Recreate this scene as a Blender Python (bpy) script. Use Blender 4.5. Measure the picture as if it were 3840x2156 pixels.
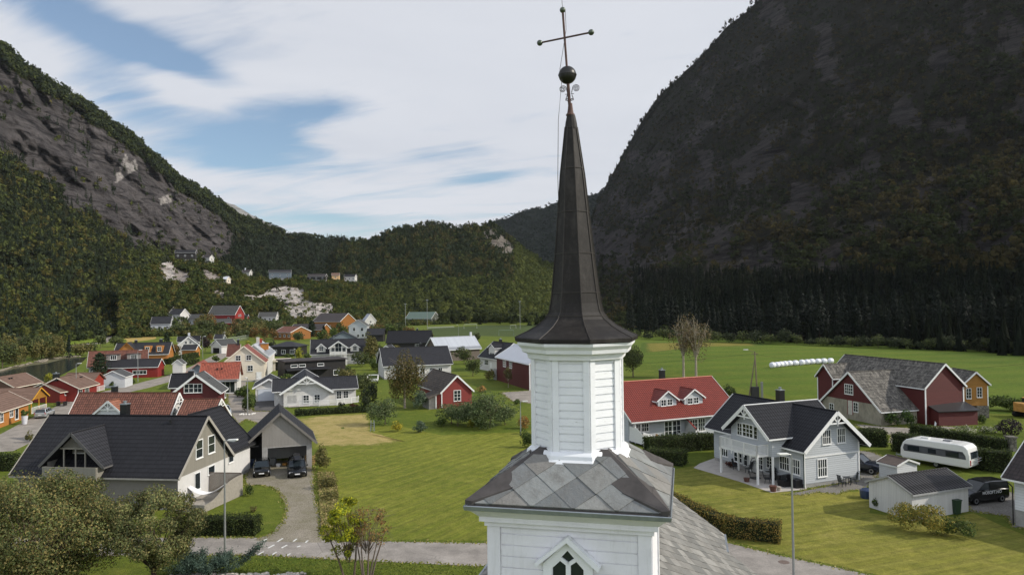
import bpy, math, random
import numpy as np
from mathutils import Vector, Matrix, noise
random.seed(11); rng=np.random.default_rng(7)
R=math.radians
sc=bpy.context.scene
for o in list(bpy.data.objects): bpy.data.objects.remove(o)
col=sc.collection
# ---------------------------------------------------------------- camera, sky, sun, exposure
F_PX,PITCH,ROLL,CAM_H=2700.0,0.018,0.012,17.5
cam=bpy.data.cameras.new('camera'); cam.sensor_width=36; cam.lens=36*F_PX/3840; cam.clip_start=.1; cam.clip_end=30000
co=bpy.data.objects.new('camera',cam); col.objects.link(co); co.location=(0,0,CAM_H)
co.rotation_euler=(Matrix.Rotation(PITCH,4,'X')@Matrix.Rotation(R(90),4,'X')@Matrix.Rotation(-ROLL,4,'Z')).to_euler()
sc.camera=co
SUN_EL,SUN_AZ=R(32),R(95)        # azimuth clockwise from the view direction (+Y)
w=bpy.data.worlds.new("World"); sc.world=w; w.use_nodes=True
def build_sky():
    nt=w.node_tree; N=nt.nodes; Lk=nt.links; N.clear()
    out=N.new('ShaderNodeOutputWorld'); bg=N.new('ShaderNodeBackground'); bg.inputs[1].default_value=.1
    sky=N.new('ShaderNodeTexSky'); sky.sky_type='NISHITA'; sky.sun_disc=False; sky.sun_elevation=SUN_EL; sky.sun_rotation=SUN_AZ; sky.air_density=1.0; sky.dust_density=.6
    tc=N.new('ShaderNodeTexCoord'); sep=N.new('ShaderNodeSeparateXYZ'); Lk.new(tc.outputs['Generated'],sep.inputs[0])
    def M(op,a,b=None,c=None):
        n=N.new('ShaderNodeMath'); n.operation=op
        for i,v in enumerate((a,b,c)):
            if v is None: continue
            if isinstance(v,(int,float)): n.inputs[i].default_value=v
            else: Lk.new(v,n.inputs[i])
        return n.outputs[0]
    X,Y,Z=sep.outputs
    den=M('ADD',M('MAXIMUM',Z,0),.12)
    cx=M('DIVIDE',X,den); cy=M('DIVIDE',Y,den)
    def fbm(sx,sy,scale,det,rot,off,dist=.0):
        cr,sr=math.cos(rot),math.sin(rot)
        a=M('ADD',M('MULTIPLY',cx,cr*sx),M('MULTIPLY',cy,sr*sx)); b=M('ADD',M('MULTIPLY',cx,-sr*sy),M('MULTIPLY',cy,cr*sy))
        cb=N.new('ShaderNodeCombineXYZ'); Lk.new(a,cb.inputs[0]); Lk.new(b,cb.inputs[1]); cb.inputs[2].default_value=off
        n=N.new('ShaderNodeTexNoise'); n.inputs['Scale'].default_value=scale; n.inputs['Detail'].default_value=det; n.inputs['Roughness'].default_value=.56; n.inputs['Distortion'].default_value=dist
        Lk.new(cb.outputs[0],n.inputs['Vector']); return n.outputs['Fac']
    n1=fbm(.7,1.15,1.1,8,.35,3.1,.5); n2=fbm(.8,2.6,1.6,9,-.35,9.7,.9); n3=fbm(1,1.6,.45,6,.3,5.5,.3)
    cov=M('ADD',M('ADD',M('MULTIPLY',M('SUBTRACT',n1,.5),.8),M('MULTIPLY',M('SUBTRACT',n2,.5),1.25)),M('MULTIPLY',M('SUBTRACT',n3,.5),.5))
    cov=M('ADD',cov,.34)
    # broad gaps and banks of the cloud sheet: (dir x, dir z, half width, half height, slope, weight)
    for bx,bz,sx,sz,rot,wt in ((-.455,.312,.085,.026,-.35,-.75),(-.40,.292,.06,.012,-.2,-.35),(-.467,.25,.05,.028,-.4,-.35),(-.345,.214,.08,.020,.05,-.55),(-.275,.250,.085,.018,.10,-.60),(-.34,.183,.10,.017,.02,-.60),
                               (-.027,.170,.07,.010,.02,-.35),(-.243,.113,.09,.010,0,-.35),(-.26,.20,.05,.012,-.3,-.25),(-.54,.36,.04,.02,-.4,-.25),(-.405,.268,.055,.018,-.5,.35),(-.20,.205,.07,.02,.05,.30),
                               (-.41,.35,.09,.022,.1,.35),(-.545,.275,.05,.03,-.5,.25),(-.43,.19,.06,.035,-.5,.2),(-.12,.36,.22,.10,0,.30),(.2,.3,.3,.2,0,.35),(-.24,.30,.12,.025,.2,.25)):
        dx=M('SUBTRACT',X,bx); dz=M('SUBTRACT',Z,bz); cr,sr=math.cos(rot),math.sin(rot)
        a=M('DIVIDE',M('ADD',M('MULTIPLY',dx,cr),M('MULTIPLY',dz,sr)),sx); b=M('DIVIDE',M('SUBTRACT',M('MULTIPLY',dz,cr),M('MULTIPLY',dx,sr)),sz)
        e=M('POWER',2.718,M('MULTIPLY',M('ADD',M('MULTIPLY',a,a),M('MULTIPLY',b,b)),-1))
        cov=M('ADD',cov,M('MULTIPLY',e,wt*1.0))
    high=M('MULTIPLY',M('MAXIMUM',M('SUBTRACT',Z,.55),0),.6)    # thinner overhead
    cov=M('SUBTRACT',cov,high)
    mr=N.new('ShaderNodeMapRange'); mr.interpolation_type='SMOOTHSTEP'; Lk.new(cov,mr.inputs[0]); mr.inputs[1].default_value=-.14; mr.inputs[2].default_value=.52
    cl=N.new('ShaderNodeMix'); cl.data_type='RGBA'; Lk.new(n1,cl.inputs[0]); cl.inputs[6].default_value=(6.1,6.4,7.1,1); cl.inputs[7].default_value=(8.2,8.3,8.7,1)
    cc=M('MULTIPLY',mr.outputs[0],.96)
    mx=N.new('ShaderNodeMix'); mx.data_type='RGBA'; Lk.new(cc,mx.inputs[0]); Lk.new(cl.outputs[2],mx.inputs[7])
    gm=N.new('ShaderNodeMix'); gm.data_type='RGBA'; gm.blend_type='MULTIPLY'; gm.inputs[0].default_value=1; Lk.new(sky.outputs[0],gm.inputs[6]); gm.inputs[7].default_value=(1.15,1.25,1.3,1)
    Lk.new(gm.outputs[2],mx.inputs[6])
    # sky gain added behind the camera and around the sun, to fill shaded fronts
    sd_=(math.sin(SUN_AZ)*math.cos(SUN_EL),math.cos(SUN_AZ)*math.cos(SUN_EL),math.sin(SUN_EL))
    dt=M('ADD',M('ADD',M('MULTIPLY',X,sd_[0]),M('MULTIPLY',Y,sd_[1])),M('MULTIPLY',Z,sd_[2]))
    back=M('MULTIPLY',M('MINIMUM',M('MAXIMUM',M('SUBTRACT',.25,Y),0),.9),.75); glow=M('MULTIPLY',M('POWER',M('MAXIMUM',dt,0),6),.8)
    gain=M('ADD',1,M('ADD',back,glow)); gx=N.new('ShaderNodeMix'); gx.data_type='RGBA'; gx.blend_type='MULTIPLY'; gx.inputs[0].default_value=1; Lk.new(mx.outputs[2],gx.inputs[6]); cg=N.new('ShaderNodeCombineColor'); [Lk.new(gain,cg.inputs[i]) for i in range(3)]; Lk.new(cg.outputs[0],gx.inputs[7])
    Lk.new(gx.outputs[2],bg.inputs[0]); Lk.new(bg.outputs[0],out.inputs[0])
build_sky()
sl=bpy.data.lights.new('sun','SUN'); sl.energy=4.2; sl.angle=R(.55); sl.color=(1,.93,.82)
so=bpy.data.objects.new('sun',sl); col.objects.link(so)
sd=Vector((math.sin(SUN_AZ)*math.cos(SUN_EL),math.cos(SUN_AZ)*math.cos(SUN_EL),math.sin(SUN_EL)))
so.rotation_euler=sd.to_track_quat('Z','Y').to_euler(); so.location=(200,-50,150)
sc.view_settings.view_transform='Standard'; sc.view_settings.look='None'; sc.view_settings.exposure=0; sc.view_settings.gamma=1
sc.cycles.max_bounces=6; sc.cycles.diffuse_bounces=3; sc.cycles.glossy_bounces=2; sc.cycles.transmission_bounces=2

# ---------------------------------------------------------------- survey data (metres)
D={'bales': [(64.49, 179.15), (65.92, 180.07), (67.24, 181.02), (68.72, 182.19), (70.32, 183.35), (72.07, 184.05), (74.27, 185.41), (76.11, 186.59), (77.77, 187.58), (79.69, 188.29), (81.32, 188.56), (83.36, 189.27)],
 'garden_path': [(-17.71, 109.09), (-15.6, 108.02), (-12.75, 109.19)],
 'hedge': {'a': [(-24.44, 55.39), (-19.66, 55.21)],
           'b': [(15.12, 81.36), (23.1, 83.37)],
           'c': [(14.62, 77.32), (17.93, 75.5)],
           'd': [(13.27, 59.93), (14.22, 56.9), (14.77, 54.17), (17.42, 51.32)],
           'e': [(39.78, 84.62), (43.39, 83.58)],
           'f': [(42.59, 80.23), (46.36, 70.37), (48.87, 70.63)],
           'g': [(50.04, 90.87), (53.13, 85.51), (55.66, 80.5)],
           'h': [(-33.83, 112.18), (-23.17, 115.36)],
           'i': [(-101.21, 211.32), (-104.7, 238.15)],
           'j': [(-94.72, 204.77), (-93.3, 212.2)]},
 'lamps': {'a': (-20.36, 50.84, 7.89),
           'b': (0.91, 94.55, 4.25),
           'c': (17.19, 44.8, 7.78),
           'd': (-82.27, 135.84, 6.6),
           'e': (-85.49, 164.4, 7.21),
           'f': (-100.22, 217.94, 5.11),
           'g': (-99.6, 231.62, 7.13),
           'h': (-110.28, 274.48, 6.63),
           'i': (-42.1, 114.39, 5.78),
           'j': (-42.67, 115.84, 5.63),
           'k': (-64.13, 212.52, 3.63),
           'l': (-27.17, 362.45, 5.57),
           'm': (-230.85, 414.73, 7.0)},
 'masts': {'a': (4.67, 439.27, 17.04), 'b': (-67.77, 456.68, 16.29), 'c': (-52.75, 446.43, 18.7), 'd': (-101.32, 552.1, 7.28), 'e': (-100.31, 562.47, 6.18), 'f': (-238.13, 430.69, 5.82), 'g': (-235.8, 430.1, 5.81)},
 'pole': (42.62, 126.01, 8.08),
 'pole2': (41.16, 126.14),
 'poly': {'bank': [(-142.53, 181.61), (-139.25, 189.27), (-139.72, 196.46), (-144.11, 207.41), (-149.67, 226.06), (-153.69, 238.01), (-154.54, 245.54), (-150.92, 248.87), (-144.59, 239.07), (-148.08, 238.38),
                   (-142.6, 220.84), (-141.76, 208.95), (-137.2, 192.92), (-136.25, 185.18), (-137.85, 175.65)],
          'driveway': [(-29.51, 80.33), (-22.34, 80.74), (-20.2, 72.67), (-18.38, 66.61), (-16.7, 61.48), (-15.27, 57.09), (-14.05, 52.94), (-19.24, 53.48), (-18.43, 55.45), (-18.61, 58.25), (-19.44, 61.6),
                       (-21.0, 65.65), (-22.66, 68.49), (-24.49, 69.75), (-26.05, 69.53)],
          'dry_strip': [(52.83, 284.92), (73.79, 286.23), (92.38, 276.92), (88.44, 262.45), (70.3, 261.14), (44.57, 236.24), (47.2, 256.26)],
          'far_path': [(-192.4, 305.01), (-194.98, 321.39), (-196.35, 332.48), (-191.66, 338.36), (-187.52, 332.94), (-190.54, 322.63), (-189.63, 304.5)],
          'far_right_road': [(-2.43, 137.55), (10.07, 142.98), (14.01, 136.58), (12.42, 121.37), (2.68, 122.65), (-0.35, 125.74)],
          'farm_track': [(46.69, 99.2), (49.57, 97.12), (52.52, 95.47), (57.5, 96.57), (59.3, 95.36), (50.39, 91.5), (47.98, 89.42), (44.71, 84.6), (45.05, 86.87), (47.15, 90.42), (47.42, 94.4), (46.14, 95.9)],
          'garage_drive': [(-47.23, 131.95), (-42.21, 132.17), (-38.99, 122.6), (-38.01, 115.99), (-42.18, 117.36)],
          'gravel_yard': [(23.9, 64.05), (26.53, 65.66), (32.74, 68.9), (38.97, 82.19), (40.29, 81.36), (40.19, 76.48), (40.76, 73.3), (36.32, 71.76), (32.78, 66.59), (31.58, 65.43), (30.47, 65.48), (28.44, 64.04),
                          (27.34, 64.92), (25.44, 63.9)],
          'hay_field': [(-225.15, 413.34), (-225.74, 429.0), (-213.28, 431.73), (-181.0, 366.36), (-180.45, 345.55), (-182.87, 341.25)],
          'lane': [(-74.1, 186.94), (-62.36, 164.74), (-60.94, 164.59), (-50.69, 136.36), (-42.18, 117.36), (-38.86, 117.1), (-35.58, 109.95), (-36.79, 104.74), (-40.53, 109.39), (-39.73, 104.11), (-45.93, 116.6),
                   (-54.2, 136.68)],
          'left_meadow': [(-269.02, 354.21), (-270.78, 386.41), (-267.75, 403.86), (-258.63, 428.6), (-268.3, 470.33), (-214.8, 373.91), (-197.84, 339.63), (-200.86, 322.53), (-198.05, 284.91), (-184.87, 243.42)],
          'pitch': [(-55.63, 468.64), (-18.45, 514.12), (52.14, 502.08), (33.79, 326.23), (-16.46, 359.84), (-40.07, 360.1), (-45.05, 379.23)],
          'river': [(-137.85, 175.65), (-136.25, 185.18), (-137.2, 192.92), (-141.76, 208.95), (-142.6, 220.84), (-148.08, 238.38), (-145.26, 246.18), (-125.72, 208.71), (-115.01, 184.18), (-107.34, 167.29),
                    (-111.02, 167.69), (-117.21, 173.39), (-117.04, 159.08), (-121.88, 155.3)],
          'road': [(-48.38, 55.25), (-24.03, 54.36), (-19.5, 54.2), (-13.95, 53.46), (-2.0, 52.34), (8.7, 52.13), (15.3, 51.72), (17.71, 49.39), (22.3, 45.54), (26.09, 41.33), (20.11, 33.43), (15.12, 39.33),
                   (9.95, 45.03), (-1.84, 47.75), (-13.5, 49.6), (-18.16, 50.45), (-24.97, 50.53), (-44.69, 51.03)],
          'street_verge': [(-83.15, 153.63), (-84.05, 166.11), (-86.03, 173.97), (-85.8, 179.44), (-87.42, 182.52), (-87.76, 176.87), (-87.74, 172.84), (-85.98, 165.11)],
          'stubble': [(-32.07, 108.32), (-30.54, 111.45), (-22.98, 113.62), (-21.17, 105.34), (-19.36, 97.64), (-16.88, 94.27), (-13.93, 91.09), (-15.38, 89.28), (-17.69, 88.5), (-19.98, 88.94), (-22.33, 87.58),
                      (-23.88, 87.96), (-27.84, 98.58)],
          'terrace': [(18.52, 74.69), (19.64, 76.58), (21.97, 79.15), (26.9, 66.51), (26.53, 65.82), (23.03, 64.84), (21.48, 68.81)],
          'upper_road': [(-267.85, 470.21), (-262.05, 468.63), (-238.45, 430.77), (-207.93, 372.37), (-189.82, 337.98), (-198.44, 349.35), (-217.79, 386.13), (-244.93, 432.41)],
          'van_yard': [(40.05, 64.34), (43.99, 64.16), (44.42, 61.06), (38.7, 53.27), (37.59, 54.62), (38.85, 57.37), (36.87, 58.58), (37.76, 60.52)]},
 'pts': {'app2': (-7.92, 101.1),
         'app3': (-3.41, 99.61),
         'app4': (-10.24, 102.06),
         'apple1': (-18.08, 101.8),
         'balcony0': (24.02, 84.75),
         'bin': (35.32, 57.98),
         'bin2': (35.01, 58.54),
         'bin_s': (-13.52, 36.78),
         'birch': (-17.94, 117.57),
         'bird': (-32.36, 104.43),
         'brown': (-9.4, 45.95),
         'bushI': (29.71, 53.61),
         'bushL': (-28.88, 120.65),
         'bushM': (-26.68, 120.47),
         'bushN': (-24.89, 121.45),
         'car_l': (41.65, 75.13),
         'car_near': (44.73, 71.03),
         'car_right': (47.12, 72.31),
         'chairA': (23.84, 68.13),
         'chairs1': (30.22, 66.71),
         'chairs2': (31.68, 67.65),
         'chimney': (29.03, -40.8),
         'conA': (-97.81, 169.98),
         'cone': (-146.11, 237.69),
         'dark_bush': (61.97, 90.43),
         'deck0': (-26.26, 60.81),
         'deck1': (-24.52, 65.98),
         'deck2': (-29.26, 68.3),
         'deck3': (-27.88, 61.93),
         'egg': (23.35, 70.09),
         'fenceA0': (-27.85, 59.85),
         'grill': (24.83, 69.42),
         'hedgeA0': (-24.42, 55.25),
         'hedgeA1': (-19.61, 55.21),
         'ht0': (56.88, 96.62),
         'ht1': (62.63, 97.48),
         'ht2': (56.5, 98.51),
         'ivy': (52.13, 97.31),
         'jun': (-19.86, 46.85),
         'jun2': (-18.76, 49.32),
         'ladder': (-19.19, 98.0),
         'mini_l': (-26.05, 72.25),
         'mini_r': (-24.61, 72.73),
         'pallet': (-22.12, 78.25),
         'pot': (23.33, 65.27),
         'pot2': (22.09, 68.78),
         'redcar': (-60.29, 187.73),
         'shr1': (-15.53, 95.59),
         'shr2': (-12.57, 96.11),
         'shrubs': (57.23, 92.05),
         'silver_far': (-73.82, 116.38),
         'silver_l': (-73.77, 112.05),
         'silver_r': (-73.24, 113.42),
         'sofa': (25.55, 67.12),
         'suv_f': (35.35, 71.11),
         'suv_nose': (36.24, 71.66),
         'tall': (38.7, 162.16),
         'tall2': (40.44, 160.22),
         'tank': (71.86, 103.05),
         'tiny': (-45.03, 115.11),
         'treeN': (27.8, 167.05),
         'tree_2': (-23.16, 46.26),
         'tree_big': (-28.16, 44.87),
         'van_f': (38.5, 60.44),
         'van_r': (40.98, 61.16),
         'volvo_fl': (-22.44, 71.79),
         'volvo_fr': (-20.76, 72.33),
         'yel': (-10.28, 45.81)},
 'street': [(-63.17, 86.82), (-66.18, 96.43), (-70.29, 107.6), (-74.06, 118.37), (-77.86, 130.19), (-80.36, 143.67), (-80.11, 152.64), (-81.18, 165.56), (-81.9, 177.0), (-86.16, 195.56), (-91.13, 214.94),
            (-97.55, 238.65), (-102.71, 260.07)],
 'tower': [1.4722, 16.5, -0.2354, 2.0915, 13.2779],
 'win': {'case': [(-0.514, 12.08), (-0.002, 12.564), (0.513, 12.071)],
         'dia': [(0.007, 12.333), (0.142, 12.212), (0.021, 12.099), (-0.132, 12.206)],
         'hood': [(-0.646, 12.036), (-0.002, 12.572), (0.63, 12.021), (0.682, 12.125), (0.017, 12.692), (-0.671, 12.12)],
         'lp': [(-0.193, 12.103), (-0.066, 12.011), (-0.068, 11.861), (-0.318, 11.842), (-0.316, 11.993)],
         'rp': [(0.195, 12.103), (0.323, 11.99), (0.321, 11.891), (0.069, 11.872), (0.071, 12.001)]}}
HS={'A': {'dorm': (90, -39.11, 67.17, 5.74, 6.2, 3.21, 6.19, 0.6, 0.6, []),
       'main': (0, -35.6, 66.65, 15.8, 9.34, 2.82, 7.33, 0.4, 0.5, [('R', -0.91, 4.54, 1.01, 1.51, 1, 2), ('R', 1.14, 4.56, 1.03, 1.49, 1, 2), ('R', -1.22, 1.74, 0.81, 1.42, 1, 1), ('R', 1.12, 2.22, 1.04, 0.63, 1, 1)]),
       'wing': (90, -31.25, 73.26, 5.99, 7.63, 2.94, 6.78, 0.4, 0.4, [('F', -1.36, 2.21, 0.87, 0.61, 1, 1)]),
       'yaw': -6.9},
 'B': {'dorm': (90, -50.5, 92.47, 3.17, 3.48, 3.56, 5.66, 0.4, 0.4, []),
       'main': (0, -50.34, 94.51, 13.91, 5.15, 2.67, 6.06, 0.5, 0.5, [('R', 0.8, 3.58, 0.7, 1.18, 2, 3), ('R', -0.46, 3.6, 0.64, 0.81, 2, 2)]),
       'yaw': -5.3},
 'B2': {'main': (0, -40.08, 93.17, 4.78, 7.12, 2.59, 5.31, 0.5, 0.5, []), 'yaw': 1.7},
 'C': {'main': (90, -52.29, 120.48, 6.2, 7.81, 2.96, 6.08, 0.5, 0.5, [('L', 1.16, 3.82, 1.33, 1.34, 2, 2), ('L', -0.21, 3.79, 1.17, 1.29, 2, 2), ('F', 2.98, 1.84, 1.05, 0.74, 1, 1)]),
       'wing': (0, -57.91, 126.52, 3.68, 4.52, 3.24, 5.44, 0.3, 0.3, []),
       'yaw': 11.6},
 'C2': {'main': (0, -58.29, 144.15, 7.47, 8.55, 2.94, 5.83, 0.4, 0.4, []), 'wing': (90, -66.24, 153.09, 8.91, 5.3, 3.16, 5.38, 0.4, 0.3, []), 'yaw': 15.2},
 'C3': {'main': (90, -61.19, 165.27, 8.52, 9.24, 4.21, 8.04, 0.3, 0.3,
                 [('L', 1.18, 5.37, 0.94, 1.07, 2, 2), ('L', -1.03, 5.39, 0.94, 1.03, 2, 2), ('L', -1.36, 3.01, 1.01, 1.19, 2, 2), ('L', -1.04, 5.35, 0.99, 1.14, 2, 2), ('L', -1.36, 3.01, 0.99, 1.22, 2, 2)]),
        'wing': (0, -71.48, 184.97, 3.18, 5.86, 4.21, 7.15, 0.3, 0.3, []),
        'yaw': 14.2},
 'C4': {'main': (90, -64.6, 182.85, 17.95, 7.02, 4.55, 7.65, 0.3, 0.3, [('R', -1.82, 3.03, 0.22, 0.63, 1, 1)]), 'yaw': 13.2},
 'C5': {'main': (0, -75.17, 241.89, 8.39, 8.99, 3.2, 4.7, 0.5, 0.5, []), 'yaw': -7.2},
 'D': {'gab': (90, -37.05, 128.98, 14.2, 8.75, 2.29, 5.1, 0.8, 0.6, [('L', 0.11, 1.15, 0.86, 1.25, 2, 3), ('L', -1.7, 1.15, 0.85, 1.25, 2, 3)]),
       'main': (0, -35.19, 128.19, 14.46, 7.31, 2.5, 4.28, 0.4, 0.5, [('F', 3.93, 1.37, 0.75, 1.27, 2, 3), ('F', 5.1, 1.39, 0.77, 1.16, 2, 3)]),
       'yaw': 17.2},
 'D2': {'main': (90, -45.26, 134.13, 9.83, 5.6, 2.39, 4.0, 0.5, 0.5, []), 'yaw': 17.0},
 'E': {'main': (90, -25.61, 79.04, 6.88, 7.43, 2.65, 6.03, 0.4, 0.5, []), 'yaw': 19.0},
 'E1': {'da': (90, -54.44, 205.25, 3.98, 2.97, 4.62, 5.96, 0.2, 0.3, [('L', -0.0, 4.5, 1.04, 1.11, 2, 2)]),
        'db': (90, -45.5, 207.89, 3.99, 2.96, 4.61, 5.7, 0.2, 0.3, [('L', -0.04, 4.39, 0.95, 1.12, 2, 2)]),
        'gab': (90, -49.55, 205.02, 7.99, 5.44, 4.81, 6.72, 0.4, 0.4, [('L', -0.04, 4.98, 1.8, 2.27, 2, 2), ('L', 1.42, 4.41, 0.87, 1.01, 1, 2), ('L', -1.55, 4.33, 0.88, 1.01, 1, 2)]),
        'main': (0, -50.25, 208.04, 15.58, 7.74, 3.03, 6.98, 0.4, 0.5, [('F', -5.64, 1.54, 0.99, 1.31, 2, 2), ('F', -4.05, 1.52, 0.96, 1.36, 2, 2), ('F', 4.02, 1.59, 0.98, 1.32, 2, 2)]),
        'yaw': 12.9},
 'E2': {'gab': (90, -23.52, 174.37, 6.93, 4.6, 4.44, 6.18, 0.4, 0.4, [('L', -0.49, 3.89, 1.85, 1.36, 3, 1)]),
        'main': (0, -23.26, 169.91, 16.26, 10.81, 3.04, 6.84, 0.4, 0.5, [('F', 1.02, 1.57, 0.98, 1.19, 2, 2), ('F', 3.09, 1.88, 0.63, 0.56, 1, 1), ('F', 5.17, 1.82, 0.85, 0.61, 2, 1)]),
        'yaw': 18.1},
 'E2b': {'main': (90, -36.16, 209.98, 5.9, 6.77, 2.27, 5.05, 0.3, 0.3, []), 'yaw': -5.1},
 'E3': {'gab': (90, -37.91, 264.69, 7.95, 5.62, 4.85, 6.67, 0.4, 0.4, [('L', -0.15, 4.22, 3.09, 1.43, 3, 1)]),
        'main': (0, -36.32, 255.16, 15.63, 8.69, 3.25, 7.29, 0.4, 0.5, [('F', 3.3, 2.21, 1.48, 0.9, 3, 1)]),
        'yaw': -2.3},
 'E3b': {'main': (0, -61.01, 322.61, 7.98, 6.98, 3.06, 5.71, 0.4, 0.5, []), 'yaw': 0.1},
 'E5': {'main': (90, -67.88, 289.11, 9.86, 11.07, 3.12, 6.03, 0.4, 0.5, []), 'yaw': 13.0},
 'F': {'da': (90, 18.88, 93.08, 3.29, 3.37, 4.61, 5.9, 0.2, 0.3, [('L', 0.59, 4.4, 0.69, 0.71, 2, 2), ('L', -0.37, 4.42, 0.68, 0.7, 2, 2)]),
       'db': (90, 22.71, 94.87, 3.2, 3.45, 4.61, 5.88, 0.2, 0.3, [('L', 0.59, 4.37, 0.67, 0.7, 2, 2), ('L', -0.37, 4.39, 0.68, 0.7, 2, 2)]),
       'main': (0, 19.52, 95.67, 16.8, 11.8, 2.7, 6.82, 0.4, 1.2,
                [('F', -2.22, 1.21, 1.03, 1.82, 2, 3), ('F', -0.96, 1.21, 1.12, 1.85, 2, 3), ('F', -6.8, 1.7, 0.82, 0.87, 3, 2), ('F', -5.63, 1.68, 0.95, 0.91, 3, 2), ('F', 1.66, 1.37, 1.08, 1.37, 3, 3),
                 ('F', 2.91, 1.34, 0.96, 1.5, 3, 3)]),
       'yaw': 23.3},
 'F0': {'main': (90, -11.87, 124.93, 13.36, 5.84, 2.56, 5.3, 0.3, 0.3, [('L', -0.05, 1.94, 1.09, 1.64, 2, 3)]), 'yaw': 23.8},
 'GH': {'main': (90, -73.6, 345.91, 8.84, 9.13, 6.19, 9.28, 0.3, 0.3, [('L', 1.76, 4.7, 1.01, 1.48, 1, 2), ('L', -1.95, 4.65, 1.16, 1.48, 1, 2), ('L', -0.11, 1.61, 1.06, 1.2, 1, 2), ('L', -2.3, 1.74, 1.06, 1.34, 1, 2)]),
        'yaw': 3.6},
 'Gr': {'gab': (90, 26.61, 71.7, 9.32, 6.6, 4.4, 7.08, 0.8, 0.4, [('L', 1.57, 4.49, 0.65, 1.12, 2, 3), ('L', 0.39, 4.52, 1.42, 1.15, 3, 3), ('L', -0.72, 4.49, 0.45, 1.12, 1, 3)]),
        'main': (0, 27.24, 73.5, 14.5, 8.01, 3.5, 6.89, 0.8, 0.6,
                 [('F', -4.66, 1.17, 0.97, 0.69, 3, 1), ('F', -2.54, 1.07, 1.15, 0.87, 2, 2), ('F', -1.38, 1.01, 0.5, 1.03, 1, 2), ('F', 0.55, 1.25, 1.05, 1.39, 3, 3), ('F', 2.05, 1.62, 0.73, 1.28, 2, 4),
                  ('F', 4.05, 1.81, 1.16, 1.2, 4, 2), ('F', 5.44, 1.77, 1.05, 1.28, 4, 2), ('R', -0.62, 4.46, 0.91, 1.23, 4, 2), ('R', 1.18, 4.46, 0.89, 1.27, 4, 2), ('R', -1.21, 1.67, 1.01, 1.52, 4, 2)]),
        'yaw': -67.8},
 'H': {'fw': (90, 52.43, 104.28, 9.82, 11.85, 1.91, 6.75, 0.3, 0.3, [('L', 0.16, 4.26, 1.49, 1.29, 4, 3), ('L', -1.1, 1.88, 0.8, 1.24, 2, 3), ('L', 3.71, 1.31, 0.81, 0.83, 2, 2)]),
       'lw': (90, 51.05, 113.3, 5.58, 4.02, 4.94, 7.0, 0.3, 0.3, []),
       'main': (0, 56.48, 107.72, 18.92, 7.31, 4.92, 8.14, 0.3, 0.3, []),
       'yaw': -73.4},
 'Ht': {'main': (0, 58.19, 100.35, 8.25, 0.11, 1.67, 1.87, 0.1, 0.1, []), 'yaw': -110.4},
 'I': {'main': (0, 33.11, 59.38, 6.65, 4.45, 2.11, 3.05, 0.2, 0.2, []), 'yaw': 21.3},
 'J': {'main': (0, 36.05, 67.94, 2.28, 2.82, 1.9, 2.38, 0.15, 0.15, []), 'yaw': -68.7},
 'K': {'main': (0, 42.05, 55.49, 3.76, 9.28, 3.64, 4.94, 0.5, 0.8, []), 'yaw': -62.8},
 'L1p': {'main': (0, -85.09, 131.94, 2.64, 7.68, 1.99, 3.6, 0.4, 0.4, [('F', 0.41, 1.55, 0.46, 0.6, 1, 1), ('F', 2.06, 1.22, 1.77, 1.42, 3, 1)]), 'yaw': 78.2},
 'L1q': {'main': (0, -83.39, 135.16, 8.11, 7.78, 2.41, 4.47, 0.4, 0.4, [('F', -2.95, 1.78, 1.32, 0.7, 2, 1), ('F', -0.36, 1.68, 1.38, 0.94, 2, 1)]), 'yaw': 96.1},
 'L1r': {'main': (0, -87.78, 147.58, 6.64, 4.26, 2.34, 3.81, 0.3, 0.3, []), 'yaw': -0.7},
 'L2p': {'main': (0, -78.21, 108.29, 10.69, 6.75, 2.36, 4.25, 0.4, 0.4, [('F', -4.26, 1.51, 0.93, 1.38, 2, 2), ('F', -1.09, 1.64, 0.99, 1.16, 2, 2), ('F', 0.71, 1.32, 1.02, 1.72, 1, 1)]), 'yaw': 103.3},
 'L2r': {'main': (0, -82.04, 119.16, 7.64, 5.59, 2.35, 4.04, 0.3, 0.3, []), 'yaw': 8.0},
 'L3': {'main': (0, -97.17, 139.71, 9.29, 6.64, 2.33, 4.25, 0.4, 0.4, []), 'yaw': 93.8},
 'L4': {'main': (0, -102.47, 182.74, 6.75, 9.84, 2.77, 6.11, 0.4, 0.4, []), 'yaw': 47.4},
 'L5': {'main': (0, -85.35, 155.41, 5.41, 5.17, 2.3, 3.61, 0.2, 0.2, []), 'yaw': 100.6},
 'L6': {'main': (0, -89.2, 176.28, 6.74, 5.29, 2.56, 4.33, 0.2, 0.2, []), 'yaw': 8.9},
 'L7': {'main': (0, -108.71, 214.99, 7.88, 7.27, 2.98, 6.14, 0.4, 0.4, [('F', -1.29, 3.98, 0.93, 1.37, 2, 3), ('F', 1.31, 4.37, 0.88, 1.11, 2, 3)]), 'yaw': 70.5},
 'L8': {'main': (90, -114.25, 254.39, 8.87, 6.95, 3.38, 6.33, 0.3, 0.4, [('L', 0.79, 4.24, 0.65, 0.88, 2, 2), ('L', -0.63, 4.26, 0.62, 0.84, 2, 2)]),
        'wing': (0, -124.8, 278.01, 8.21, 6.9, 3.28, 5.3, 0.3, 0.3, []),
        'yaw': 22.1},
 'L9': {'main': (90, -103.72, 259.23, 7.08, 6.68, 2.68, 4.76, 0.3, 0.3, [('L', 1.48, 3.67, 0.86, 0.61, 2, 2)]), 'yaw': -33.2},
 'M': {'main': (0, -17.93, 215.88, 14.82, 9.01, 3.3, 6.9, 0.4, 0.5, []), 'yaw': 32.1},
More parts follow.
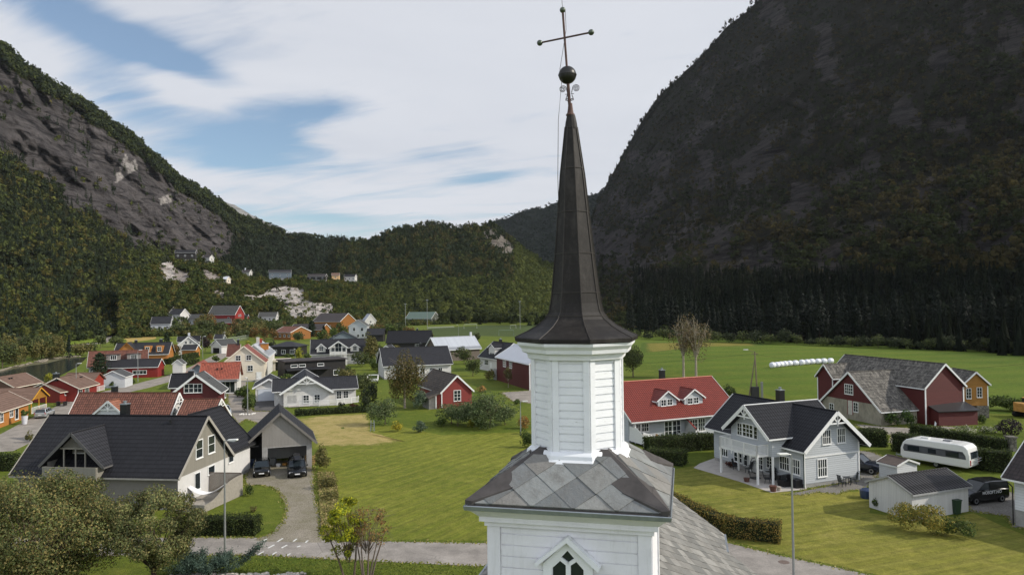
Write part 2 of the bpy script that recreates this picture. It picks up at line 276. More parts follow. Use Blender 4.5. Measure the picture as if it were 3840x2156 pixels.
 'RB': {'main': (0, 3.92, 151.16, 20.67, 9.27, 5.1, 7.82, 0.3, 0.3, [('F', -4.76, 4.14, 1.7, 1.39, 2, 3), ('F', -0.9, 4.15, 1.53, 1.36, 2, 3)]), 'yaw': -70.1},
 'W': {'dorm': (90, -4.07, 198.87, 4.09, 4.08, 4.63, 5.72, 0.2, 0.3, [('L', -0.21, 3.89, 2.29, 1.11, 3, 2)]),
       'main': (0, -2.34, 182.23, 10.93, 9.23, 3.23, 7.0, 0.4, 0.4, [('F', -1.2, 2.04, 2.13, 1.17, 3, 2)]),
       'yaw': -61.2},
 'Y': {'main': (0, 65.95, 105.47, 5.96, 3.98, 4.74, 6.58, 0.3, 0.3, [('R', -0.99, 3.49, 0.63, 1.37, 2, 3), ('R', 0.51, 3.63, 0.63, 1.34, 2, 3)]), 'yaw': -92.5}}
TR={'bank_trees': [(-145.16, 205.04, 6.91, 5.4), (-149.85, 214.82, 7.76, 4.2), (-150.5, 219.82, 5.03, 3.9), (-153.98, 227.58, 7.68, 3.1), (-154.58, 230.93, 5.47, 3.7), (-153.75, 233.04, 6.08, 3.8), (-155.41, 237.88, 6.88, 4.4),
                (-155.2, 241.43, 6.79, 4.5), (-152.83, 242.28, 7.49, 4.1), (-153.45, 246.09, 4.94, 3.0), (-151.64, 250.94, 3.22, 4.4), (-150.05, 252.01, 2.12, 3.9), (-149.97, 256.02, 1.64, 3.1), (-144.44, 208.51, 4.02, 3.4),
                (-152.44, 238.62, 3.83, 3.5)],
 'belt_trees': [(-200.86, 467.12, 9.8, 8.4), (-176.33, 480.74, 8.1, 9.3), (-218.17, 511.56, 13.0, 7.9), (-141.28, 424.93, 11.2, 6.6), (-142.22, 389.28, 10.6, 9.0), (-172.4, 479.77, 11.8, 8.4), (-207.45, 494.33, 12.3, 7.9),
                (-136.05, 386.88, 11.6, 9.7), (-161.69, 399.8, 10.2, 9.7), (-152.99, 469.97, 8.7, 6.9), (-132.91, 426.75, 11.1, 7.2), (-170.73, 442.17, 9.8, 8.3), (-144.51, 386.82, 11.4, 9.7), (-123.4, 374.77, 11.4, 6.7),
                (-123.86, 376.97, 12.5, 8.3), (-161.78, 459.04, 12.2, 8.3), (-227.81, 539.43, 12.3, 10.0), (-199.29, 438.62, 10.1, 6.6), (-170.37, 404.78, 12.4, 6.2), (-178.39, 483.94, 11.6, 7.3), (-122.06, 375.27, 10.5, 10.0),
                (-203.87, 487.38, 11.0, 6.1), (-212.62, 487.0, 11.1, 6.6), (-199.46, 431.86, 9.6, 9.8), (-140.28, 434.75, 10.3, 8.1), (-151.33, 415.92, 10.8, 8.5), (-132.36, 419.53, 10.2, 8.9), (-215.77, 501.77, 12.9, 8.1),
                (-186.09, 490.52, 10.1, 8.3), (-215.52, 462.97, 11.2, 6.2), (-157.73, 430.32, 11.4, 7.4), (-141.56, 400.34, 8.1, 6.2), (-136.3, 380.04, 9.3, 7.8), (-166.82, 448.21, 9.8, 7.3)],
 'gbal': [(20.9, 73.33), (22.69, 69.41)],
 'gpost': (22.84, 75.47),
 'trees': [('conifer', -145.53, 236.43, 8.07, 2.5, 'tall dark spruce standing alone on the river bank'), ('pine', -97.36, 169.93, 6.39, 6.0, 'dense dark pine in front of the long brown-roofed white house'),
           ('round', -167.48, 293.16, 5.89, 5.4, 'rounded grey-green tree left of the darker one beside the far road'), ('round', -167.13, 304.11, 4.89, 6.9, 'rounded dark green tree beside the far road, right of its paler neighbour'),
           ('pine', -121.81, 253.93, 7.89, 4.2, 'dark ragged conifer right of the orange house with grey roofs'), ('autumn', -114.6, 244.74, 4.6, 4.6, 'brownish tree between the dark conifer and the white gabled house'),
           ('plum', -114.01, 267.31, 5.57, 5.0, 'purple-leaved tree between two lamp posts by the white gabled house'), ('round', -123.87, 278.67, 2.39, 3.2, 'small round green tree in front of the white gabled house'),
           ('shrub', -89.14, 177.03, 3.47, 3.5, 'leafy green bush in front of the red long house'), ('shrub', -85.29, 161.51, 0.92, 1.5, 'low shrub at the corner of the small white garage'),
           ('shrub', -88.35, 180.45, 1.25, 1.9, 'low dark shrub on the verge beside the red gable end'), ('pine', -103.46, 371.21, 8.35, 7.0, 'dark pine standing before the orange halls'),
           ('conifer', -89.85, 342.97, 6.59, 5.6, 'dark conifer right of the pine before the orange halls'), ('autumn', -125.21, 350.8, 6.31, 5.5, 'rusty brown tree behind the black hip-roofed house, left one'),
           ('autumn', -118.31, 344.08, 6.76, 5.6, 'rusty brown tree behind the black hip-roofed house, middle one'), ('autumn', -111.96, 337.67, 6.08, 5.0, 'rusty brown tree behind the black hip-roofed house, right one'),
           ('round', -146.79, 397.61, 7.81, 6.5, 'leafy green tree behind the cream gabled house'), ('yellowgreen', -63.23, 213.21, 4.97, 2.6, 'yellow-green willow beside the house with three dormers'),
           ('shrub', -71.88, 230.95, 1.51, 3.6, 'dark green bushes behind the flat-roofed carport'), ('shrub', -64.38, 225.19, 2.21, 2.2, 'dark bush at the left corner of the house with three dormers'),
           ('olive', -40.27, 206.07, 8.84, 5.3, 'broad olive tree between the three-dormer house and the black house'), ('shrub', -40.72, 206.13, 3.54, 2.7, 'dark shrub at the foot of the broad olive tree'),
           ('conifer', -41.12, 277.91, 3.73, 2.4, 'small conifer before the balcony of the black house'), ('birch', -17.89, 119.01, 9.69, 5.1, 'big dense birch in front of the dark-roofed white house'),
           ('silver', -15.28, 117.54, 3.4, 2.9, 'silvery leaved bush between the birch and the red shed'), ('round', -13.52, 199.94, 5.04, 5.6, 'dark green tree in front of the metal-roofed hall'),
           ('round', -9.31, 167.81, 4.23, 3.9, 'dark round tree on the lawn below the metal-roofed hall'), ('round', -14.01, 282.25, 5.76, 3.3, 'dark tree behind the chimney of the metal-roofed hall'),
           ('apple', -18.35, 103.12, 3.75, 3.8, 'apple tree at the corner of the mown brown patch'), ('yellowshrub', -15.73, 97.48, 1.46, 2.0, 'yellow-leaved shrub right of the apple tree'),
           ('silver', -12.6, 96.71, 1.65, 2.3, 'dark blue-green shrub on the lawn right of the yellow shrub'), ('shrub', -10.09, 101.29, 1.41, 2.1, 'green shrub left of the large apple tree'),
           ('apple', -7.8, 101.13, 3.35, 3.3, "dark apple tree in front of the red shed's window"), ('apple', -3.29, 99.0, 4.98, 5.1, 'large wide apple tree right of the red shed'),
           ('yellowgreen', -5.7, 100.37, 1.82, 2.1, 'yellow-green shrub below the apple trees'), ('autumnshrub', -6.13, 137.9, 1.33, 2.2, 'orange autumn shrub behind the large apple tree'),
           ('thin', -0.99, 145.35, 4.36, 2.3, 'thin tree leaning before the red barn with a pale roof'), ('shrub', 0.7, 121.45, 1.04, 1.7, 'shrub beside the road behind the lamp post'),
           ('autumnshrub', 1.38, 98.68, 2.11, 2.0, 'brown tall weeds beside the lamp post near the tower'), ('shrub', 1.64, 86.19, 2.21, 2.0, 'dark bush left of the church lantern'),
           ('dark', -24.06, 120.81, 4.14, 3.1, 'dark dense bush at the end of the white house terrace'), ('dark', -23.8, 115.75, 3.1, 2.0, 'dark shrub beyond the terrace railing'),
           ('dark', -28.61, 119.51, 1.23, 1.5, 'clipped round bush at the terrace railing'), ('plumshrub', -26.19, 118.23, 1.06, 1.7, 'dark red clipped bush at the terrace corner'),
           ('round', 26.91, 161.74, 7.6, 5.6, 'wide tree behind the church lantern on the field edge'), ('bare', 37.94, 160.5, 14.18, 6.1, 'slender half-bare tree behind the red roof, left of its twin'),
           ('bare', 40.41, 159.36, 14.17, 7.3, 'slender half-bare tree behind the red roof, right of its twin'), ('shrub', 37.94, 126.43, 2.46, 3.1, 'dark shrub at the right gable of the red-roofed house'),
           ('plumball', 61.66, 89.81, 2.08, 2.6, 'dark purple clipped ball bush on the farm lawn'), ('shrub', 73.6, 109.16, 2.6, 4.1, 'overgrown bushes beside the stone foundation of the yellow house'),
           ('shrub', 75.31, 108.09, 2.15, 3.5, 'overgrown bushes behind the yellow digger'), ('shrub', 63.57, 98.02, 1.43, 1.4, 'small bush at the corner of the red lean-to'),
           ('flower', 54.54, 91.23, 0.72, 2.1, 'low green bed plant nearest the long hedge'), ('flower', 56.86, 91.08, 1.08, 2.8, 'flowering shrub with white blooms on the farm lawn'),
           ('flower', 59.71, 91.55, 1.09, 2.2, 'low shrub left of the purple ball bush'), ('flower', 61.22, 91.45, 1.15, 1.3, 'small shrub touching the purple ball bush'),
           ('ivy', 51.01, 97.39, 2.06, 2.5, "ivy climbing the left part of the barn's concrete wall"), ('ivy', 52.8, 96.9, 2.37, 2.6, "ivy climbing the right part of the barn's concrete wall"),
           ('golden', 29.65, 54.26, 2.27, 2.8, 'leafy golden-green bush in front of the white shed, left one'), ('golden', 30.74, 53.1, 2.38, 2.6, 'leafy golden-green bush in front of the white shed, right one'),
           ('shrub', 32.15, 52.58, 1.4, 2.2, 'sprawling low bush right of the golden ones'), ('shrub', 29.89, 59.64, 1.08, 1.0, 'thin climbing shrub at the left wall of the white shed'),
           ('autumnshrub', -21.42, 80.21, 2.49, 1.5, "tall dry weeds beside the garage's right pillar"), ('olive', -20.14, 75.79, 2.25, 1.8, 'tall pale weeds between the pallet and the field'),
           ('autumnshrub', -17.67, 68.25, 1.64, 2.2, 'thick brownish bush on the driveway edge'), ('autumnshrub', -16.31, 64.02, 0.99, 1.8, 'dry brown bush on the driveway edge behind the yellow tree'),
           ('plumshrub', -21.94, 60.8, 0.76, 0.6, 'small red-leaved shrub on the lawn by the driveway'), ('shrub', -24.18, 65.97, 0.99, 1.0, 'low garden plant at the end of the plank screen'),
           ('olive', -62.34, 92.92, 1.47, 1.2, "small pale tree beyond the dark roof's left edge"), ('yellowgreen', -108.84, 168.95, 1.98, 2.6, 'yellow-green bush on the river bank between the brown roofs'),
           ('shrub', -43.6, 118.11, 2.76, 2.1, 'autumn-tinted bush at the lane beside the lamp post'), ('shrub', -42.46, 116.34, 3.04, 2.3, 'reddish bush beside the double garage door'),
           ('shrub', -50.88, 136.38, 2.25, 2.5, 'green bush behind the reddish bush by the garage'), ('shrub', -51.06, 135.85, 1.5, 2.8, 'garden bush below the cream gabled house'),
           ('shrub', -51.62, 135.78, 1.77, 1.8, 'dark green shrub at the glass-walled end of the red-tiled house'), ('shrub', -89.81, 218.24, 2.11, 2.7, 'small bush beside the lane left of the cream house'),
           ('shrub', -85.02, 153.12, 1.27, 1.4, 'small clipped conifer bush against the white garage'), ('plumshrub', -95.08, 204.82, 1.0, 2.0, 'dark shrub on the verge below the grey lamp post'),
           ('round', -220.48, 433.58, 3.14, 5.9, 'round dark tree beside the small white chapel-like cabin')]}
# ---------------------------------------------------------------- helpers
def tag(o,label=None,cat=None,group=None,kind=None):
    if label: o['label']=label
    if cat: o['category']=cat
    if group: o['group']=group
    if kind: o['kind']=kind
    return o
def thing(name,label,cat,loc=(0,0,0),rz=0,group=None):
    o=bpy.data.objects.new(name,None); o.empty_display_size=.3; col.objects.link(o)
    o.location=loc; o.rotation_euler=(0,0,rz)
    o['mx']=1; o.matrix_basis=Matrix.Translation(loc)@Matrix.Rotation(rz,4,'Z'); del o['mx']
    return tag(o,label,cat,group)
def root_of(o):
    while o.parent: o=o.parent
    return o
class MB:
    """collects world-space faces, then links them as one mesh"""
    def __init__(s): s.v=[]; s.f=[]; s.c=[]; s.mi=[]; s.uvo=None; s.cur=0
    def face(s,pts,color=None):
        n=len(s.v); s.v+= [tuple(p) for p in pts]; s.f.append(tuple(range(n,n+len(pts)))); s.c.append(color); s.mi.append(s.cur)
    def poly(s,vs,fs,color=None):
        n=len(s.v); s.v+=[tuple(p) for p in vs]
        for f in fs: s.f.append(tuple(n+i for i in f)); s.c.append(color); s.mi.append(s.cur)
    def box(s,c,sz,rz=0,tilt=None,color=None):
        M_=Matrix.Translation(c)@Matrix.Rotation(rz,4,'Z')
        if tilt is not None: M_=M_@tilt
        x,y,z=sz[0]/2,sz[1]/2,sz[2]/2
        vs=[M_@Vector((a*x,b*y,d*z)) for a in(-1,1) for b in(-1,1) for d in(-1,1)]
        s.poly(vs,[(0,1,3,2),(4,6,7,5),(0,4,5,1),(2,3,7,6),(0,2,6,4),(1,5,7,3)],color)
    def bar(s,a,b,wd,h,color=None,up=Vector((0,0,1))):
        a=Vector(a);b=Vector(b); d=(b-a); L=d.length
        if L<1e-6: return
        d.normalize(); side=d.cross(up)
        if side.length<1e-4: side=d.cross(Vector((0,1,0)))
        side.normalize(); u=side.cross(d)
        vs=[p+side*(i*wd/2)+u*(j*h/2) for p in(a,b) for i,j in((-1,-1),(1,-1),(1,1),(-1,1))]
        s.poly(vs,[(0,1,2,3),(7,6,5,4),(0,4,5,1),(1,5,6,2),(2,6,7,3),(3,7,4,0)],color)
    def tube(s,pts,rad,n=8,color=None,cap=True):
        pts=[Vector(p) for p in pts]; 
        if not isinstance(rad,(list,tuple)): rad=[rad]*len(pts)
        rings=[]
        for i,p in enumerate(pts):
            d=(pts[min(i+1,len(pts)-1)]-pts[max(i-1,0)]).normalized()
            a=d.cross(Vector((0,0,1)))
            if a.length<.05: a=d.cross(Vector((0,1,0)))
            a.normalize(); b=a.cross(d)
            rings.append([p+(a*math.cos(t)+b*math.sin(t))*rad[i] for t in [2*math.pi*k/n for k in range(n)]])
        vs=[q for r in rings for q in r]; fs=[]
        for i in range(len(pts)-1):
            for k in range(n): fs.append((i*n+k,i*n+(k+1)%n,(i+1)*n+(k+1)%n,(i+1)*n+k))
        if cap: fs.append(tuple(range(n))); fs.append(tuple((len(pts)-1)*n+k for k in reversed(range(n))))
        s.poly(vs,fs,color)
    def lathe(s,c,prof,n=16,ph=0,color=None,ax=None):
        vs=[];fs=[]
        for r,z in prof:
            for k in range(n):
                t=2*math.pi*k/n+ph; v=Vector((r*math.cos(t),r*math.sin(t),z))
                if ax is not None: v=ax@v
                vs.append(Vector(c)+v)
        for i in range(len(prof)-1):
            for k in range(n): fs.append((i*n+k,i*n+(k+1)%n,(i+1)*n+(k+1)%n,(i+1)*n+k))
        fs.append(tuple(reversed(range(n)))); fs.append(tuple((len(prof)-1)*n+k for k in range(n)))
        s.poly(vs,fs,color)
    def ball(s,c,r,n=12,sq=(1,1,1),color=None):
        prof=[(max(1e-4,math.sin(math.pi*i/n)),-math.cos(math.pi*i/n)) for i in range(n+1)]
        vs=[];fs=[];m=n+4
        for a,z in prof:
            for k in range(m):
                t=2*math.pi*k/m; vs.append((c[0]+r*sq[0]*a*math.cos(t),c[1]+r*sq[1]*a*math.sin(t),c[2]+r*sq[2]*z))
        for i in range(n):
            for k in range(m): fs.append((i*m+k,i*m+(k+1)%m,(i+1)*m+(k+1)%m,(i+1)*m+k))
        s.poly(vs,fs,color)
    def build(s,name,mat,parent=None,label=None,smooth=False,bevel=0,uv=True):
        me=bpy.data.meshes.new(name)
        rt=root_of(parent) if parent else None
        inv=rt.matrix_basis.inverted() if rt else Matrix.Identity(4)
        vs=[inv@Vector(v) for v in s.v]
        me.from_pydata([tuple(v) for v in vs],[],s.f)
        if isinstance(mat,(list,tuple)):
            for m in mat: me.materials.append(m)
            me.polygons.foreach_set('material_index',s.mi)
        else: me.materials.append(mat)
        if uv and s.f:
            l=me.uv_layers.new(name='uv'); k=0; uvs=[]
            for p,f in zip(me.polygons,s.f):
                P=[Vector(s.v[i]) for i in f]
                n=Vector((0,0,0))
                for i in range(1,len(P)-1): n+=(P[i]-P[0]).cross(P[i+1]-P[0])
                if n.length<1e-9: n=Vector((0,0,1))
                n.normalize(); t=Vector((0,0,1)).cross(n)
                if t.length<.02: t=Vector((1,0,0))
                t.normalize(); b=n.cross(t)
                for q in P: uvs+=[q.dot(t),q.dot(b)]
            l.data.foreach_set('uv',uvs)
        if any(c is not None for c in s.c):
            a=me.color_attributes.new('tint','FLOAT_COLOR','CORNER'); cs=[]
            for f,c in zip(s.f,s.c):
                c=c or (1,1,1)
                for _ in f: cs+=[c[0],c[1],c[2],1]
            a.data.foreach_set('color',cs)
        if smooth: me.polygons.foreach_set('use_smooth',[True]*len(me.polygons))
        me.update()
        o=bpy.data.objects.new(name,me); col.objects.link(o)
        if parent: o.parent=parent
        if bevel:
            m=o.modifiers.new('bevel','BEVEL'); m.width=bevel; m.segments=2; m.limit_method='ANGLE'
        if label: o['label']=label
        return o
def npmesh(name,V,Fq,mat,tint=None,smooth=False,nper=4):
    """V (n,3), Fq (m,nper) numpy arrays -> object"""
    me=bpy.data.meshes.new(name); n=len(V); m=len(Fq)
    me.vertices.add(n); me.vertices.foreach_set('co',np.asarray(V,np.float32).ravel())
    me.loops.add(m*nper); me.loops.foreach_set('vertex_index',np.asarray(Fq,np.int32).ravel())
    me.polygons.add(m); me.polygons.foreach_set('loop_start',np.arange(0,m*nper,nper,dtype=np.int32))
    me.update(calc_edges=True)
    if tint is not None:
        a=me.color_attributes.new('tint','FLOAT_COLOR','POINT'); c=np.ones((n,4),np.float32); c[:,:3]=tint; a.data.foreach_set('color',c.ravel())
    if smooth: me.polygons.foreach_set('use_smooth',np.ones(m,bool))
    if mat: me.materials.append(mat)
    return me
def link(me,name,parent=None):
    o=bpy.data.objects.new(name,me); col.objects.link(o)
    if parent: o.parent=parent
    return o
# ---------------------------------------------------------------- materials
class NT:
    def __init__(s,name,rough=.8,spec=.3,metal=0):
        s.m=bpy.data.materials.new(name); s.m.use_nodes=True; s.t=s.m.node_tree; s.N=s.t.nodes; s.L=s.t.links
        s.b=s.N['Principled BSDF']; s.b.inputs['Roughness'].default_value=rough; s.b.inputs['Specular IOR Level'].default_value=spec; s.b.inputs['Metallic'].default_value=metal
    def put(s,sock,v):
        if isinstance(v,(int,float)): sock.default_value=v
        elif isinstance(v,(tuple,list)): sock.default_value=tuple(v)+((1,) if len(v)==3 and sock.type=='RGBA' else ())
        else: s.L.new(v,sock)
    def math(s,op,a,b=0,c=0):
        n=s.N.new('ShaderNodeMath'); n.operation=op
        for i,v in enumerate((a,b,c)): s.put(n.inputs[i],v)
        return n.outputs[0]
    def coord(s,kind='Object'):
        return s.N.new('ShaderNodeTexCoord').outputs[kind]
    def geo(s,k='Position'): return s.N.new('ShaderNodeNewGeometry').outputs[k]
    def mapping(s,v,scale=(1,1,1),rot=(0,0,0)):
        n=s.N.new('ShaderNodeMapping'); s.L.new(v,n.inputs[0]); n.inputs['Scale'].default_value=scale; n.inputs['Rotation'].default_value=rot; return n.outputs[0]
    def noise(s,v,scale,det=4,rough=.6,dist=0,outp='Fac'):
        n=s.N.new('ShaderNodeTexNoise'); s.L.new(v,n.inputs['Vector']); n.inputs['Scale'].default_value=scale; n.inputs['Detail'].default_value=det; n.inputs['Roughness'].default_value=rough; n.inputs['Distortion'].default_value=dist; return n.outputs[outp]
    def voro(s,v,scale,feat='F1',outp='Distance'):
        n=s.N.new('ShaderNodeTexVoronoi'); n.feature=feat; s.L.new(v,n.inputs['Vector']); n.inputs['Scale'].default_value=scale; return n.outputs[outp]
    def ramp(s,f,pts,interp='LINEAR'):
        n=s.N.new('ShaderNodeValToRGB'); s.L.new(f,n.inputs[0]); e=n.color_ramp; e.interpolation=interp
        while len(e.elements)<len(pts): e.elements.new(.5)
        for el,(p,c) in zip(e.elements,pts):
            el.position=p; el.color=(c,c,c,1) if isinstance(c,(int,float)) else tuple(c)+(1,)
        return n.outputs[0]
    def mix(s,f,a,b,bt='MIX'):
        n=s.N.new('ShaderNodeMix'); n.data_type='RGBA'; n.blend_type=bt; s.put(n.inputs[0],f); s.put(n.inputs[6],a); s.put(n.inputs[7],b); return n.outputs[2]
    def bump(s,h,dist=.05,st=1):
        n=s.N.new('ShaderNodeBump'); s.L.new(h,n.inputs['Height']); n.inputs['Distance'].default_value=dist; n.inputs['Strength'].default_value=st; s.L.new(n.outputs[0],s.b.inputs['Normal'])
    def attr(s,name='tint'):
        n=s.N.new('ShaderNodeAttribute'); n.attribute_name=name; return n.outputs['Color']
    def base(s,v): s.put(s.b.inputs['Base Color'],v); return s
def c_(r,g,b): # 0-255 sRGB surface colour -> linear
    return tuple(((x/255)/12.92 if x<=10 else ((x/255+.055)/1.055)**2.4) for x in (r,g,b))
MATS={}
def plain(name,colr,rough=.7,spec=.3,metal=0,var=.12,scale=3):
    if name in MATS: return MATS[name]
    n=NT(name,rough,spec,metal); v=n.coord(); f=n.noise(v,scale,5,.65)
    d=tuple(x*(1-var) for x in colr); l=tuple(min(1,x*(1+var)) for x in colr)
    n.base(n.ramp(f,[(.3,d),(.7,l)])); MATS[name]=n.m; return n.m
def siding(name,colr,pitch=.16,vertical=False,rough=.6,var=.07):
    if name in MATS: return MATS[name]
    n=NT(name,rough,.3); uv=n.coord('UV'); sp=n.N.new('ShaderNodeSeparateXYZ'); n.L.new(uv,sp.inputs[0])
    a=sp.outputs[0 if vertical else 1]; fr=n.math('FRACT',n.math('DIVIDE',a,pitch)); cell=n.math('FLOOR',n.math('DIVIDE',a,pitch))
    if vertical: h=n.math('LESS_THAN',fr,.62)
    else: h=n.math('SUBTRACT',1,n.math('POWER',fr,1.0))
    n.bump(h,pitch*.22,.9)
    cb=n.N.new('ShaderNodeCombineXYZ'); n.L.new(cell,cb.inputs[0]); wn=n.N.new('ShaderNodeTexWhiteNoise'); n.L.new(cb.outputs[0],wn.inputs['Vector'])
    f=n.math('ADD',n.math('MULTIPLY',wn.outputs['Value'],.5),n.math('MULTIPLY',n.noise(n.coord(),2.2,5,.7),.5))
    gap=n.math('GREATER_THAN',fr,.9) if not vertical else n.math('LESS_THAN',n.math('ABSOLUTE',n.math('SUBTRACT',fr,.62)),.05)
    base=n.ramp(f,[(.25,tuple(x*(1-var) for x in colr)),(.75,tuple(min(1,x*(1+var*.6)) for x in colr))])
    n.base(n.mix(n.math('MULTIPLY',gap,.45),base,tuple(x*.35 for x in colr))); MATS[name]=n.m; return n.m
def tiles(name,colr,row=.35,colw=.3,var=.18,rough=.55,wav=1.0,lichen=None,spec=.3):
    if name in MATS: return MATS[name]
    n=NT(name,rough,spec); uv=n.coord('UV'); sp=n.N.new('ShaderNodeSeparateXYZ'); n.L.new(uv,sp.inputs[0])
    ru=n.math('DIVIDE',sp.outputs[0],colw); rv=n.math('DIVIDE',sp.outputs[1],row)
    fv=n.math('FRACT',rv); fu=n.math('FRACT',ru)
    hv=n.math('SUBTRACT',1,fv)
    hu=n.math('MULTIPLY',n.math('SINE',n.math('MULTIPLY',fu,math.pi)),.55*wav)
    n.bump(n.math('ADD',n.math('MULTIPLY',hv,1.0),hu),.10,1)
    cb=n.N.new('ShaderNodeCombineXYZ'); n.L.new(n.math('FLOOR',ru),cb.inputs[0]); n.L.new(n.math('FLOOR',rv),cb.inputs[1])
    wn=n.N.new('ShaderNodeTexWhiteNoise'); n.L.new(cb.outputs[0],wn.inputs['Vector'])
    f=n.math('ADD',n.math('MULTIPLY',wn.outputs['Value'],.45),n.math('MULTIPLY',n.noise(n.coord(),.9,6,.7),.55))
    base=n.ramp(f,[(.25,tuple(x*(1-var) for x in colr)),(.75,tuple(min(1,x*(1+var)) for x in colr))])
    gap=n.math('GREATER_THAN',fv,.74); base=n.mix(n.math('MULTIPLY',gap,.62),base,tuple(x*.3 for x in colr))
    if lichen:
        l=n.noise(n.mapping(n.coord('UV'),(1,.6,1)),2.3,9,.8,.6); base=n.mix(n.ramp(l,[(.47,0),(.6,.85)]),base,lichen)
    n.base(base); MATS[name]=n.m; return n.m
def foliage(name,attr=True,colr=(.05,.08,.02),rough=.7):
    if name in MATS: return MATS[name]
    n=NT(name,rough,.25); v=n.coord()
    f=n.noise(v,1.3,3,.6); c=n.attr() if attr else colr
    n.base(n.mix(1,c,n.ramp(f,[(.3,.7),(.7,1.3)]),'MULTIPLY'))
    tr=n.N.new('ShaderNodeBsdfTranslucent'); n.L.new(n.b.inputs['Base Color'].links[0].from_socket,tr.inputs[0]); ms=n.N.new('ShaderNodeMixShader'); ms.inputs[0].default_value=.28
    n.L.new(n.b.outputs[0],ms.inputs[1]); n.L.new(tr.outputs[0],ms.inputs[2]); n.L.new(ms.outputs[0],n.N['Material Output'].inputs[0])
    MATS[name]=n.m; return n.m
def grass(name,a,b,c,scale=.25,stripe=None,spot=.5):
    """a,b main colours, c dry blades"""
    n=NT(name,.9,.15); p=n.geo(); 
    big=n.noise(p,scale*.35,4,.6); mid=n.noise(p,scale*2.2,6,.75,.4); fine=n.noise(n.mapping(p,(1,1,1)),5,5,.85)
    md2=n.noise(p,1.1,5,.7); f=n.math('ADD',n.math('MULTIPLY',big,.5),n.math('ADD',n.math('MULTIPLY',mid,.25),n.math('MULTIPLY',md2,.25)))
    base=n.ramp(f,[(.40,a),(.60,b)])
    base=n.mix(n.ramp(mid,[(.55,0),(.75,spot)]),base,c)
    if stripe:
        ang,wd,amt=stripe; m=n.mapping(p,(1,1,1),(0,0,ang)); sp=n.N.new('ShaderNodeSeparateXYZ'); n.L.new(m,sp.inputs[0])
        wob=n.math('ADD',sp.outputs[0],n.math('MULTIPLY',mid,wd*.7)); s_=n.math('SINE',n.math('MULTIPLY',wob,2*math.pi/wd))
        base=n.mix(n.math('MULTIPLY',n.math('ADD',s_,1),amt*.5),base,c); an=n.noise(n.mapping(m,(2.4,.10,1)),1,6,.75); base=n.mix(1,base,n.ramp(an,[(.36,.78),(.64,1.22)]),'MULTIPLY')
    base=n.mix(1,base,n.ramp(n.math('ADD',n.math('MULTIPLY',fine,.6),n.math('MULTIPLY',md2,.4)),[(.3,.58),(.7,1.42)]),'MULTIPLY'); n.base(base)
    n.bump(n.math('ADD',fine,n.math('MULTIPLY',mid,1.5)),.12,1); return n.m
glass=NT('window_glass',.06,.6).base((.018,.024,.028)).m
# ---------------------------------------------------------------- ground and terrain
def ray(u,v):
    """unit direction of the sight line through survey-photo point (u,v), used to lay out the far terrain"""
    a=(u*1.49068-1920)/F_PX; b=-(v*1.49068-1078)/F_PX; cr,sr=math.cos(ROLL),math.sin(ROLL)
    x=a*cr+b*sr; y=-a*sr+b*cr; cp,sp=math.cos(PITCH),math.sin(PITCH)
    return x,cp-y*sp,sp+y*cp
def row_of(x,y,z):
    z-=CAM_H; d=y*math.cos(PITCH)+z*math.sin(PITCH); v=-y*math.sin(PITCH)+z*math.cos(PITCH); vv=x*math.sin(ROLL)+v*math.cos(ROLL); return (1078-F_PX*vv/d)/1.49068
def az_el(u,v):
    x,y,z=ray(u,v); h=math.hypot(x,y); return math.atan2(x,y),z/h
def itp(tab,u): 
    xs=[t[0] for t in tab]; ys=[t[1] for t in tab]; return float(np.interp(u,xs,ys))
GR=grass('grass_village',c_(78,94,28),c_(100,108,36),c_(130,128,62),.12)
bm=MB(); n=96; bm.poly([(4600*math.cos(2*math.pi*i/n),1900+3700*math.sin(2*math.pi*i/n),0) for i in range(n)],[tuple(range(n))])
tag(bm.build('ground',GR,uv=False),kind='structure')
ZL=[0]
def sheet(name,pts,mat,z,sub=False):
    b=MB(); b.face([(x,y,z) for x,y in pts]); o=b.build(name,mat,uv=False)
    import bmesh
    m=bmesh.new(); m.from_mesh(o.data); bmesh.ops.triangulate(m,faces=m.faces); 
    for f in m.faces:
        if f.normal.z<0: f.normal_flip()
    m.to_mesh(o.data); m.free(); tag(o,kind='structure'); return o
def wobble(pts,amp,step=1.6,seed=0):
    out=[]; n=len(pts)
    for i in range(n):
        a=Vector(pts[i]); b=Vector(pts[(i+1)%n]); L=(b-a).length; k=max(1,int(L/step))
        for j in range(k):
            q=a.lerp(b,j/k); nn=noise.noise_vector(Vector((q.x*.35,q.y*.35,seed))); out.append((q.x+nn.x*amp,q.y+nn.y*amp))
    return out
def asphalt(name,colr,scale=1.0,worn=.34):
    n=NT(name,.9,.2); p=n.geo(); f=n.noise(p,.5*scale,6,.7); g=n.noise(p,9,4,.8)
    base=n.ramp(f,[(.3,tuple(x*(1-worn) for x in colr)),(.72,tuple(x*(1+worn) for x in colr))]); base=n.mix(1,base,n.ramp(g,[(.3,.78),(.7,1.2)]),'MULTIPLY')
    cr=n.voro(n.mapping(p,(1,1,1)),.35,'DISTANCE_TO_EDGE'); cn=n.noise(p,.25,3)
    base=n.mix(n.math('MULTIPLY',n.ramp(cr,[(0,1),(.012,0)]),n.ramp(cn,[(.5,0),(.62,.7)])),base,tuple(x*.4 for x in colr))
    n.base(base); n.bump(g,.01,.6); return n.m
ROADM=asphalt('asphalt',c_(140,134,127)); LANEM=asphalt('asphalt_pale',c_(138,131,122)); DARKASP=asphalt('asphalt_dark',c_(84,82,80))
def gravelmat(name,colr,c2):
    n=NT(name,.95,.15); p=n.geo(); f=n.noise(p,.45,6,.7); g=n.voro(p,11); base=n.ramp(f,[(.35,colr),(.65,c2)]); n.base(n.mix(1,base,n.ramp(g,[(.0,1.25),(.7,.65)]),'MULTIPLY')); n.bump(g,.03,.6); return n.m
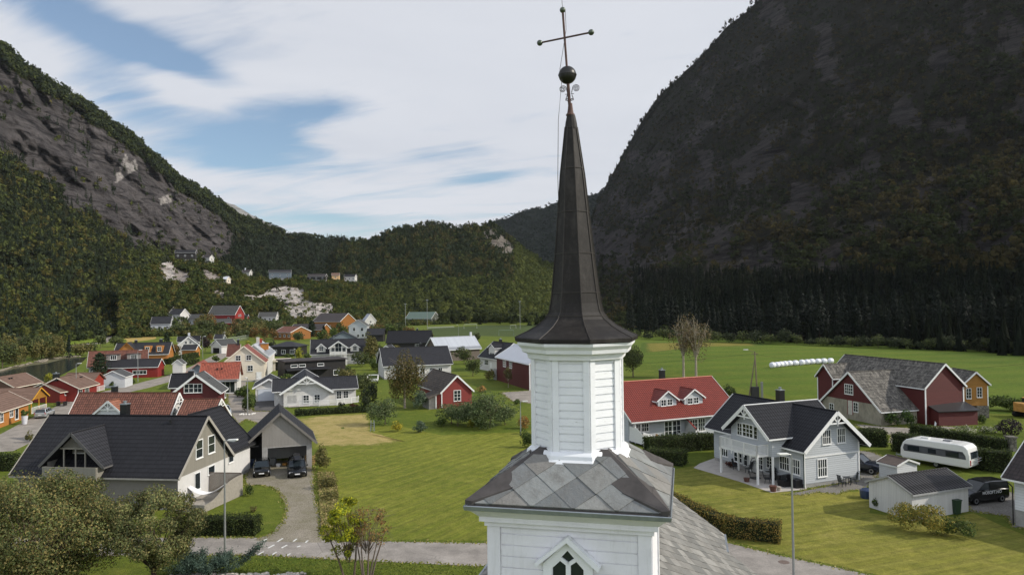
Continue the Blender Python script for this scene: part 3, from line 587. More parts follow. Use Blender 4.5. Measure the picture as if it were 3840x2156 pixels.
GRAV=gravelmat('gravel',c_(150,142,128),c_(128,122,102)); GRAVG=gravelmat('gravel_grey',c_(140,136,130),c_(120,116,108)); CONC=plain('concrete',c_(172,166,158),.85,.2,0,.15,1.2)
P=D['poly']
LAWN=grass('grass_lawn',c_(88,104,26),c_(110,122,34),c_(140,138,60),.16)
FIELD=grass('grass_field',c_(94,104,34),c_(118,121,44),c_(144,138,70),.12,(R(32),1.5,.16),.4)
def px(*pts):  # survey helper: ground points from sight lines
    r=[]
    for u,v in pts:
        x,y,z=ray(u,v); t=-CAM_H/z; r.append((x*t,y*t))
    return r
sheet('field',wobble(px((815,1357),(800,1290),(795,1230),(800,1180),(815,1130),(835,1095),(900,1075),(1000,1070),(1110,1095),(1330,1085),(1400,1075),(1400,1360)),.3,seed=3),FIELD,.006)
sheet('lawn',wobble(px((1690,1366),(1640,1190),(1750,1170),(1850,1205),(2000,1240),(2190,1235),(2190,1290),(2330,1310),(2450,1290),(2700,1400),(2700,1600),(2400,1500),(2200,1444),(1955,1390),(1840,1362)),.2,seed=4),
      grass('grass_lawn_dry',c_(98,104,38),c_(130,126,54),c_(156,146,82),.14,(R(70),1.5,.16),.65),.006)
sheet('pasture',px((1560,846),(1800,850),(2100,862),(2700,885),(3300,920),(3300,1060),(2500,1040),(2000,1010),(1800,960),(1560,900)),grass('grass_pasture',c_(72,92,26),c_(88,106,32),c_(112,114,46),.05,(R(80),14,.25),.35),.006)
STB=NT('mown_stubble',.95,.15); p_=STB.geo(); f_=STB.noise(p_,.35,6,.75,.8); STB.base(STB.mix(1,STB.ramp(f_,[(.3,c_(120,124,52)),(.48,c_(168,150,92)),(.7,c_(190,168,112))]),STB.ramp(STB.noise(p_,6,4,.8),[(.3,.75),(.7,1.2)]),'MULTIPLY'))
def patch(name,pts,z,grass_col,col_a,col_b,seed=0):
    # a patch whose rim breaks up into the grass around it: attribute 'rim' runs 0 at the edge to 1 inside
    pts=[Vector(q) for q in wobble(pts,.45,1.4,seed)]; c=sum(pts,Vector((0,0)))/len(pts); n=len(pts); V=[];T=[]
    for f,e in ((1.12,0),(1.0,.35),(.88,.8),(.6,1),(.05,1)): V+=[(c.x+(q.x-c.x)*f,c.y+(q.y-c.y)*f,z+.004*len(T)/n) for q in pts]; T+=[(e,e,e)]*n
    F=[(i*n+k,i*n+(k+1)%n,(i+1)*n+(k+1)%n,(i+1)*n+k) for i in range(4) for k in range(n)]
    m=NT(name,.95,.15); p=m.geo(); f_=m.noise(p,.35,7,.8,.8); fi=m.noise(p,5,5,.85); mid=m.noise(p,.9,6,.75)
    st=m.ramp(f_,[(.36,col_a),(.6,col_b)]); gr=m.ramp(mid,[(.4,tuple(x*.85 for x in grass_col)),(.6,tuple(x*1.12 for x in grass_col))])
    k=m.math('ADD',m.attr(),m.math('MULTIPLY',m.math('SUBTRACT',m.noise(p,.6,7,.75,.5),.5),2.2)); m.base(m.mix(1,m.mix(m.ramp(k,[(.3,0),(.75,1)]),gr,st),m.ramp(fi,[(.25,.65),(.75,1.35)]),'MULTIPLY')); m.bump(fi,.1,1)
    tag(link(npmesh(name,np.array(V),np.array(F)[:,::-1] if False else np.array(F),m.m,np.array(T)),name),kind='structure')
patch('mown_patch',P['stubble'],.012,c_(104,110,40),c_(132,124,66),c_(166,148,98),5)
sheet('road',wobble(P['road'],.12,1.5,1),ROADM,.016); sheet('driveway',wobble(P['driveway'],.5,1.3,2),GRAV,.020)
sheet('lane',wobble(P['lane'],.3,2,8),LANEM,.012); sheet('garage_forecourt',P['garage_drive'],DARKASP,.020)
sheet('farm_track',wobble(P['farm_track'],.3,2,9),LANEM,.012); sheet('terrace',P['terrace'],CONC,.024); sheet('gravel_yard',wobble(P['gravel_yard'],.35,1.4,4),GRAVG,.016)
sheet('van_yard',wobble(P['van_yard'],.4,1.5,6),GRAVG,.016); sheet('sports_pitch',P['pitch'],grass('grass_pitch',c_(62,74,38),c_(70,82,42),c_(88,92,54),.05),.010)
patch('dry_strip',P['dry_strip'],.014,c_(72,90,30),c_(100,100,40),c_(124,114,54),6)
sheet('meadow',P['left_meadow'],grass('grass_meadow',c_(98,116,34),c_(116,130,44),c_(112,118,52),.03),.010)
sheet('hay_field',wobble(P['hay_field'],3,9,3),grass('grass_hay',c_(150,128,72),c_(168,146,84),c_(120,120,60),.05),.014)
sheet('far_road',P['upper_road'],LANEM,.020); sheet('far_path',P['far_path'],LANEM,.022); sheet('lower_road',P['far_right_road'],LANEM,.012)
st=[Vector(q) for q in D['street']]; Ls=[];Rs=[]
for i,q in enumerate(st):
    d=(st[min(i+1,len(st)-1)]-st[max(i-1,0)]).normalized(); nn=Vector((-d.y,d.x)); wd=3.1 if 0<i<9 else 2.6
    Ls.append(tuple(q+nn*wd)); Rs.append(tuple(q-nn*wd))
sheet('street',Ls+Rs[::-1],LANEM,.016)
WAT=NT('river_water',.12,.5).base(c_(34,44,48)); WAT.bump(WAT.noise(WAT.mapping(WAT.geo(),(1,.5,1)),.9,5,.7),.06,.5)
sheet('river_water',P['river'],WAT.m,.030)
sheet('river_bank',wobble(P['bank'],1.2,3,4),gravelmat('bank_shingle',c_(120,112,92),c_(90,92,58)),.026)
# worn white dashes of the speed hump across the road
DASH=plain('road_paint',c_(205,205,200),.8,.2,0,.3,6)
zc=lambda x,y:((900+x/2.601)/1.49068,(1600+y/2.601)/1.49068)
db=MB()
for seg in (((205,1122),(265,1092)),((275,1183),(335,1150)),((178,1245),(232,1216)),((362,1122),(418,1088)),((405,1182),(460,1152)),((300,1255),(358,1220)),((520,1118),(553,1092)),((555,1172),(592,1160)),((440,1265),(492,1235)),((640,1130),(662,1108))):
    a,b=[Vector(q+(.021,)) for q in px(zc(*seg[0]),zc(*seg[1]))]; d=(b-a).normalized(); s_=Vector((-d.y,d.x,0))*.07
    db.face([a-s_,b-s_,b+s_,a+s_])
tag(db.build('road_marking',DASH,uv=False),kind='structure')
# --- slopes.  colour attribute 'tint': r = bare rock, g = pale rock, b = forest floor
def slope_mat(name,rock_a,rock_b,floor_a,floor_b,scale=1.0):
    n=NT(name,.95,.1); p=n.geo(); at=n.attr(); sp=n.N.new('ShaderNodeSeparateColor'); n.L.new(at,sp.inputs[0])
    f=n.noise(n.mapping(p,(.02*scale,.02*scale,.035*scale),(0,.5,0)),1,9,.72,.8); g=n.noise(p,.09*scale,8,.75,.4)
    st=n.noise(n.mapping(p,(.012*scale,.012*scale,.10*scale),(.35,.5,0)),1,8,.8,1.6)
    rk=n.ramp(n.math('ADD',n.math('MULTIPLY',f,.55),n.math('MULTIPLY',st,.45)),[(.34,rock_a),(.62,rock_b)])
    st2=n.noise(n.mapping(p,(.05*scale,.05*scale,.008*scale),(.2,.3,0)),1,8,.8,1.2); crk=n.mix(1,n.ramp(st,[(.40,.30),(.50,1)]),n.ramp(st2,[(.36,.4),(.47,1)]),'MULTIPLY'); rk=n.mix(1,rk,crk,'MULTIPLY')
    rk=n.mix(n.math('MULTIPLY',sp.outputs[1],n.ramp(g,[(.38,.15),(.6,1)])),rk,c_(214,206,198))
    fl=n.ramp(g,[(.35,floor_a),(.65,floor_b)])
    edge=n.math('ADD',sp.outputs[0],n.math('MULTIPLY',n.math('SUBTRACT',n.noise(p,.035*scale,6,.7),.5),.9)); 
    n.base(n.mix(n.ramp(edge,[(.4,0),(.6,1)]),fl,rk)); n.bump(n.math('ADD',n.math('MULTIPLY',f,1.0),n.math('ADD',n.math('MULTIPLY',st,.8),n.math('MULTIPLY',g,.35))),14/scale,1); return n.m
def inpoly(x,y,pl):
    c=False; j=len(pl)-1
    for i in range(len(pl)):
        if (pl[i][1]>y)!=(pl[j][1]>y) and x<(pl[j][0]-pl[i][0])*(y-pl[i][1])/(pl[j][1]-pl[i][1])+pl[i][0]: c=not c
        j=i
    return c
LAY={}
def fb(p,s,o=5): return noise.fractal(p*s,.9,2.1,o,noise_basis='PERLIN_ORIGINAL')
def layer(name,crest,r0,r1,nu,nt,q,amp,freq,mat,maskf,prof=None,z0=-1.5,seed=0,ragged=1.0):
    us=np.linspace(crest[0][0],crest[-1][0],nu); V=np.zeros((nt+3,nu,3)); Pv=np.zeros((nt+1,nu)); T=np.zeros((nt+3,nu,3))
    for j,u in enumerate(us):
        vc=itp(crest,u); az,e1=az_el(u,vc); a0=itp(r0,u); a1=itp(r1,u); e0=(z0-CAM_H)/a0
        e1+=ragged*.004*fb(Vector((u*.02,seed,3.3)),1)
        ve0=None
        for i in range(nt+1):
            t=i/nt; rt=prof(t,u) if prof else t
            r=a0+(a1-a0)*rt; e=e0+(e1-e0)*t**q
            pt=Vector((math.sin(az)*r,math.cos(az)*r,CAM_H+r*e))
            nz=fb(Vector((pt.x*freq+seed*7,pt.y*freq,pt.z*freq*1.3)),1,6); rid=1-abs(fb(Vector((pt.x*freq*.45,pt.y*freq*.45+seed,pt.z*freq*.25)),1,4))*2
            k=amp*(nz*.6+rid*.5)*min(1,t*4)*(.25 if t>.97 else 1)
            rr=max(.35,1+k/r); d=pt-Vector((0,0,CAM_H)); V[i,j]=(d*rr)+Vector((0,0,CAM_H))
            Pv[i,j]=row_of(pt.x,pt.y,pt.z); m=maskf(u,Pv[i,j],t); T[i,j]=m
        for k_,(fr,dz) in enumerate(((1.12,-.25),(1.5,-.9))):
            z=V[nt,j,2]; V[nt+1+k_,j]=(V[nt,j,0]*fr,V[nt,j,1]*fr,z+dz*abs(z)); T[nt+1+k_,j]=T[nt,j]
    idx=np.arange((nt+3)*nu).reshape(nt+3,nu); F=np.stack([idx[:-1,:-1],idx[:-1,1:],idx[1:,1:],idx[1:,:-1]],-1).reshape(-1,4)
    me=npmesh(name,V.reshape(-1,3),F,mat,T.reshape(-1,3),smooth=True); o=link(me,name); tag(o,kind='structure')
    LAY[name+str(seed)]=(us,V,T,nt); return LAY[name+str(seed)]
FA,FB=c_(44,46,28),c_(66,64,38)
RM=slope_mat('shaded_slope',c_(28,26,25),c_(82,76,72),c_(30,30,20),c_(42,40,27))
LM=slope_mat('left_cliff_rock',c_(46,44,46),c_(118,112,110),c_(46,48,30),c_(66,66,40))
CM=slope_mat('mid_slope',c_(92,88,82),c_(142,132,118),FA,FB); CM2=slope_mat('knoll_slope',c_(78,70,66),c_(168,156,148),FA,FB,3.2)
FM=slope_mat('bare_summit',c_(120,120,118),c_(178,178,172),c_(60,66,50),c_(80,84,66),.35)
streaks=[[(1720,360),(1800,290),(1870,200),(1860,260),(1790,330),(1740,380)],[(1640,600),(1760,540),(1900,480),(1960,500),(1840,570),(1700,640),(1600,700)],[(1930,330),(1990,290),(1980,330),(1930,360)],[(1510,700),(1600,700),(1640,760),(1600,780),(1520,770)],
         [(2050,300),(2140,260),(2300,210),(2250,280),(2110,320)],[(2280,560),(2420,440),(2440,470),(2330,560)]]
def m_right(u,v,t):
    nz=noise.fractal(Vector((u*.011+v*.004,v*.009-u*.004,7)),.8,2.2,5)
    rock=.22+1.1*nz+ (.28 if (1480<u<2000 and 380<v<700) else 0)+(.2 if (u>2250 and v<330) else 0)
    if v>690+(u-1600)*.06: rock-=.8
    if v<60 or t>.96: rock-=.25
    pale=0
    for s in streaks:
        if inpoly(u+34*nz,v+44*nz,s): pale=.10 if nz>-.1 else .03; rock=.5
    return (min(1,max(0,rock)),pale,0)
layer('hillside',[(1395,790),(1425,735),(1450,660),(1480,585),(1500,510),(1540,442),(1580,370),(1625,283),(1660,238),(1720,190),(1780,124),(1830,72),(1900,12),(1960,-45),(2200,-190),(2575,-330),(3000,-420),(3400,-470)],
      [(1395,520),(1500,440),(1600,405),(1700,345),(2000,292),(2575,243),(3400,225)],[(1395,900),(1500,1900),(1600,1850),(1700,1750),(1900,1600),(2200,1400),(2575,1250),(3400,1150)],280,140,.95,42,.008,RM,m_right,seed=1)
def m_left(u,v,t):
    lo=itp([(-300,300),(0,372),(100,445),(200,525),(300,592),(400,622),(450,640),(560,640),(640,560),(1000,300)],u)
    hi=itp([(-300,60),(0,165),(80,200),(160,255),(260,325),(350,400),(440,460),(520,505),(600,575),(640,620),(700,900)],u)
    nz=noise.fractal(Vector((u*.02,v*.02,2)),.8,2.2,4)*22
    if u>640: return (0,0,0)
    r=min(1,max(0,.5+(lo-v+nz*1.4)/46)); bt=itp([(-300,.955),(0,.96),(200,.95),(400,.925),(540,.89),(620,.80)],u)+nz*.0012; r=min(r,max(0,.5+(bt-t)/.04))
    pale=0
    for pl in ([(470/1.49,575/1.49+0),(500/1.49,640/1.49),(430/1.49,690/1.49)],[(290,440),(340,400),(348,425),(330,435),(300,447)],[(285,330),(345,345),(345,355),(290,345)],[(400,500),(435,485),(430,510),(405,515)]):
        if inpoly(u,v,pl): pale=.9
    return (r,pale,0)
layer('hillside',[(-300,-60),(-150,20),(0,118),(60,166),(150,226),(250,288),(330,346),(400,406),(470,461),(540,503),(600,548),(650,564),(700,580),(760,594),(850,603),(930,612),(1000,625)],
      [(-300,330),(0,352),(100,372),(250,430),(400,560),(640,700),(1000,900)],[(-300,800),(0,950),(400,1150),(640,1350),(1000,1700)],320,170,1,46,.014,LM,m_left,prof=lambda t,u:(t*1.25 if t<.5 else .625+(t-.5)*.5)/.875,seed=2)
def m_no(u,v,t): return (0,0,0)
layer('mountain',[(430,470),(540,500),(575,512),(625,534),(655,553),(700,575),(760,600)],[(430,2500),(760,2500)],[(430,3600),(760,3600)],50,24,1,40,.004,FM,lambda u,v,t:(1,.3,0),seed=3)
layer('hillside',[(1120,600),(1240,562),(1300,537),(1350,524),(1400,513),(1480,490),(1520,478),(1600,440)],[(1120,1900),(1600,1900)],[(1120,2700),(1600,2700)],60,30,1,30,.004,slope_mat('far_forest_slope',c_(44,46,48),c_(60,62,62),c_(30,36,32),c_(42,48,40),.5),lambda u,v,t:(.35 if 600<v<640 else .05,0,0),seed=4)
def m_mid(u,v,t):
    r=0
    if inpoly(u,v,[(1205,585),(1240,575),(1285,610),(1300,640),(1270,650),(1235,625)]): r=.8
    return (r,.3*r,0)
layer('hillside',[(820,650),(860,616),(920,610),(950,602),(1000,580),(1060,569),(1100,566),(1150,573),(1200,570),(1240,572),(1270,590),(1290,608),(1330,642),(1390,682),(1430,702),(1500,740)],
      [(820,640),(1100,590),(1500,560)],[(820,1150),(1100,1080),(1300,980),(1500,850)],120,60,.8,10,.012,CM,m_mid,seed=5)
RK1=[(577,1340/1.49*0+670),(620,650),(690,720),(700,770)]
def b6(x,y): return ((500+x/2.576)/1.49068,(850+y/2.576)/1.49068)
rockp=[[b6(*q) for q in pl] for pl in ([(200,245),(330,285),(400,400),(540,440),(530,540),(500,585),(410,565),(300,530),(270,440),(215,330)],[(690,420),(870,480),(850,540),(700,500)],
      [(1340,600),(1480,580),(1640,610),(1640,700),(1760,740),(1920,745),(1925,850),(1800,880),(1520,925),(1490,860),(1430,740),(1340,700),(1150,720),(1070,690),(1080,650),(1200,680)],[(330,740),(430,800),(420,815),(340,760)],[(790,620),(870,640),(860,700),(800,680)])]
def m_knoll(u,v,t):
    nz=noise.fractal(Vector((u*.03,v*.03,4)),.8,2.2,4)*8
    for i,pl in enumerate(rockp):
        if inpoly(u+nz*.6,v+nz*.6,pl): 
            return (1,1.0 if (i==2 and v>668) or (i==0 and u<b6(390,0)[0]) or i==3 else .35,0)
    return (0,0,0)
layer('hillside',[(300,700),(380,668),(430,655),(470,650),(530,660),(560,663),(600,690),(650,700),(700,702),(760,704),(850,705),(905,712),(950,735),(1000,764),(1060,785),(1110,805),(1180,830)],
      [(300,430),(450,440),(600,455),(830,470),(1000,520),(1180,560)],[(300,560),(450,640),(700,680),(900,700),(1180,640)],190,100,1.0,12,.045,CM2,m_knoll,seed=6)
# unseen ridge added beyond the right edge, shaped to shade the foot of the slope
nu,nt=60,30; V=np.zeros((nt+2,nu,3))
for j in range(nu):
    s_=j/(nu-1); fx=250+s_*170; fy=330-s_*620
    for i in range(nt+2):
        t=min(i,nt)/nt; x=fx+t*430; y=fy+t*70; z=-2+395*(t**.9)*(1-.25*s_)+fb(Vector((x*.012,y*.012,5)),1)*24*min(1,t*3)
        if i==nt+1: x+=200; z-=250
        V[i,j]=(x,y,z)
idx=np.arange((nt+2)*nu).reshape(nt+2,nu); Fq=np.stack([idx[:-1,:-1],idx[:-1,1:],idx[1:,1:],idx[1:,:-1]],-1).reshape(-1,4)
T=np.zeros((len(V.reshape(-1,3)),3)); T[:,0]=.3
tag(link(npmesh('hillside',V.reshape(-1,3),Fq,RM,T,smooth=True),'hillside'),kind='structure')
# --- woods on the slopes
def conifer_np(rg,tiers=7,k=7):
    V=[];F=[]
    for i in range(tiers):
        z=.05+.88*i/tiers; r=.27*(1-i/tiers)**.9*(1+rg.normal()*.12)+.015; ph=rg.random()*6.28
        for a in range(k):
            t=ph+a*6.283/k; dr=r*(.65+.6*rg.random()); dz=.07+.05*rg.random(); w_=.45
            p0=(0,0,z+.10); b=(math.cos(t)*dr,math.sin(t)*dr,z-dz); l=(math.cos(t-w_)*dr*.75,math.sin(t-w_)*dr*.75,z-.02); r_=(math.cos(t+w_)*dr*.75,math.sin(t+w_)*dr*.75,z-.02)
            n=len(V); V+=[p0,l,b,r_]; F.append((n,n+1,n+2,n+3))
    n=len(V); V+=[(.03,0,.85),(-.03,.02,.85),(0,0,1.02),(0,-.03,.85)]; F.append((n,n+1,n+2,n+3))
    return np.array(V),np.array(F)
def decid_np(rg,n=60,sz=.17,shape=(.36,.36,.40),cz=.58,lobes=6):
    L=[(rg.normal(0,.45,3)) for _ in range(lobes)]; V=[];F=[]
    for i in range(n):
        d=rg.normal(size=3); d/=np.linalg.norm(d); 
        if d[2]<-.5: d[2]*=-.6
        l=L[rg.integers(lobes)]; c=d*.62*(.75+.35*rg.random())+l*.55; nrm=np.linalg.norm(c); c=c/max(1,nrm/1.05)
        c=c*np.array(shape)+np.array([0,0,cz]); nn=d+rg.normal(0,.35,3); nn/=np.linalg.norm(nn)
        a=np.cross(nn,[.3,.2,1]); a/=np.linalg.norm(a)+1e-6; b=np.cross(nn,a); s_=sz*(.55+.8*rg.random()); m=len(V)
        th=rg.random()*3; a,b=a*math.cos(th)+b*math.sin(th),b*math.cos(th)-a*math.sin(th)
        V+=[c-a*s_*.5,c-b*s_*.45,c+a*s_*.5+nn*.02,c+b*s_*.45]; F.append((m,m+1,m+2,m+3))
    return np.array(V),np.array(F)
CONF=[conifer_np(rng,5,5) for _ in range(4)]; DECF=[decid_np(rng,22,.26) for _ in range(6)]
CON=[conifer_np(rng,11,8) for _ in range(5)]; DEC=[decid_np(rng,64) for _ in range(6)]; TALLD=[decid_np(rng,64,.15,(.25,.25,.47),.55) for _ in range(4)]
LEAF=NT('wood_leaves',.9,.1); LEAF.base(LEAF.attr()); tr_=LEAF.N.new('ShaderNodeBsdfTranslucent'); LEAF.L.new(LEAF.attr(),tr_.inputs[0]); ms_=LEAF.N.new('ShaderNodeMixShader'); ms_.inputs[0].default_value=.42; LEAF.L.new(LEAF.b.outputs[0],ms_.inputs[1]); LEAF.L.new(tr_.outputs[0],ms_.inputs[2]); LEAF.L.new(ms_.outputs[0],LEAF.N['Material Output'].inputs[0]); LEAF=LEAF.m
def forest(name,label,lay,count,rule,seed,lo=0,hi=1):
    us,V,T,nt=lay; rg=np.random.default_rng(seed); Vs=[];Fs=[];Cs=[];n0=0; made=0; tries=0
    while made<count and tries<count*14:
        tries+=1; fj=rg.random()*(len(us)-1.001); fi=(lo+(hi-lo)*rg.random()**.9)*(nt-.001); i=int(fi); j=int(fj); a=fi-i; b=fj-j
        p=(V[i,j]*(1-a)*(1-b)+V[i+1,j]*a*(1-b)+V[i,j+1]*(1-a)*b+V[i+1,j+1]*a*b); m=T[i,j]*(1-a)*(1-b)+T[i+1,j]*a*(1-b)+T[i,j+1]*(1-a)*b+T[i+1,j+1]*a*b
        u=us[j]*(1-b)+us[j+1]*b; r=math.hypot(p[0],p[1]); v=row_of(p[0],p[1],p[2])
        out=rule(u,v,fi/nt,m,r,rg)
        if out is None: continue
        kind,h,wd,c=out; P_={'c':CON,'d':DEC,'t':TALLD,'fc':CONF,'fd':DECF}[kind]; vv,ff=P_[rg.integers(len(P_))]
        an=rg.random()*6.28; ca,sa=math.cos(an),math.sin(an); q=vv.copy(); x=q[:,0]*ca-q[:,1]*sa; y=q[:,0]*sa+q[:,1]*ca
        W=np.stack([x*wd+p[0],y*wd+p[1],q[:,2]*h+p[2]-h*.06],1); Vs.append(W); Fs.append(ff+n0); n0+=len(W)
        cc=np.array(c)*(1+rg.normal(0,.12))*np.ones((len(W),3)); cc*= (1+rg.normal(0,.14,(len(W)//4,1))).repeat(4,0)[:len(W)]; Cs.append(np.clip(cc,.004,.5)); made+=1
    me=npmesh(name,np.concatenate(Vs),np.concatenate(Fs),LEAF,np.concatenate(Cs)); o=link(me,name); tag(o,label,'woodland',kind='stuff'); return o
def gcol(rg,*cs):
    i=rg.integers(len(cs)); j=rg.integers(len(cs)); t=rg.random(); return tuple(cs[i][k]*(1-t)+cs[j][k]*t for k in range(3))
DKG=c_(54,62,40);OLV=c_(80,88,50);MOSS=c_(96,101,52);GOLD=c_(98,92,50);RUST=c_(86,80,52);BLUG=c_(58,68,52); DCON=c_(39,46,33)
def pcol(u,v,rg,A,B,s=.022):
    k=noise.fractal(Vector((u*s,v*s*1.6,11)),.8,2.1,3)+rg.normal(0,.28); return gcol(rg,*(A if k<0.05 else B))
def r_left(u,v,t,m,r,rg):
    if rg.random()<(.0 if m[0]<.12 else (.55 if m[0]<.45 else (.85 if m[0]<.85 else .965))): return None
    near=t<.55
    if v<itp([(0,300),(450,600)],u)-0 and m[0]<.5 and t>.8:
        return ('fd',rg.uniform(7,11),rg.uniform(8,12),gcol(rg,OLV,BLUG,DKG))
    if u<330:
        k=.55+.45*min(1,r/900)
        if rg.random()<.4: return ('fc',k*rg.uniform(9,15),k*rg.uniform(8,11),gcol(rg,DCON,DKG,BLUG))
        return ('fd',k*rg.uniform(7,11),k*rg.uniform(7,11),pcol(u,v,rg,(DKG,OLV,BLUG,DKG),(OLV,MOSS,GOLD)))
    if u<560: return ('fd' if rg.random()<.6 else 'fc',rg.uniform(7,11),rg.uniform(8,11),pcol(u,v,rg,(DKG,BLUG,OLV),(OLV,MOSS)))
    return ('fc' if rg.random()<.55 else 'fd',rg.uniform(9,14),rg.uniform(10,14),gcol(rg,DKG,BLUG,DCON,BLUG))
forest('forest','mixed wood of spruce and yellowing birch on the left valley side',LAY['hillside2'],14000,r_left,21)
def r_band(u,v,t,m,r,rg):
    if m[0]>.6 or u>660: return None
    return ('fd' if rg.random()<.75 else 'fc',rg.uniform(8,13),rg.uniform(9,13),gcol(rg,OLV,BLUG,DKG))
forest('forest','strip of trees along the top of the left cliff',LAY['hillside2'],2600,r_band,26,.86,1)
def r_right(u,v,t,m,r,rg):
    low=u>1588 and v>690+(u-1600)*.03
    if not low and m[0]>.62 and rg.random()<.9: return None
    if not low and rg.random()<.05: return None
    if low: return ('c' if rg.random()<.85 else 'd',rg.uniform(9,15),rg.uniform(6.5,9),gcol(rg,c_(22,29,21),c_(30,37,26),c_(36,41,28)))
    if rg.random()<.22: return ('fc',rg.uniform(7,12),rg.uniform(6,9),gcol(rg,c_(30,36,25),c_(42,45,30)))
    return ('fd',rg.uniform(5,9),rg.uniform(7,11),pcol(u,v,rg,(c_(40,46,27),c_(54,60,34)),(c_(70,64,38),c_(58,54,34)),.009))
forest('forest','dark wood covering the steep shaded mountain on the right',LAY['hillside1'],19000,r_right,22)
forest('forest','trees standing out along the skyline of the right mountain',LAY['hillside1'],900,lambda u,v,t,m,r,rg:('d' if rg.random()<.6 else 'c',rg.uniform(9,20),rg.uniform(9,15),gcol(rg,c_(40,44,30),c_(50,50,34))),28,.965,1)
def r_mid(u,v,t,m,r,rg):
    if m[0]>.5 and rg.random()<.85: return None
    if t<.35 or u>1290: return ('fd',rg.uniform(6,10),rg.uniform(7,11),pcol(u,v,rg,(OLV,DKG),(OLV,MOSS)) if u<1300 else gcol(rg,MOSS,OLV,OLV))
    return (('fd','fd','fc')[rg.integers(3)],rg.uniform(6,11),rg.uniform(6,10),pcol(u,v,rg,(DKG,BLUG,DKG),(OLV,DKG,c_(90,84,54))))
forest('forest','wooded round hill in the middle of the valley',LAY['hillside5'],11000,r_mid,23)
CLEAR2=[((560+x/4.519)/1.49068,(1100+y/4.519)/1.49068,w_/4.519/1.49) for x,y,w_ in ((1300,500,480),(1600,480,130),(1240,565,260),(2010,495,290),(190,655,290),(410,645,150),(480,445,250),(870,565,350))]
CLEAR=[(b6(x,y)[0],b6(x,y)[1],w_/2.576/1.49) for x,y,w_ in ((510,322,165),(735,335,75),(1108,402,75),(1420,492,190),(1780,512,170),(1965,490,70),(2115,525,105),(918,545,42))]
def r_knoll(u,v,t,m,r,rg):
    if m[0]>.3 and rg.random()<.93: return None
    for hx,hy,hw_ in CLEAR:
        if abs(u-hx)<hw_*.6+3 and hy-14<v<hy+9: return None
    for hx,hy,hw_ in CLEAR2:
        if abs(u-hx)<hw_*.6+4 and hy-hw_*.45-6<v<hy+5: return None
    return ('fd' if rg.random()<.85 else 'fc',rg.uniform(2.6,5.5),rg.uniform(3.4,6.5),pcol(u,v,rg,(OLV,DKG,c_(72,84,44)),(MOSS,OLV,c_(104,96,54)),.04))
forest('forest','bushy broadleaf wood on the knolls below the hillside houses',LAY['hillside6'],9000,r_knoll,24)
forest('forest','far dark forest on the distant ridge behind the spire',LAY['hillside4'],3500,lambda u,v,t,m,r,rg:('fd',rg.uniform(10,16),rg.uniform(12,20),gcol(rg,c_(34,42,34),c_(44,52,42))),25)
# floor belt between the pitch and the mid hill
def belt(name,label,quad,count,seed,cs,hr=(8,14)):
    rg=np.random.default_rng(seed); Vs=[];Fs=[];Cs=[];n0=0
    for _ in range(count):
        a,b=rg.random(),rg.random(); x=(quad[0][0]*(1-a)+quad[1][0]*a)*(1-b)+(quad[3][0]*(1-a)+quad[2][0]*a)*b; y=(quad[0][1]*(1-a)+quad[1][1]*a)*(1-b)+(quad[3][1]*(1-a)+quad[2][1]*a)*b
        vv,ff=(DEC if rg.random()<.8 else CON)[rg.integers(5)]; h=rg.uniform(*hr); wd=h*rg.uniform(.9,1.3); an=rg.random()*6.28; ca,sa=math.cos(an),math.sin(an)
        W=np.stack([(vv[:,0]*ca-vv[:,1]*sa)*wd+x,(vv[:,0]*sa+vv[:,1]*ca)*wd+y,vv[:,2]*h-h*.12],1); Vs.append(W); Fs.append(ff+n0); n0+=len(W)
        c=np.array(gcol(rg,*cs))*np.ones((len(W),3))*(1+rg.normal(0,.2)); c*=(1+rg.normal(0,.14,(len(W)//4,1))).repeat(4,0)[:len(W)]; Cs.append(np.clip(c,.004,.5))
    tag(link(npmesh(name,np.concatenate(Vs),np.concatenate(Fs),LEAF,np.concatenate(Cs)),name),label,'woodland',kind='stuff')
belt('thicket','low dark thicket along the far edge of the sports pitch',px((1000,812),(1420,822),(1420,800),(1000,792)),500,31,(c_(40,46,28),OLV,c_(56,62,34),DKG),(6,11))
belt('thicket','brush on the valley floor below the left wood',px((-200,852),(420,820),(420,806),(-200,840)),260,32,(OLV,MOSS,RUST,DKG),(5,9))
belt('thicket','garden trees and bushes merging between the village and the knolls',px((430,846),(1000,842),(1000,815),(430,818)),230,33,(OLV,c_(80,92,44),MOSS,RUST,DKG),(4,8))
# ---------------------------------------------------------------- church
TX,TY,TYAW,TA,TZ=D['tower']
CW=NT('church_white_paint',.55,.3); v_=CW.coord(); CW.base(CW.mix(CW.ramp(CW.noise(CW.mapping(v_,(1,1,.15)),5,7,.75,.4),[(.52,0),(.7,.35)]),CW.ramp(CW.noise(v_,1.4,6,.7),[(.3,(.71,.70,.73)),(.7,(.81,.80,.83))]),(.50,.50,.47))); CW.bump(CW.noise(CW.mapping(v_,(2,2,12)),3,6,.7),.006,.7); CW=CW.m
def worn_white(name):
    n=NT(name,.6,.3); v=n.coord(); f=n.noise(v,1.6,6,.7); g=n.noise(n.mapping(v,(1,1,7)),3.5,7,.8,.8)
    b=n.ramp(f,[(.3,(.74,.75,.765)),(.7,(.82,.83,.84))]); n.base(n.mix(n.ramp(g,[(.60,0),(.70,.75)]),b,(.30,.29,.26))); n.bump(n.noise(n.mapping(v,(2,2,14)),3,6,.7),.006,.8); return n.m
CWW=worn_white('church_worn_boards')
SPM=NT('spire_sheet_metal',.58,.22,0); v_=SPM.coord(); f_=SPM.noise(SPM.mapping(v_,(1,1,.35)),2.2,7,.75,.6); g_=SPM.noise(v_,9,4,.7)
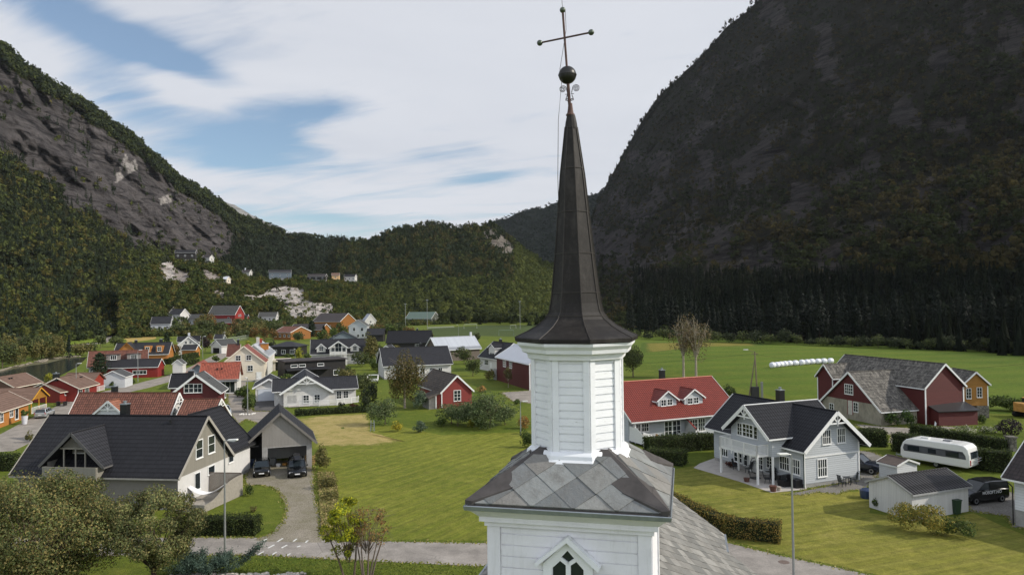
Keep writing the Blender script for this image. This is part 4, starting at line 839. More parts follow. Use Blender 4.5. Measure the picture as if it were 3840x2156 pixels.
SPM.base(SPM.ramp(SPM.math('ADD',SPM.math('MULTIPLY',f_,.7),SPM.math('MULTIPLY',g_,.3)),[(.3,c_(22,19,17)),(.5,c_(38,35,32)),(.72,c_(66,62,58))])); SPM.bump(f_,.015,.8); SPM=SPM.m
SEAM=plain('spire_seam',c_(56,52,48),.55,.3,.1,.3,6); ZINC=plain('zinc_gutter',c_(150,156,160),.4,.5,.6,.15,5)
SLN=NT('church_slate',.75,.3); a_=SLN.attr(); v_=SLN.coord(); f_=SLN.noise(v_,2.6,8,.8,.4); sp_=SLN.voro(v_,14); SLN.base(SLN.mix(SLN.ramp(SLN.noise(v_,26,3,.7),[(.70,0),(.76,.8)]),SLN.mix(SLN.ramp(f_,[(.40,0),(.62,.7)]),SLN.mix(1,a_,SLN.ramp(f_,[(.3,.75),(.7,1.25)]),'MULTIPLY'),c_(92,89,84)),c_(196,196,186))); SLN.bump(SLN.noise(v_,6,7,.7),.03,.9); SLN=SLN.m
LEADM=plain('lead_flashing',c_(78,74,70),.7,.3,0,.3,3)
ch=thing('church','white timber church with a slate skirt roof, eight-sided lantern and tall dark spire','church',(TX,TY,0),TYAW)
Cm=ch.matrix_basis
def CP(u,v,z): return Cm@Vector((u,v,z))
hw=1.68
b=MB()
b.poly([CP(x*(hw-.03),y*(hw-.03),z) for z in (0,12.95) for x,y in((-1,-1),(1,-1),(1,1),(-1,1))],[(0,1,5,4),(1,2,6,5),(2,3,7,6),(3,0,4,7)])
b.build('tower_core',CW,ch)
GAP=.028
# lapped boards, really lapped
def boards(b,p0,p1,z0,z1,pitch,out,skip=None,th=.028,col=None):
    """horizontal lapped boards between plan points p0,p1 (Vectors) facing out"""
    z=z0; 
    while z<z1-1e-3:
        zt=min(z+pitch,z1); j=random.uniform(-.002,.002)
        lo=[p0+out*(th+j),p1+out*(th-j)]; hi=[p0+out*(th*.75),p1+out*(th*.75)]
        segs=[(0,1)]
        if skip: segs=skip(z,zt)
        for a,c in segs:
            A=lo[0].lerp(lo[1],a);Bq=lo[0].lerp(lo[1],c);C_=hi[0].lerp(hi[1],c);D_=hi[0].lerp(hi[1],a)
            b.face([(A.x,A.y,z),(Bq.x,Bq.y,z),(C_.x,C_.y,zt-GAP),(D_.x,D_.y,zt-GAP)]); C0=C_-out*th; D0=D_-out*th; b.face([(D_.x,D_.y,zt-GAP),(C_.x,C_.y,zt-GAP),(C0.x,C0.y,zt-GAP),(D0.x,D0.y,zt-GAP)])
            A0=A-out*th; B0=Bq-out*th
            b.face([(A0.x,A0.y,z),(B0.x,B0.y,z),(Bq.x,Bq.y,z),(A.x,A.y,z)])
        z=zt
Cr=Cm.to_3x3()
WIN=D['win']; apex=WIN['case'][1]; lf=WIN['case'][0]; rt=WIN['case'][2]
def skipf(z,zt):
    zz=(z+zt)/2
    if zz>apex[1]+.05: return [(0,1)]
    if zz>lf[1]: k=(apex[1]+.05-zz)/(apex[1]+.05-lf[1]); a=apex[0]+(lf[0]-apex[0])*k; c=apex[0]+(rt[0]-apex[0])*k
    else: a,c=lf[0],rt[0]
    f=lambda s:(s+1.42)/2.84
    return [(0,f(a)),(f(c),1)]
for nm,yaw,sk in (('front',0,skipf),('right',90,None),('back',180,None),('left',270,None)):
    q=Matrix.Rotation(R(yaw),3,'Z'); o=Cr@q@Vector((0,-1,0)); t=Cr@q@Vector((1,0,0)); cen=Vector((TX,TY,0))+o*(hw-.03)
    b=MB(); boards(b,cen-t*1.42,cen+t*1.42,8.0 if sk else 8.0,12.95,.232,o,sk); b.build('wall_boards',CW,ch)
b=MB()
for x,y in((-1,-1),(1,-1),(1,1),(-1,1)):
    b.box(CP(x*(hw-.12),y*(hw+.008),6.4),(.27,.05,12.8),TYAW); b.box(CP(x*(hw+.008),y*(hw-.10),6.4),(.05,.22,12.78),TYAW)
b.build('corner_board',CW,ch,bevel=.006)
def ring4(prof,name,mat,bevel=0):
    b=MB(); vs=[]
    for h,z in prof: vs+=[CP(x*h,y*h,z) for x,y in((-1,-1),(1,-1),(1,1),(-1,1))]
    fs=[(i*4+k,i*4+(k+1)%4,(i+1)*4+(k+1)%4,(i+1)*4+k) for i in range(len(prof)-1) for k in range(4)]
    b.poly(vs,fs); return b.build(name,mat,ch,bevel=bevel)
ring4([(hw+.04,12.78),(hw+.07,12.79),(hw+.07,12.88),(hw+.16,12.90),(hw+.16,13.0),(hw+.30,13.14),(hw+.36,13.17),(hw+.36,13.2),(1.2,13.2)],'cornice',CW)
ring4([(TA-.06,13.18),(TA+.0,13.185),(TA+.015,13.27),(TA-.005,13.285),(TA-.03,13.27),(TA-.16,13.265)],'gutter',ZINC)
# skirt roof core
LR,LZ0,LZ1=1.075,14.06,16.33
def oc(Rr,z,k): t=R(22.5+45*k); return CP(Rr*math.cos(t),Rr*math.sin(t),z)
zr=lambda h:13.285+(1-h/TA)*1.62      # roof height over half width h
core=ring4([(TA-.02,13.25),(1.0,zr(1.0)-.05),(.3,zr(1.0)+.02)],'roof_deck',LEADM)
# diamond slates on each slope
def clip(poly,a,b_,c):  # keep a*x+b*y<=c
    out=[]
    for i in range(len(poly)):
        p,q=poly[i],poly[(i+1)%len(poly)]; dp=a*p[0]+b_*p[1]-c; dq=a*q[0]+b_*q[1]-c
        if dp<=0: out.append(p)
        if dp*dq<0: t=dp/(dp-dq); out.append((p[0]+(q[0]-p[0])*t,p[1]+(q[1]-p[1])*t))
    return out
def slates(name,parent,org,ux,uy,nz,lims,dx,dy,cols,th=.02,ph=(0,0),jit=.01,dark=False,gap=.008,rough=True):
    b=MB(); xs=[l for l in lims]
    for i in range(-60,60):
        for j in range(-60,60):
            cx=(i+(j%2)*.5)*dx+ph[0]; cy=j*dy*.5+ph[1]; k=1-gap/dx
            ky=.5*dy; e=lambda:random.uniform(-jit,jit)
            pl=[(cx+e(),cy-ky*k*1.04+e()),(cx+dx*.5*k+e(),cy+e()),(cx+e(),cy+ky*k),(cx-dx*.5*k+e(),cy+e())]
            for l in xs:
                pl=clip(pl,*l)
                if len(pl)<3: break
            if len(pl)<3: continue
            c=random.choice(cols); f=random.uniform(.88,1.12); c=tuple(x*f for x in c); tl=random.uniform(-.004,.004)
            top=[org+ux*x+uy*y+nz*(th*(.9-.75*(y-(cy-ky))/(2*ky))+.012+tl) for x,y in pl]; bot=[p-nz*(th*.9+.01) for p in top]
            b.face(top,c)
            for m in range(len(top)): b.face([bot[m],bot[(m+1)%len(top)],top[(m+1)%len(top)],top[m]],c)
    return b.build(name,SLN,parent)
SC=[c_(140,143,141),c_(122,125,125),c_(134,132,127),c_(112,116,116),c_(146,147,143)]
for yaw in (0,90,180,270):
    q=Cr@Matrix.Rotation(R(yaw),3,'Z'); o=q@Vector((0,-1,0)); t=q@Vector((1,0,0)); dn=(o*(TA-1.0)+Vector((0,0,-1))*(zr(1.0)-13.285)); L=dn.length; up=-dn.normalized(); nz=t.cross(up)
    org=Vector((TX,TY,0))+o*(TA-.03)+Vector((0,0,13.29)); run=(TA-1.0)/L
    # trapezoid in plane coords (x along eave, y up slope): |x|<= TA-run*y -.12
    k=run; nrm=math.hypot(1,k); lims=[(1,k,TA-.16),(-1,k,TA-.16),(0,-1,-.04),(0,1,L)]
    slates('slates',ch,org,t,up,nz,lims,.86,.80,SC,.035,(.18,.42),.008)
# hip flashing: broad dark slates over each hip
HPM=plain('dark_hip_slate',c_(70,66,64),.65,.35,0,.35,2.2)
for sx,sy in((-1,-1),(1,-1),(1,1),(-1,1)):
    b=MB(); P0=CP(sx*(TA-.02),sy*(TA-.02),13.31); P1=CP(sx*.78,sy*.78,zr(.78)-.10)
    for side in (0,1):
        q=Vector((-sx,0,0)) if side==0 else Vector((0,-sy,0)); q=Cr@q
        for s_ in range(4):
            a0,a1=s_/4,(s_+1)/4+.02; A=P0.lerp(P1,a0);Bq=P0.lerp(P1,a1); w0=.14+.56*min(1,a0*3); w1=.14+.56*min(1,a1*3)
            lift=Vector((0,0,.05+.012*(3-s_)))
            b.poly([A+lift,Bq+lift,Bq+q*w1+lift*.75,A+q*w0+lift*.75,A,Bq,Bq+q*w1-Vector((0,0,.02)),A+q*w0-Vector((0,0,.02))],[(0,1,2,3),(7,6,5,4),(3,2,6,7),(0,3,7,4)])
    b.build('hip_cap',HPM,ch)
# lantern
def ring8(b,prof,cz=0):
    vs=[];
    for r,z in prof: vs+=[oc(r,z,k) for k in range(8)]
    b.poly(vs,[(i*8+k,i*8+(k+1)%8,(i+1)*8+(k+1)%8,(i+1)*8+k) for i in range(len(prof)-1) for k in range(8)])
b=MB(); ring8(b,[(LR-.05,13.4),(LR-.05,LZ1)]); b.build('lantern_core',CWW,ch)
b=MB(); ring8(b,[(LR+.21,13.84),(LR+.20,14.0),(LR+.13,14.08),(LR+.11,14.16),(LR+.04,14.22),(LR-.04,14.22)]); b.build('lantern_base_flashing',CWW,ch,bevel=.01)
lb=MB(); lc=MB()
for k in range(8):
    a=oc(LR-.05,0,k); c=oc(LR-.05,0,k+1); o=((a+c)/2-Vector((TX,TY,0))); o.z=0; o.normalize(); t=(c-a).normalized()
    boards(lb,a,c,14.12,LZ1,.1665,o,None,.026)
    w_=.135
    for e,s_ in((a,1),(c,-1)):
        m=e+t*s_*(w_/2-.012)+o*.034; lc.box((m.x,m.y,(14.13+LZ1)/2),(w_,.05,LZ1-14.13),math.atan2(t.y,t.x))
lb.build('lantern_boards',CWW,ch); lc.build('lantern_corner_board',CWW,ch,bevel=.005)
b=MB(); ring8(b,[(LR+.02,16.18),(LR+.07,16.2),(LR+.09,16.30),(LR+.20,16.34),(LR+.22,16.42),(LR+.30,16.50),(LR+.31,16.56),(.5,16.57)]); b.build('lantern_cornice',CWW,ch)
# spire
lean=lambda z:-.075*max(0,(z-17)/5)
prof=[(1.37,16.56),(1.425,16.585),(1.43,16.655),(1.395,16.68),(1.15,16.79),(.93,16.91),(.74,17.06),(.63,17.22),(.585,17.42),(.54,17.75),(.475,18.35),(.39,19.19),(.285,20.35),(.14,21.47)]
b=MB(); vs=[];ph=-3
for r,z in prof:
    for k in range(8):
        t=R(22.5+45*k+ph); vs.append(CP(r*math.cos(t)+lean(z),r*math.sin(t),z))
b.poly(vs,[(i*8+k,i*8+(k+1)%8,(i+1)*8+(k+1)%8,(i+1)*8+k) for i in range(len(prof)-1) for k in range(8)]); b.build('spire',SPM,ch)
b=MB()
for k in range(8):
    t=R(22.5+45*k+ph); pts=[CP((r+.006)*math.cos(t)+lean(z),(r+.006)*math.sin(t),z) for r,z in prof[2:]]; b.tube(pts,.013,5)
def ringat(z,r,w=.02):
    pts=[CP(r*math.cos(R(22.5+45*k+ph))+lean(z),r*math.sin(R(22.5+45*k+ph)),z) for k in range(9)]
    for i in range(8): b.bar(pts[i],pts[i+1],.022,w)
for z in (17.14,17.66,18.55,19.5,20.5): ringat(z,float(np.interp(z,[p[1] for p in prof],[p[0] for p in prof]))+.004)
b.build('seam',SEAM,ch)
RUSTM=plain('rusty_finial_tube',c_(84,62,54),.6,.4,.3,.3,9); COPP=plain('patinated_copper',c_(84,92,80),.4,.5,.5,.3,6); DKB=plain('dark_bronze_ball',c_(50,49,47),.38,.5,.5,.3,5); IRON=plain('wrought_iron',c_(60,54,52),.5,.5,.4,.2,6)
b=MB(); ax=lambda z:CP(lean(z)-.05*max(0,z-21.5)*.9,0,z)
b.lathe(ax(21.42),[(.15,0),(.13,.16),(.10,.30),(.09,.33)],12); b.build('spire_tip',SPM,ch)
b=MB(); b.lathe(ax(21.72),[(.085,0),(.105,.02),(.10,.05),(.075,.07),(.06,.16),(.045,.3)],12); b.tube([ax(21.95),ax(22.52)],.036,8); b.build('finial_stem',RUSTM,ch)
bc=ax(22.68); b=MB(); b.ball(bc,.205,16); b.build('finial_ball',DKB,ch,smooth=True); b=MB(); b.lathe(bc+Vector((0,0,-.02)),[(.208,0),(.214,.01),(.214,.03),(.208,.04)],24); b.build('ball_seam',DKB,ch)
b=MB()
for s_ in (-1,1):
    for (cx,cz,r0,tn,flip) in ((.155,22.36,.085,2.4,1),(.055,22.10,.035,1.2,-1)):
        pts=[]
        for i in range(36):
            t=i/35; a=t*tn*2*math.pi*flip; rr=r0*(1-.85*t); a0=math.pi if flip==1 else 0
            pts.append(CP(lean(22)+s_*(cx+rr*math.cos(a0+a*-1))-.02,-.0,cz+rr*math.sin(a0+a*-1)))
        b.tube(pts,.0095,5)
    b.tube([CP(lean(22)-.02+s_*x,0,z) for x,z in((.07,22.36),(.05,22.28),(.06,22.2),(.088,22.12),(.09,22.09))],.0095,5)
    b.tube([CP(lean(22)-.02+s_*x,0,z) for x,z in((.035,22.24),(.10,22.235))],.007,4)
b.build('scroll',IRON,ch)
cr0=ax(22.88); crt=ax(24.16); b=MB(); b.tube([cr0,crt],.026,8); b.build('cross_shaft',RUSTM,ch)
cc=ax(23.55); cd=Vector((math.cos(R(-24)),math.sin(R(-24)),.035)).normalized(); b=MB(); b.tube([cc-cd*.58,cc+cd*.60],.022,8); cb_=b.build('cross_bar',RUSTM,ch)
for q in (cc-cd*.62,cc+cd*.64,ax(24.2)):
    b=MB(); b.ball(q,.068,12); b.build('cross_ball',COPP,ch,smooth=True)
b=MB(); b.tube([ax(24.2),ax(24.55)],.006,5); b.build('lightning_rod',IRON,ch)
b=MB(); q=ax(24.2)+Vector((.06,0,0)); wp=[q,CP(lean(23.5)-.04,-.1,23.7),CP(-.28,-.2,22.75),CP(-.24,-.2,22.5),CP(-.33,-.2,21.6),CP(-.36,-.2,20.3),CP(-.36,-.1,19.2)]
b.tube(wp,.0065,4); b.build('wire',IRON,ch)
# belfry window
def FP(p,o): return CP(p[0],-hw-o,p[1])
def plate(b,outer,inner,o0,o1):
    n=len(outer)
    for i in range(n):
        j=(i+1)%n; b.face([FP(outer[i],o1),FP(outer[j],o1),FP(inner[j],o1),FP(inner[i],o1)]); b.face([FP(inner[i],o1),FP(inner[j],o1),FP(inner[j],o0),FP(inner[i],o0)]); b.face([FP(outer[j],o1),FP(outer[i],o1),FP(outer[i],o0),FP(outer[j],o0)])
wn=MB(); apx=WIN['case'][1]; L0=WIN['case'][0]; R0_=WIN['case'][2]; zb=10.6
out5=[apx,L0,(L0[0],zb),(R0_[0],zb),R0_]; inn=[(apx[0],apx[1]-.19),(L0[0]+.17,L0[1]-.08),(L0[0]+.17,zb+.1),(R0_[0]-.17,zb+.1),(R0_[0]-.17,R0_[1]-.08)]
plate(wn,out5,inn,.0,.035)
# mullions: Y tracery
i0=inn; 
def mull(b,a,c,w_,o): 
    A=Vector((a[0],a[1],0));C_=Vector((c[0],c[1],0)); d=(C_-A).normalized(); s_=Vector((-d.y,d.x,0))*w_/2
    q=[A-s_,C_-s_,C_+s_,A+s_]; b.poly([FP((p.x,p.y),o) for p in q]+[FP((p.x,p.y),-.06) for p in q],[(0,1,2,3),(0,4,5,1),(1,5,6,2),(2,6,7,3),(3,7,4,0)])
yc=D['win']['dia'][2]; cm=(yc[0]-.015,yc[1]-.02)
mull(wn,(cm[0],cm[1]+.02),(cm[0],zb+.1),.10,.02); mull(wn,cm,(-.22,12.24),.075,.022); mull(wn,cm,(.235,12.24),.075,.022)
mull(wn,(-.345,zb+.1),(-.345,12.0),.05,.015); mull(wn,(.345,zb+.1),(.345,12.0),.05,.015); mull(wn,(-.36,12.0),(-.13,12.22),.06,.018); mull(wn,(.36,12.0),(.15,12.22),.06,.018); mull(wn,(-.36,11.45),(.36,11.45),.06,.012)
wf=wn.build('window',CWW,ch)
b=MB(); b.face([FP(p,-.028) for p in inn]); b.build('pane',glass,wf)
b=MB(); hp=WIN['hood']; 
for a0,a1,b0,b1 in ((hp[5],hp[4],hp[0],hp[1]),(hp[4],hp[3],hp[1],hp[2])):
    b.poly([FP(a0,0),FP(a1,0),FP(a1,.0),FP(a0,.0),FP((a0[0],a0[1]-.01),.17),FP((a1[0],a1[1]-.01),.17),FP((b1[0],b1[1]),.17),FP((b0[0],b0[1]),.17),FP(b1,0),FP(b0,0)],[(0,1,5,4),(4,5,6,7),(7,6,8,9)])
b.build('window_hood',CWW,ch)
# nave behind the tower: right slope slated, left slope too
ZR,TP=11.25,.722
def NP(u,v,dz=0): return CP(u,v,ZR-abs(u)*TP+dz)
b=MB()
for s_ in(-1,1):
    for (u1,v0,v1) in ((4.75,1.2,10.2),(3.68,10.2,12.1)):
        b.poly([NP(0,v0,-.04),NP(s_*u1,v0,-.04),NP(s_*u1,v1,-.04),NP(0,v1,-.04),NP(0,v0,-.16),NP(s_*u1,v0,-.16),NP(s_*u1,v1,-.16),NP(0,v1,-.16)],[(0,1,2,3),(7,6,5,4),(0,4,5,1),(1,5,6,2),(2,6,7,3)])
b.build('nave_roof_deck',LEADM,ch)
SC2=[c_(150,148,142),c_(128,127,122),c_(138,136,130),c_(116,116,112)]
for s_ in(-1,1):
    out_=Cr@Vector((s_,0,-TP)); out_.normalize(); along=Cr@Vector((0,1,0)); nz=Vector((0,0,1)); up=-out_; nn=along.cross(up) if s_<0 else up.cross(along); 
    if nn.z<0: nn=-nn
    k=math.hypot(1,TP); org=NP(0,0,-.03)
    for (u1,v0,v1) in ((4.78,1.2,10.22),(3.70,10.24,12.15)):
        # plane coords x=along, y=up slope (negative = down)
        lims=[(-1,0,-v0),(1,0,v1),(0,-1,u1*k),(0,1,.05)]
        slates('nave_slates',ch,org,along,up,nn,lims,.50,.46,SC2,.028,(.1,.05),.012)
b=MB()
for s_ in(-1,1):
    b.poly([CP(s_*4.45,1.2,0),CP(s_*4.45,10.1,0),CP(s_*4.45,10.1,ZR-4.45*TP-.12),CP(s_*4.45,1.2,ZR-4.45*TP-.12)],[(0,1,2,3)]); b.poly([CP(s_*3.4,10.1,0),CP(s_*3.4,12.0,0),CP(s_*3.4,12.0,ZR-3.4*TP-.12),CP(s_*3.4,10.1,ZR-3.4*TP-.12)],[(0,1,2,3)])
b.face([CP(-4.45,1.25,0),CP(4.45,1.25,0),CP(4.45,1.25,ZR-4.45*TP-.1),CP(0,1.25,ZR-.15),CP(-4.45,1.25,ZR-4.45*TP-.1)])
b.face([CP(4.45,10.1,0),CP(-4.45,10.1,0),CP(-4.45,10.1,ZR-4.45*TP-.1),CP(0,10.1,ZR-.15),CP(4.45,10.1,ZR-4.45*TP-.1)])
b.face([CP(3.4,12,0),CP(-3.4,12,0),CP(-3.4,12,ZR-3.4*TP-.1),CP(0,12,ZR-.15),CP(3.4,12,ZR-3.4*TP-.1)])
b.build('nave_wall',siding('nave_siding',(.72,.73,.73),.2),ch)
b=MB()
for s_ in(-1,1):
    b.bar(NP(s_*3.74,10.24,-.05),NP(s_*3.74,12.16,-.05),.10,.12); b.bar(NP(s_*4.82,1.2,-.05),NP(s_*4.82,10.2,-.05),.10,.12)
b.build('nave_gutter',ZINC,ch)
# ---------------------------------------------------------------- houses
WHT=plain('white_trim',(.72,.72,.70),.5,.35,0,.05,4); DKT=plain('dark_trim',c_(52,52,52),.5,.35); BLKM=plain('black_sheet_steel',c_(26,27,30),.35,.5,0,.1)
class Vol:
    def __init__(s,x,y,yaw,L,W,he,hr,z0=0): s.x,s.y,s.th,s.L,s.W,s.he,s.hr,s.z0=x,y,R(yaw),L,W,he,hr,z0
    def P(s,a,b,z): c,d=math.cos(s.th),math.sin(s.th); return Vector((s.x+c*a-d*b,s.y+d*a+c*b,s.z0+z))
    def dirs(s): c,d=math.cos(s.th),math.sin(s.th); return Vector((c,d,0)),Vector((-d,c,0))
def vol(root,V_,wall,roof,trim=WHT,ox=.4,oy=.45,zb=0,th=.16,found=None,lower=None,verge=True,nowall=(),ridge=None,trimw=.2,gable=None):
    L,W,he,hr=V_.L,V_.W,V_.he,V_.hr; sl=(hr-he)/(W/2); P_=V_.P
    a=L/2-ox; bq=W/2-oy; zt=hr-bq*sl-th*1.25; zr_=hr-th*1.25
    b=MB(); f0=zb
    if found and zb==0: f0=.35
    split=lower[1] if lower else None
    def walls(mb,z0,z1,gab):
        for s_ in(-1,1):
            if ('F' if s_<0 else 'B') not in nowall:
                q=[P_(-a,s_*bq,z0),P_(a,s_*bq,z0),P_(a,s_*bq,min(z1,zt)),P_(-a,s_*bq,min(z1,zt))]
                mb.face(q if s_<0 else q[::-1])
            if ('L' if s_<0 else 'R') not in nowall:
                if z1>=zt: q=[P_(s_*a,bq,z0),P_(s_*a,-bq,z0),P_(s_*a,-bq,zt),P_(s_*a,0,zr_),P_(s_*a,bq,zt)]
                else: q=[P_(s_*a,bq,z0),P_(s_*a,-bq,z0),P_(s_*a,-bq,z1),P_(s_*a,bq,z1)]
                mb.face(q if s_<0 else q[::-1])
    if split:
        lm=MB(); walls(lm,f0,split,0); lm.build('wall',lower[0],root)
        a+=.02; bq+=.0; 
        for s_ in(-1,1):
            k=(hr-th*1.25-split)/sl; 
            if split<zt: q=[P_(s_*a,bq,split-.04),P_(s_*a,-bq,split-.04),P_(s_*a,-bq,zt),P_(s_*a,0,zr_),P_(s_*a,bq,zt)]
            else: q=[P_(s_*a,k,split-.04),P_(s_*a,-k,split-.04),P_(s_*a,0,zr_)]
            b.face(q if s_<0 else q[::-1])
        if split<zt:
            for s_ in(-1,1):
                q=[P_(-a,s_*(bq+.02),split-.04),P_(a,s_*(bq+.02),split-.04),P_(a,s_*(bq+.02),zt),P_(-a,s_*(bq+.02),zt)]; b.face(q if s_<0 else q[::-1])
    else: walls(b,f0,99,1)
    b.build('wall',wall,root)
    if found and zb==0:
        fb_=MB(); ex=.03 if False else -.03
        vs=[P_(x*(L/2-ox+ex),y*(W/2-oy+ex),z) for z in(-.3,.36) for x,y in((-1,-1),(1,-1),(1,1),(-1,1))]; fb_.poly(vs,[(0,1,5,4),(1,2,6,5),(2,3,7,6),(3,0,4,7)]); fb_.build('foundation',found,root)
    r=MB()
    for s_ in(-1,1):
        q=[P_(-L/2,s_*W/2,he),P_(L/2,s_*W/2,he),P_(L/2,0,hr),P_(-L/2,0,hr)]; lo=[p-Vector((0,0,th)) for p in q]
        if s_>0: q=[q[1],q[0],q[3],q[2]]; lo=[lo[1],lo[0],lo[3],lo[2]]
        r.face(q); r.face(lo[::-1])
        for i in (0,1,3): j=(i+1)%4; r.face([lo[i],lo[j],q[j],q[i]])
    ro=r.build('roof',roof,root)
    rc=MB(); rc.tube([P_(-L/2,0,hr+.01),P_(L/2,0,hr+.01)],.07,6); rc.build('ridge_cap',ridge or roof,root)
    if verge:
        for e in(-1,1):
            for s_ in(-1,1):
                t=MB(); A=P_(e*(L/2+.015),s_*(W/2+.01),he-trimw*.35); B_=P_(e*(L/2+.015),0,hr-trimw*.35); t.bar(A,B_,.035,trimw+.04); t.build('barge_board',trim,root)
        for s_ in(-1,1): t=MB(); t.bar(P_(-L/2+.03,s_*(W/2+.03),he-.12),P_(L/2-.03,s_*(W/2+.03),he-.12),.06,.13); t.build('gutter',trim,root)
    return ro
def face_frame(V_,face,ox,oy):
    X,Y=V_.dirs()
    if face in 'FB': s_=-1 if face=='F' else 1; return V_.P(0,s_*(V_.W/2-oy),0),X,Y*s_
    s_=-1 if face=='L' else 1; return V_.P(s_*(V_.L/2-ox),0,0),Y,X*s_
def window(root,V_,face,ox,oy,s,z,w_,h,nx,ny,fr=WHT,proud=.03,case=.09,name='window',mat=None):
    c,t,n=face_frame(V_,face,ox,oy); c=c+t*s+Vector((0,0,z)); c=c+n*proud; up=Vector((0,0,1)); rz=math.atan2(t.y,t.x)
    b=MB(); k=min(case,w_*.09); fw=min(.05,w_*.045)
    for dz in (h/2+k/2,-h/2-k/2): b.box(c+up*dz,(w_+2*k,.07,k),rz)
    for dx in (w_/2+k/2,-w_/2-k/2): b.box(c+t*dx,(k,.066,h),rz)
    for i in range(1,nx): b.box(c+t*(-w_/2+w_*i/nx),(fw+.015,.045,h),rz)
    for j in range(1,ny): b.box(c+up*(-h/2+h*j/ny),(w_,.04,fw),rz)
    b.box(c-up*(h/2+k+.02)+n*.03,(w_+2*k+.06,.12,.035),rz)
    o=b.build(name,fr,root)
    g=MB(); g.box(c-n*.012,(w_,.02,h),rz); g.build('pane',mat or glass,o); return o
def chimney(root,p,sz,h,mat,cap=True):
    b=MB(); b.box((p[0],p[1],p[2]+h/2),(sz,sz,h),root.rotation_euler[2]); o=b.build('chimney',mat,root)
    if cap:
        b=MB(); b.box((p[0],p[1],p[2]+h+.03),(sz+.08,sz+.08,.07),root.rotation_euler[2]); b.lathe((p[0],p[1],p[2]+h+.05),[(.13,0),(.13,.2),(.17,.22),(.17,.26)],10); b.build('chimney_cap',ZINC,o)
def truss(root,V_,e,drop=.9,w_=.1,mat=WHT):
    """decorative gable truss at end e"""
    L,W,he,hr=V_.L,V_.W,V_.he,V_.hr; sl=(hr-he)/(W/2); x=e*(L/2-.03); b=MB(); hb=drop/sl; P_=V_.P
    b.bar(P_(x,-hb,hr-drop-.1),P_(x,hb,hr-drop-.1),.05,w_); b.bar(P_(x,0,hr-.1),P_(x,0,hr-drop-.35),.06,w_*1.2)
    for s_ in(-1,1): b.bar(P_(x,0,hr-drop-.05),P_(x,s_*hb*.42,hr-.42*drop-.1),.05,w_*.8)
    b.build('gable_truss',mat,root)
def railing(root,pts,h=.95,z=0,mat=WHT,step=.12,name='railing',posts=1.6,top=True,solid=False):
    b=MB()
    for i in range(len(pts)-1):
        A=Vector(pts[i]);B_=Vector(pts[i+1]); L=(B_-A).length; rz=math.atan2((B_-A).y,(B_-A).x); up=Vector((0,0,1))
        b.bar(A+up*h,B_+up*h,.09,.05); b.bar(A+up*.1,B_+up*.1,.05,.05)
        n=max(1,int(L/step))
        for k in range(n+1):
            q=A.lerp(B_,k/n); b.box(q+up*(h/2),(.075 if solid else .045,.025,h-.08),rz)
        m=max(1,round(L/posts))
        for k in range(m+1): b.box(A.lerp(B_,k/m)+up*(h/2-.02),(.09,.09,h+.06),rz)
    return b.build(name,mat,root)
def door(root,V_,face,ox,oy,s,w_,h,mat,z0=.05,panes=0,fr=WHT):
    c,t,n=face_frame(V_,face,ox,oy); rz=math.atan2(t.y,t.x); c=c+t*s+n*.03+Vector((0,0,z0+h/2)); b=MB(); b.box(c,(w_,.05,h),rz); o=b.build('door',mat,root)
    b=MB(); 
    for dx in(-w_/2-.05,w_/2+.05): b.box(c+t*dx,(.1,.08,h),rz)
    b.box(c+Vector((0,0,h/2+.05)),(w_+.2,.08,.1),rz); b.build('door_frame',fr,o)
    b=MB(); b.box(c+t*(w_*.38)+n*.05,(.05,.06,.12),rz); b.build('handle',ZINC,o); return o
SID={}
def wallm(nm,rgb,**k): return siding(nm,c_(*rgb),**k)
W_WHITE=wallm('white_siding',(200,198,193),pitch=.17); W_WHITEV=wallm('white_board_siding',(198,197,194),pitch=.16,vertical=True); W_CREAM=wallm('cream_siding',(208,198,180),pitch=.17); W_GREY=wallm('pale_grey_siding',(172,176,178),pitch=.19)
W_REDD=wallm('dark_red_siding',(84,30,29),pitch=.16); W_RED=wallm('red_siding',(124,42,36),pitch=.15,vertical=True); W_REDO=wallm('bright_red_siding',(140,52,40),pitch=.15,vertical=True); W_BARN=wallm('barn_red_siding',(80,30,27),pitch=.16); W_SHED=wallm('red_shed_siding',(122,46,40),pitch=.17)
W_OCH=wallm('ochre_siding',(150,106,42),pitch=.17); W_ORG=wallm('orange_siding',(168,112,56),pitch=.17); W_TAN=wallm('grey_green_boards',(134,130,120),pitch=.15,vertical=True); W_TANL=wallm('grey_boards',(140,136,130),pitch=.15,vertical=True); W_BLK=wallm('black_siding',(44,42,41),pitch=.15,vertical=True); W_BLG=wallm('slate_blue_siding',(112,122,130),pitch=.17)
W_LGR=wallm('white_grey_siding',(190,192,194),pitch=.17); W_ORH=wallm('orange_hall_siding',(140,92,44),pitch=.17)
PLAST=plain('white_plaster',(.53,.52,.50),.8,.2,0,.06,1.5); FOUND=plain('foundation_wall',c_(150,148,144),.85,.2,0,.2,1.5)
CWALL=NT('stained_concrete_wall',.9,.2); v_=CWALL.coord(); CWALL.base(CWALL.ramp(CWALL.noise(CWALL.mapping(v_,(1,1,.5)),.6,8,.75,.5),[(.3,c_(104,100,88)),(.55,c_(150,144,128)),(.75,c_(168,162,148))])); CWALL=CWALL.m
RF_BLK=tiles('black_tiles',c_(36,36,39),.42,.30,.14,.6,.35,spec=.2); RF_GREY=tiles('grey_tiles',c_(78,78,76),.34,.28,.12,.6); RF_BRN=tiles('brown_tiles',c_(112,72,58),.36,.30,.3,.6,1.3); RF_BRN2=tiles('brown_shingles',c_(116,94,82),.42,.9,.12,.8,0,spec=.15)
